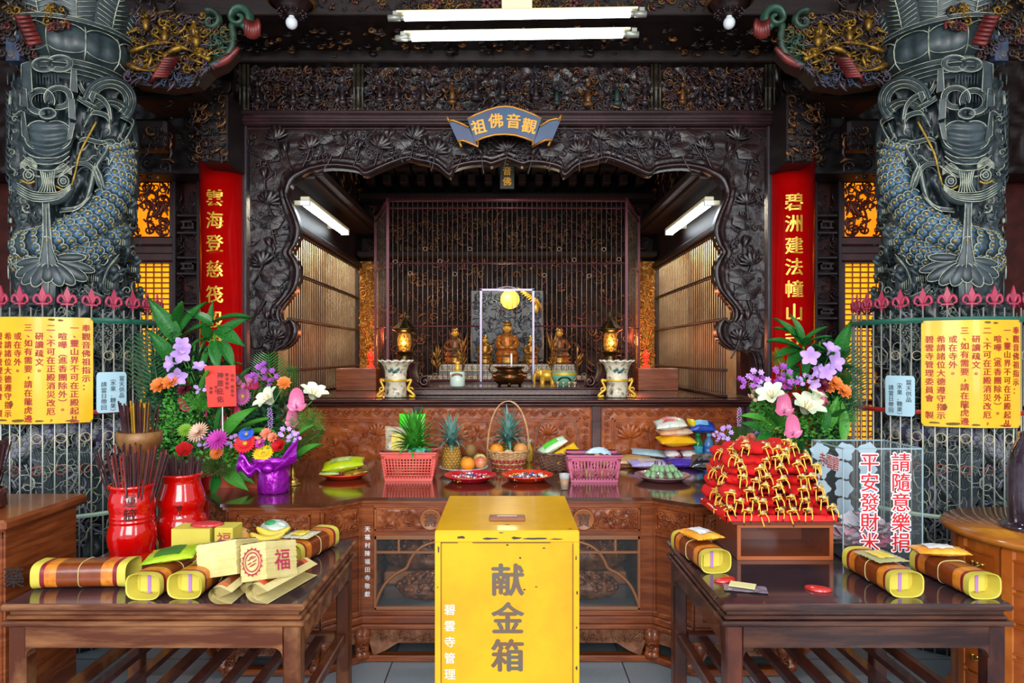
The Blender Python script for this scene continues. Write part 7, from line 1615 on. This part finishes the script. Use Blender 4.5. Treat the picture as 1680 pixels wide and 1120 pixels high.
def fmesh(kind):
    b = MB()
    if kind == 'gerbera':
        for k in range(22): petal(b, 2*pi*k/22, 1, .13, .12)
        for k in range(14): petal(b, 2*pi*k/14+.1, .6, .10, .35)
        b.mi = 1; b.ell((0, 0, .06), .22, .22, .10, 10, 5)
    elif kind == 'mum':
        for l, (n, L, up) in enumerate(((20, 1, .15), (18, .9, .4), (15, .75, .7), (12, .55, 1.0), (8, .35, 1.3))):
            for k in range(n): petal(b, 2*pi*(k+.5*l)/n, L, .10, up, 0, .03, 4, .5)
    elif kind == 'carnation':
        for l, (L, up) in enumerate(((1, .25), (.9, .55), (.7, .85), (.45, 1.2))):
            for k in range(9): petal(b, 2*pi*(k+.4*l)/9, L, .3, up, 0, .02, 4, .6)
    elif kind == 'rose':
        for l, (L, up) in enumerate(((1, .7), (.9, .95), (.8, 1.15), (.62, 1.35), (.5, 1.5))):
            for k in range(5): petal(b, 2*pi*(k+.37*l)/5, L, .46, up, -.0, .05, 5, .4)
    elif kind == 'lily':
        for k in range(6): petal(b, 2*pi*k/6, 1.5, .30 if k % 2 else .36, 1.18, .42, .06, 8, .35)
        b.mi = 1; [b.tube([(0, 0, 0), (.15*cos(a), .15*sin(a), .5), (.22*cos(a), .22*sin(a), .72)], [.012, .012, .03], 4) for a in (0, 1, 2.1, 3.1, 4.2, 5.2)]
    elif kind == 'anthurium':
        def f(u, v):      # egg shaped spathe, pointed at the top, notched at the bottom
            a = 2*pi*u; r = .62+.38*max(0, sin(a))**3*(1 if sin(a) > 0 else 0)+.16*abs(cos(a))**8*(sin(a) < 0)-.18*max(0, -sin(a))**10
            return (.82*r*cos(a)*v, (r*sin(a)+.1)*v, .16*v*v-.04*sin(3*v))
        b.grid(f, 32, 7); b.mi = 1; b.tube([(0, -.2, .03), (0, -.12, .2), (0, .05, .34)], [.05, .055, .03], 7)
    elif kind == 'trumpet':
        for k in range(5): petal(b, 2*pi*k/5, 1.1, .34, .8, .3, .03, 5, .3)
        b.tube([(0, 0, -.5), (0, 0, .1)], [.06, .16], 6)
    elif kind == 'cluster':
        q = random.Random(3)
        for k in range(9):
            c = V((q.uniform(-.9, .9), q.uniform(-.7, .7), q.uniform(-.4, .4))); o = MB()
            for j in range(6): petal(o, 2*pi*j/6, .36, .12, .2, 0, .02, 3)
            o.ell((0, 0, .02), .06, .06, .05, 5, 3); M_ = Matrix.Rotation(q.uniform(-.6, .6), 4, 'X') @ Matrix.Rotation(q.uniform(-.6, .6), 4, 'Y')
            o.v = [M_ @ v+c for v in o.v]; b.add(o.v, o.f, True)
            b.mi = 1; b.tube([c, (c.x*.2, c.y*.2, -1.4)], .025, 3); b.mi = 0
    elif kind == 'spike':
        for k in range(46): a = k*2.4; z = -1+2*k/46; r = .22*(1-.3*abs(z)); b.ell((r*cos(a), r*sin(a), z), .09, .09, .07, 5, 3)
    elif kind == 'leaf':       # blade along +y, unit length
        b.grid(lambda u, v: ((u-.5)*.34*sin(pi*min(1, .08+.92*v)**.8), v, -.28*v*v+.10*abs(u-.5)*2*.8), 4, 9)
    elif kind == 'strap':
        b.grid(lambda u, v: ((u-.5)*.10*(1-v**4), v, -.15*v*v+.06*abs(u-.5)), 2, 8)
    elif kind == 'frond':
        b.tube([(0, 0, 0), (0, .5, .03), (0, 1, -.06)], [.015, .012, .004], 4)
        for k in range(17):
            for s in (-1, 1):
                y = .12+.85*k/17; L = .42*sin(pi*(.15+.8*k/17))+.05; p0 = V((0, y, .02-.06*y)); d = V((s*.8, .6, -.05)).normalized(); w_ = V((0, 1, 0))*.014
                b.add([p0-w_, p0+w_, p0+d*L*.6+w_*.9+V((0, 0, .01)), p0+d*L, p0+d*L*.6-w_*.9+V((0, 0, .01))], [(0, 1, 2, 3, 4)])
    return b
YEL = fmat('pollen_yellow', 'c8a030')
def fl(parent, kind, m_, px, py, Y, size, face=(0, -1, .45), roll=0, name=None, m2=None):
    key = (kind, m_.name)
    if key not in FP: FP[key] = fmesh(kind).build(name or kind, [m_, m2 or YEL], parent, at=None); o = FP[key]
    else: o = FP[key].copy(); COL.objects.link(o); o.name = name or kind
    o.parent = parent; p = P(px, py, Y)-wloc(parent); o.location = p; o.scale = (size,)*3
    qt = V(face).to_track_quat('Z', 'Y'); o.rotation_euler = (qt.to_matrix().to_4x4() @ RZ(roll)).to_euler(); return o
def lf(parent, kind, m_, px, py, Y, px2, py2, Y2, roll=0, name=None, up=(0, -.6, .8)):
    """leaf from one point to another"""
    key = (kind, m_.name)
    if key not in FP: FP[key] = fmesh(kind).build(name or kind, [m_, m_], parent); o = FP[key]
    else: o = FP[key].copy(); COL.objects.link(o); o.name = name or kind
    o.parent = parent; a = P(px, py, Y); c = P(px2, py2, Y2); d = c-a; L = d.length; yv = d.normalized(); xv = yv.cross(V(up)).normalized(); zv = xv.cross(yv)
    M_ = Matrix((xv, yv, zv)).transposed().to_4x4() @ RY(roll); o.location = a-wloc(parent); o.rotation_euler = M_.to_euler(); o.scale = (L,)*3; return o
def stems(parent, pts, base, name='stems', r=.0035):
    b = MB()
    for (px, py, Y) in pts:
        p = P(px, py, Y); q = V(base); b.tube([p, p.lerp(q, .4)+V((0, .02, .02)), q], [r, r, r], 4)
    o = b.build('stem_bundle', m_leaf2, parent, world=True); o['kind'] = 'stuff'
def filler(parent, blobs, m_, seed, n, name='foliage', size=(.015, .035)):
    """loose fine greenery: sprays of leaflets in several clumps given as (px, py, Y, rx, ry, rz in metres)"""
    b = MB(); q = random.Random(seed)
    for (px, py, Y, rx, ry, rz) in blobs:
        c = P(px, py, Y)
        for k in range(n):
            a, e = q.uniform(0, 6.28), q.uniform(-1, 1); s = sqrt(1-e*e)*q.random()**.33; p = c+V((rx*s*cos(a), ry*s*sin(a), rz*e*q.random()**.33)); L = q.uniform(*size); d = V((q.uniform(-1, 1), q.uniform(-1, .3), q.uniform(-.2, 1))).normalized(); w_ = d.orthogonal().normalized()*L*.28
            b.add([p, p+d*L*.5+w_, p+d*L, p+d*L*.5-w_], [(0, 1, 2, 3)])
            if k % 4 == 0: b.tube([p, p-d*L*1.5], .0012, 3, cap=False)
    o = b.build(name, m_, parent, world=True); o['kind'] = 'stuff'; return o
def needles(parent, px, py, Y, R_, n, m_, seed, name='fern_spray'):
    b = MB(); q = random.Random(seed); c = P(px, py, Y)
    for k in range(n):
        a = q.uniform(-.2, pi+.2); e = q.uniform(-.7, .5); d = V((cos(a)*cos(e), -abs(sin(e))*.8, sin(a)*.9)).normalized(); L = R_*q.uniform(.6, 1)
        for j in range(7):
            p = c+d*L*(j/7); s = V((q.uniform(-1, 1), q.uniform(-1, 1), q.uniform(-1, 1))).normalized()*.02
            b.add([p, p+d*.02+s, p+d*.024+s], [(0, 1, 2)]); b.add([p, p+d*.02-s, p+d*.024-s], [(0, 1, 2)])
        b.tube([c, c+d*L], [.0018, .0008], 3, cap=False)
    o = b.build(name, m_, parent, world=True); return o
# colours
c_pur = fmat('purple_petal', '8a3a9c', 'a858b8'); c_lil = fmat('lilac_petal', 'b088d0', 'c8a4dc'); c_org = fmat('orange_petal', 'e07020', 'e8904c'); c_red = fmat('red_petal', 'c81018', 'd82c30'); c_mag = fmat('magenta_petal', 'c02ca0', 'd04cb8'); c_pch = fmat('peach_petal', 'e0b498', 'e8c8b0'); c_blu = fmat('blue_petal', '2850c8', '4470d8'); c_yel = fmat('yellow_petal', 'f0c008', 'e8c838'); c_cor = fmat('coral_petal', 'e87858', 'f09478'); c_whi = fmat('greenish_white_petal', 'd0d8b8', 'e0e4d0'); c_pnk = fmat('rose_pink_spathe', 'd0608c', 'd87ca0', .25); c_dpk = fmat('crimson_pink_spathe', 'b82450', 'c8406c', .25); c_dk = fmat('dark_red_petal', '5a1024', '701830'); c_mv = fmat('mauve_petal', 'a85080', 'b8689a'); c_gr = fmat('green_petal', '7aa828', '94bc40')
# left arrangement
LBX = V((-1.50, 3.92, .8605)); A1 = thing('flower_arrangement', 'tall flower arrangement with red card, lilies and palm leaves on the left altar end', 'flowers', LBX)
Y0 = 3.82; m_box = mat('orange_red_paper_box', 'b84a2c', .5)
b = MB(); b.prism([(-.13, 0), (.12, 0), (.16, .12), (-.17, .12)], -.11, .11); b.build('paper_pot', m_box, A1)
FL = [('lily', c_whi, 447, 662, .085, (-.5, -.6, .7)), ('lily', c_whi, 512, 655, .085, (.35, -.4, .9)), ('anthurium', c_pnk, 487, 664, .085, (.1, -1, .1)), ('anthurium', c_pnk, 480, 692, .072, (-.3, -1, .1)), ('anthurium', c_dpk, 414, 634, .065, (.2, -.9, .6)), ('gerbera', c_mv, 398, 650, .055, (-.2, -1, .2)), ('cluster', c_pur, 425, 610, .055, None), ('cluster', c_pur, 443, 618, .05, None), ('cluster', c_mv, 398, 626, .05, None), ('trumpet', c_lil, 298, 567, .055, (.5, -.8, .2)), ('trumpet', c_lil, 297, 580, .06, (.4, -.8, -.1)), ('trumpet', c_lil, 284, 596, .055, (-.5, -.8, .1)), ('trumpet', c_lil, 293, 617, .06, (.3, -.9, -.2)), ('trumpet', c_lil, 327, 604, .045, (.3, -.6, .7)), ('cluster', c_lil, 331, 636, .035, None), ('carnation', c_org, 262, 633, .05, None), ('carnation', c_org, 280, 627, .045, None), ('carnation', c_org, 466, 629, .04, None), ('carnation', c_dk, 304, 638, .045, None), ('anthurium', c_dpk, 305, 667, .062, (-.3, -.8, -.5)), ('anthurium', c_dpk, 340, 680, .05, (-.8, -.4, 0)), ('anthurium', c_dpk, 388, 680, .045, (.8, -.5, .1)), ('mum', c_pch, 326, 710, .062, (-.2, -.8, .6)), ('mum', c_mag, 357, 722, .062, (0, -.9, .5)), ('cluster', c_lil, 334, 726, .035, None), ('cluster', c_lil, 381, 723, .035, None), ('mum', c_org, 356, 743, .04, None), ('gerbera', c_blu, 404, 712, .045, (0, -.8, .7)), ('gerbera', c_red, 402, 727, .062, (0, -.9, .5)), ('carnation', c_red, 417, 731, .035, None), ('cluster', c_cor, 429, 717, .03, None), ('carnation', c_cor, 437, 711, .03, None), ('carnation', c_cor, 448, 718, .03, None), ('rose', c_red, 459, 733, .045, None), ('gerbera', c_yel, 432, 744, .058, (0, -.8, .8)), ('cluster', c_lil, 471, 712, .04, None), ('cluster', c_lil, 484, 716, .03, None), ('spike', c_lil, 443, 686, .06, (.0, -.1, 1)), ('rose', c_red, 303, 740, .05, None), ('mum', c_gr, 304, 706, .04, None), ('carnation', c_mag, 427, 728, .03, None)]
q = random.Random(21)
for k, (kd, m_, px, py, s, fc) in enumerate(FL):
    Yk = Y0-.16+q.uniform(-.03, .03) if py > 700 else (Y0-.08+q.uniform(-.05, .05)); fl(A1, kd, m_, px, py, Yk, s, fc or (q.uniform(-.3, .3), -.9, .5), roll=0 if kd == 'anthurium' else q.uniform(0, 3), name={'cluster': 'small_flower_cluster', 'spike': 'flower_spike', 'trumpet': 'gladiolus', 'mum': 'chrysanthemum'}.get(kd, kd), m2=c_mv if kd == 'anthurium' else None)
stems(A1, [(f[2], f[3]+3, Y0+.02) for f in FL], P(375, 790, 3.92))
for args in ((292, 560, 246, 488), (296, 540, 262, 555), (298, 545, 322, 492), (295, 535, 290, 485), (300, 555, 335, 520), (288, 600, 248, 540), (345, 560, 330, 520), (350, 545, 320, 575), (352, 530, 400, 505), (348, 525, 345, 495), (350, 530, 305, 505), (356, 540, 395, 560), (360, 550, 402, 515), (362, 560, 385, 600), (345, 570, 325, 610), (352, 560, 355, 605), (340, 555, 312, 560), (335, 640, 300, 620), (370, 600, 395, 590), (372, 610, 380, 650)): lf(A1, 'leaf', m_leaf, args[0], args[1], Y0+.06, args[2], args[3], Y0+q.uniform(-.10, .02), q.uniform(-.5, .5))
for args in ((360, 720, 352, 660), (365, 720, 400, 665), (370, 725, 425, 672), (380, 725, 440, 690), (395, 730, 402, 690), (385, 640, 400, 598), (470, 740, 500, 690), (480, 760, 512, 720), (370, 770, 400, 800), (355, 780, 350, 810), (380, 765, 415, 790), (340, 650, 330, 600), (455, 750, 492, 740)): lf(A1, 'leaf', m_leaf2 if q.random() < .5 else m_leaf, args[0], args[1], Y0-.05, args[2], args[3], Y0-q.uniform(.1, .22), q.uniform(-.6, .6))
for args in ((450, 665, 438, 578), (460, 668, 482, 600), (275, 700, 243, 545), (272, 690, 243, 610), (262, 680, 252, 540), (265, 720, 240, 650), (270, 690, 285, 600), (250, 700, 245, 580), (285, 720, 242, 690), (470, 760, 530, 700), (455, 755, 490, 730)): lf(A1, 'frond', m_leaf3 if args[0] < 300 else m_leaf, args[0], args[1], Y0+.08, args[2], args[3], Y0+q.uniform(-.06, .04), q.uniform(-.3, .3), 'palm_frond')
for args in ((276, 780, 278, 520), (290, 690, 286, 540), (346, 700, 345, 545), (352, 640, 352, 540), (305, 700, 320, 560), (300, 760, 310, 600)):
    b = MB(); b.tube([P(args[0], args[1], Y0+.08), P(args[2], args[3], Y0+.06)], [.009, .006], 6); b.build('stalk', m_leaf2, A1, world=True)
filler(A1, [(330, 750, Y0-.05, .16, .10, .10), (390, 750, Y0-.05, .16, .10, .09), (440, 735, Y0-.08, .14, .08, .08), (280, 720, Y0, .10, .08, .15), (300, 670, Y0, .12, .08, .15)], m_leaf2, 1, 330)
filler(A1, [(370, 690, Y0+.05, .26, .08, .18), (440, 690, Y0+.05, .18, .08, .15), (275, 650, Y0+.06, .12, .06, .3), (345, 620, Y0+.08, .14, .05, .20), (280, 750, Y0+.02, .10, .06, .12)], m_leaf3, 2, 420, 'dark_foliage', (.02, .05))
needles(A1, 505, 700, Y0-.05, .13, 44, m_fil, 3); needles(A1, 350, 775, Y0-.12, .12, 60, fmat('olive_fern', '3c4c20', '56682c'), 4); needles(A1, 410, 640, Y0, .10, 30, m_leaf2, 5); needles(A1, 325, 670, Y0-.05, .10, 34, m_leaf2, 7)
b = MB(); pc = [P(335, 600, 3.66), P(386, 599, 3.66), P(388, 666, 3.66), P(341, 668, 3.66)]; b.add(pc+[p+V((0, .003, 0)) for p in pc], [(3, 2, 1, 0), (4, 5, 6, 7), (0, 1, 5, 4), (1, 2, 6, 5), (2, 3, 7, 6), (3, 0, 4, 7)]); card = b.build('red_card', mat('coral_red_card', 'e83428', .55), A1, world=True)
b = MB()
for txt, px, py, s in (('神恩庇佑', 361, 635, .037), ('恭祝 碧雲寺', 381, 632, .020), ('觀音佛祖', 372, 625, .020), ('信女', 354, 638, .018), ('敬獻', 346, 640, .018)): p = P(px, py, 3.655); put_text(b, txt, s, tuple(p), True, 1.15)
b.build('lettering', mat('dark_card_letters', '5a1414', .5), card, world=True)
b = MB(); b.tube([P(365, 667, 3.665), P(366, 775, 3.72)], .003, 5); b.build('card_stick', m_white, A1, world=True)
# purple foil wrapped pot
t = thing('foil_flower_pot', 'flower pot wrapped in shiny purple foil with a bow on the left altar corner', 'flower pot', (-1.265, 3.70, .8605)); m_foil = mat('purple_foil', 'a010b0', .18, .55, coat=.5, bump=.9, bs=28)
b = MB(); b.lathe([(0, 0), (.075, 0), (.08, .01), (.085, .10), (.075, .13), (.10, .16), (.125, .19)], 40, mod=lambda a, z: 1+.06*sin(a*9+z*40)+.05*sin(a*5)*(z > .12)); b.build('foil_wrap', m_foil, t)
b = MB(); b.grid(lambda u, v: (-.03-.13*u, -.09-.02*sin(6*v), .11+.09*v*(.4+u)+.02*sin(9*u)), 12, 8); b.grid(lambda u, v: (.03+.12*u, -.07-.02*sin(5*v), .12+.11*v*(.3+u)+.06*u), 12, 8); b.ell((0, -.09, .14), .03, .02, .025, 8, 6); b.build('bow', m_foil, t)
# right arrangement
RBX = V((1.50, 3.92, .8605)); A2 = thing('flower_arrangement', 'tall flower arrangement with white lilies behind the red pouches on the right altar end', 'flowers', RBX)
b = MB(); b.prism([(-.13, 0), (.12, 0), (.16, .12), (-.17, .12)], -.11, .11); b.build('paper_pot', m_box, A2)
FR = [('trumpet', c_lil, 1329, 585, .06, (-.4, -.9, .1)), ('trumpet', c_lil, 1361, 576, .06, (.2, -.6, .7)), ('trumpet', c_lil, 1366, 594, .065, (.3, -.9, .1)), ('trumpet', c_lil, 1355, 611, .055, (-.2, -.9, .1)), ('trumpet', c_lil, 1337, 606, .05, (.3, -.8, -.3)), ('trumpet', c_lil, 1333, 629, .045, (.2, -.8, -.3)), ('cluster', c_pur, 1228, 626, .05, None), ('cluster', c_lil, 1243, 620, .05, None), ('cluster', c_pur, 1250, 633, .05, None), ('cluster', c_pur, 1284, 615, .055, None), ('cluster', c_mag, 1277, 629, .05, None), ('cluster', c_pur, 1292, 625, .045, None), ('cluster', c_mv, 1268, 644, .045, None), ('carnation', c_org, 1369, 629, .045, None), ('carnation', c_org, 1383, 642, .045, None), ('carnation', c_org, 1360, 637, .035, None), ('carnation', c_dk, 1347, 631, .045, None), ('lily', c_whi, 1268, 655, .085, (-.5, -.6, .7)), ('lily', c_whi, 1318, 678, .105, (.15, -.6, .8)), ('lily', c_whi, 1335, 655, .06, (.4, -.3, .9)), ('anthurium', c_pnk, 1285, 672, .085, (0, -1, .1)), ('anthurium', c_pnk, 1299, 708, .085, (.1, -1, .1)), ('anthurium', c_dpk, 1346, 660, .07, (.1, -.9, .2)), ('cluster', c_lil, 1320, 622, .04, None), ('cluster', c_pch, 1238, 648, .035, None)]
for k, (kd, m_, px, py, s, fc) in enumerate(FR):
    fl(A2, kd, m_, px, py, Y0-.06+q.uniform(-.05, .05)-(.1 if py > 690 else 0), s, fc or (q.uniform(-.3, .3), -.9, .5), roll=0 if kd == 'anthurium' else q.uniform(0, 3), name={'cluster': 'small_flower_cluster', 'trumpet': 'gladiolus', 'mum': 'chrysanthemum'}.get(kd, kd), m2=c_mv if kd == 'anthurium' else None)
stems(A2, [(f[2], f[3]+3, Y0+.02) for f in FR], P(1290, 790, 3.92))
for args in ((1312, 575, 1270, 545), (1312, 565, 1285, 518), (1315, 560, 1305, 515), (1318, 565, 1345, 530), (1310, 575, 1275, 575), (1315, 575, 1290, 600), (1318, 570, 1330, 545), (1312, 555, 1278, 530), (1320, 590, 1345, 570), (1318, 580, 1325, 620), (1305, 600, 1292, 640), (1370, 590, 1395, 530), (1375, 600, 1392, 560), (1372, 600, 1350, 560), (1380, 610, 1400, 590), (1300, 610, 1282, 630), (1330, 560, 1360, 545), (1378, 640, 1395, 600)): lf(A2, 'leaf', m_leaf, args[0], args[1], Y0+.06, args[2], args[3], Y0+q.uniform(-.10, .02), q.uniform(-.5, .5))
for args in ((1255, 690, 1220, 675), (1250, 705, 1222, 690), (1262, 710, 1240, 730), (1360, 700, 1375, 650), (1350, 710, 1362, 665), (1370, 690, 1385, 660), (1303, 640, 1300, 610), (1270, 700, 1262, 660), (1380, 720, 1390, 660)): lf(A2, 'leaf', m_leaf2 if q.random() < .5 else m_leaf, args[0], args[1], Y0-.05, args[2], args[3], Y0-q.uniform(.08, .2), q.uniform(-.6, .6))
for args in ((1300, 640, 1272, 575), (1370, 690, 1385, 560), (1375, 700, 1398, 600), (1385, 710, 1402, 640), (1360, 660, 1378, 590)): lf(A2, 'frond', m_leaf2 if args[0] < 1310 else m_leaf3, args[0], args[1], Y0+.08, args[2], args[3], Y0+.02, q.uniform(-.3, .3), 'palm_frond')
for args in ((1318, 760, 1318, 560), (1335, 700, 1345, 560), (1350, 700, 1378, 560), (1372, 740, 1372, 590)):
    b = MB(); b.tube([P(args[0], args[1], Y0+.08), P(args[2], args[3], Y0+.06)], [.009, .006], 6); b.build('stalk', m_leaf2, A2, world=True)
filler(A2, [(1280, 700, Y0, .16, .10, .12), (1340, 700, Y0, .18, .10, .12), (1260, 670, Y0+.02, .10, .08, .10)], m_leaf2, 5, 330)
filler(A2, [(1320, 650, Y0+.06, .20, .06, .24), (1370, 670, Y0+.08, .10, .06, .24), (1310, 740, Y0+.05, .2, .08, .14), (1350, 600, Y0+.08, .12, .04, .16)], m_leaf3, 6, 420, 'dark_foliage', (.02, .05))
needles(A2, 1275, 700, Y0-.06, .13, 50, m_leaf2, 8); needles(A2, 1365, 690, Y0-.05, .14, 46, m_leaf2, 9); needles(A2, 1255, 650, Y0, .08, 22, m_leaf2, 10)
A3 = thing('small_bouquet', 'small low bouquet of lilac and coral flowers at the left of the right arrangement', 'flowers', (1.24, 4.02, .8605)); b = MB(); b.lathe([(0, 0), (.05, 0), (.07, .10), (.06, .10), (0, .09)], 20); b.build('pot', m_box, A3)
for (kd, m_, px, py, s) in (('cluster', c_lil, 1190, 710, .045), ('cluster', c_lil, 1178, 716, .03), ('cluster', c_lil, 1250, 714, .045), ('cluster', c_lil, 1243, 706, .03), ('carnation', c_cor, 1218, 722, .03), ('carnation', c_cor, 1232, 718, .03), ('carnation', c_cor, 1213, 727, .03), ('carnation', c_cor, 1238, 725, .028)): fl(A3, kd, m_, px, py, 3.95, s, (q.uniform(-.3, .3), -.8, .6), q.uniform(0, 3), name={'cluster': 'small_flower_cluster'}.get(kd, kd))
fl(A3, 'spike', c_lil, 1213, 684, 3.96, .055, (0, -.05, 1), name='flower_spike')
for args in ((1213, 740, 1200, 700), (1215, 740, 1215, 698), (1218, 740, 1232, 700), (1216, 745, 1190, 712), (1218, 745, 1248, 716)): lf(A3, 'frond', m_leaf, args[0], args[1], 3.99, args[2], args[3], 3.97, 0, 'palm_frond')
stems(A3, [(x, y, 3.96) for x, y in ((1186, 712), (1190, 714), (1194, 712), (1213, 690), (1220, 725), (1232, 722), (1246, 716), (1252, 716))], P(1216, 760, 4.0), r=.0025); filler(A3, [(1213, 740, 3.98, .10, .05, .05)], m_leaf, 11, 200)
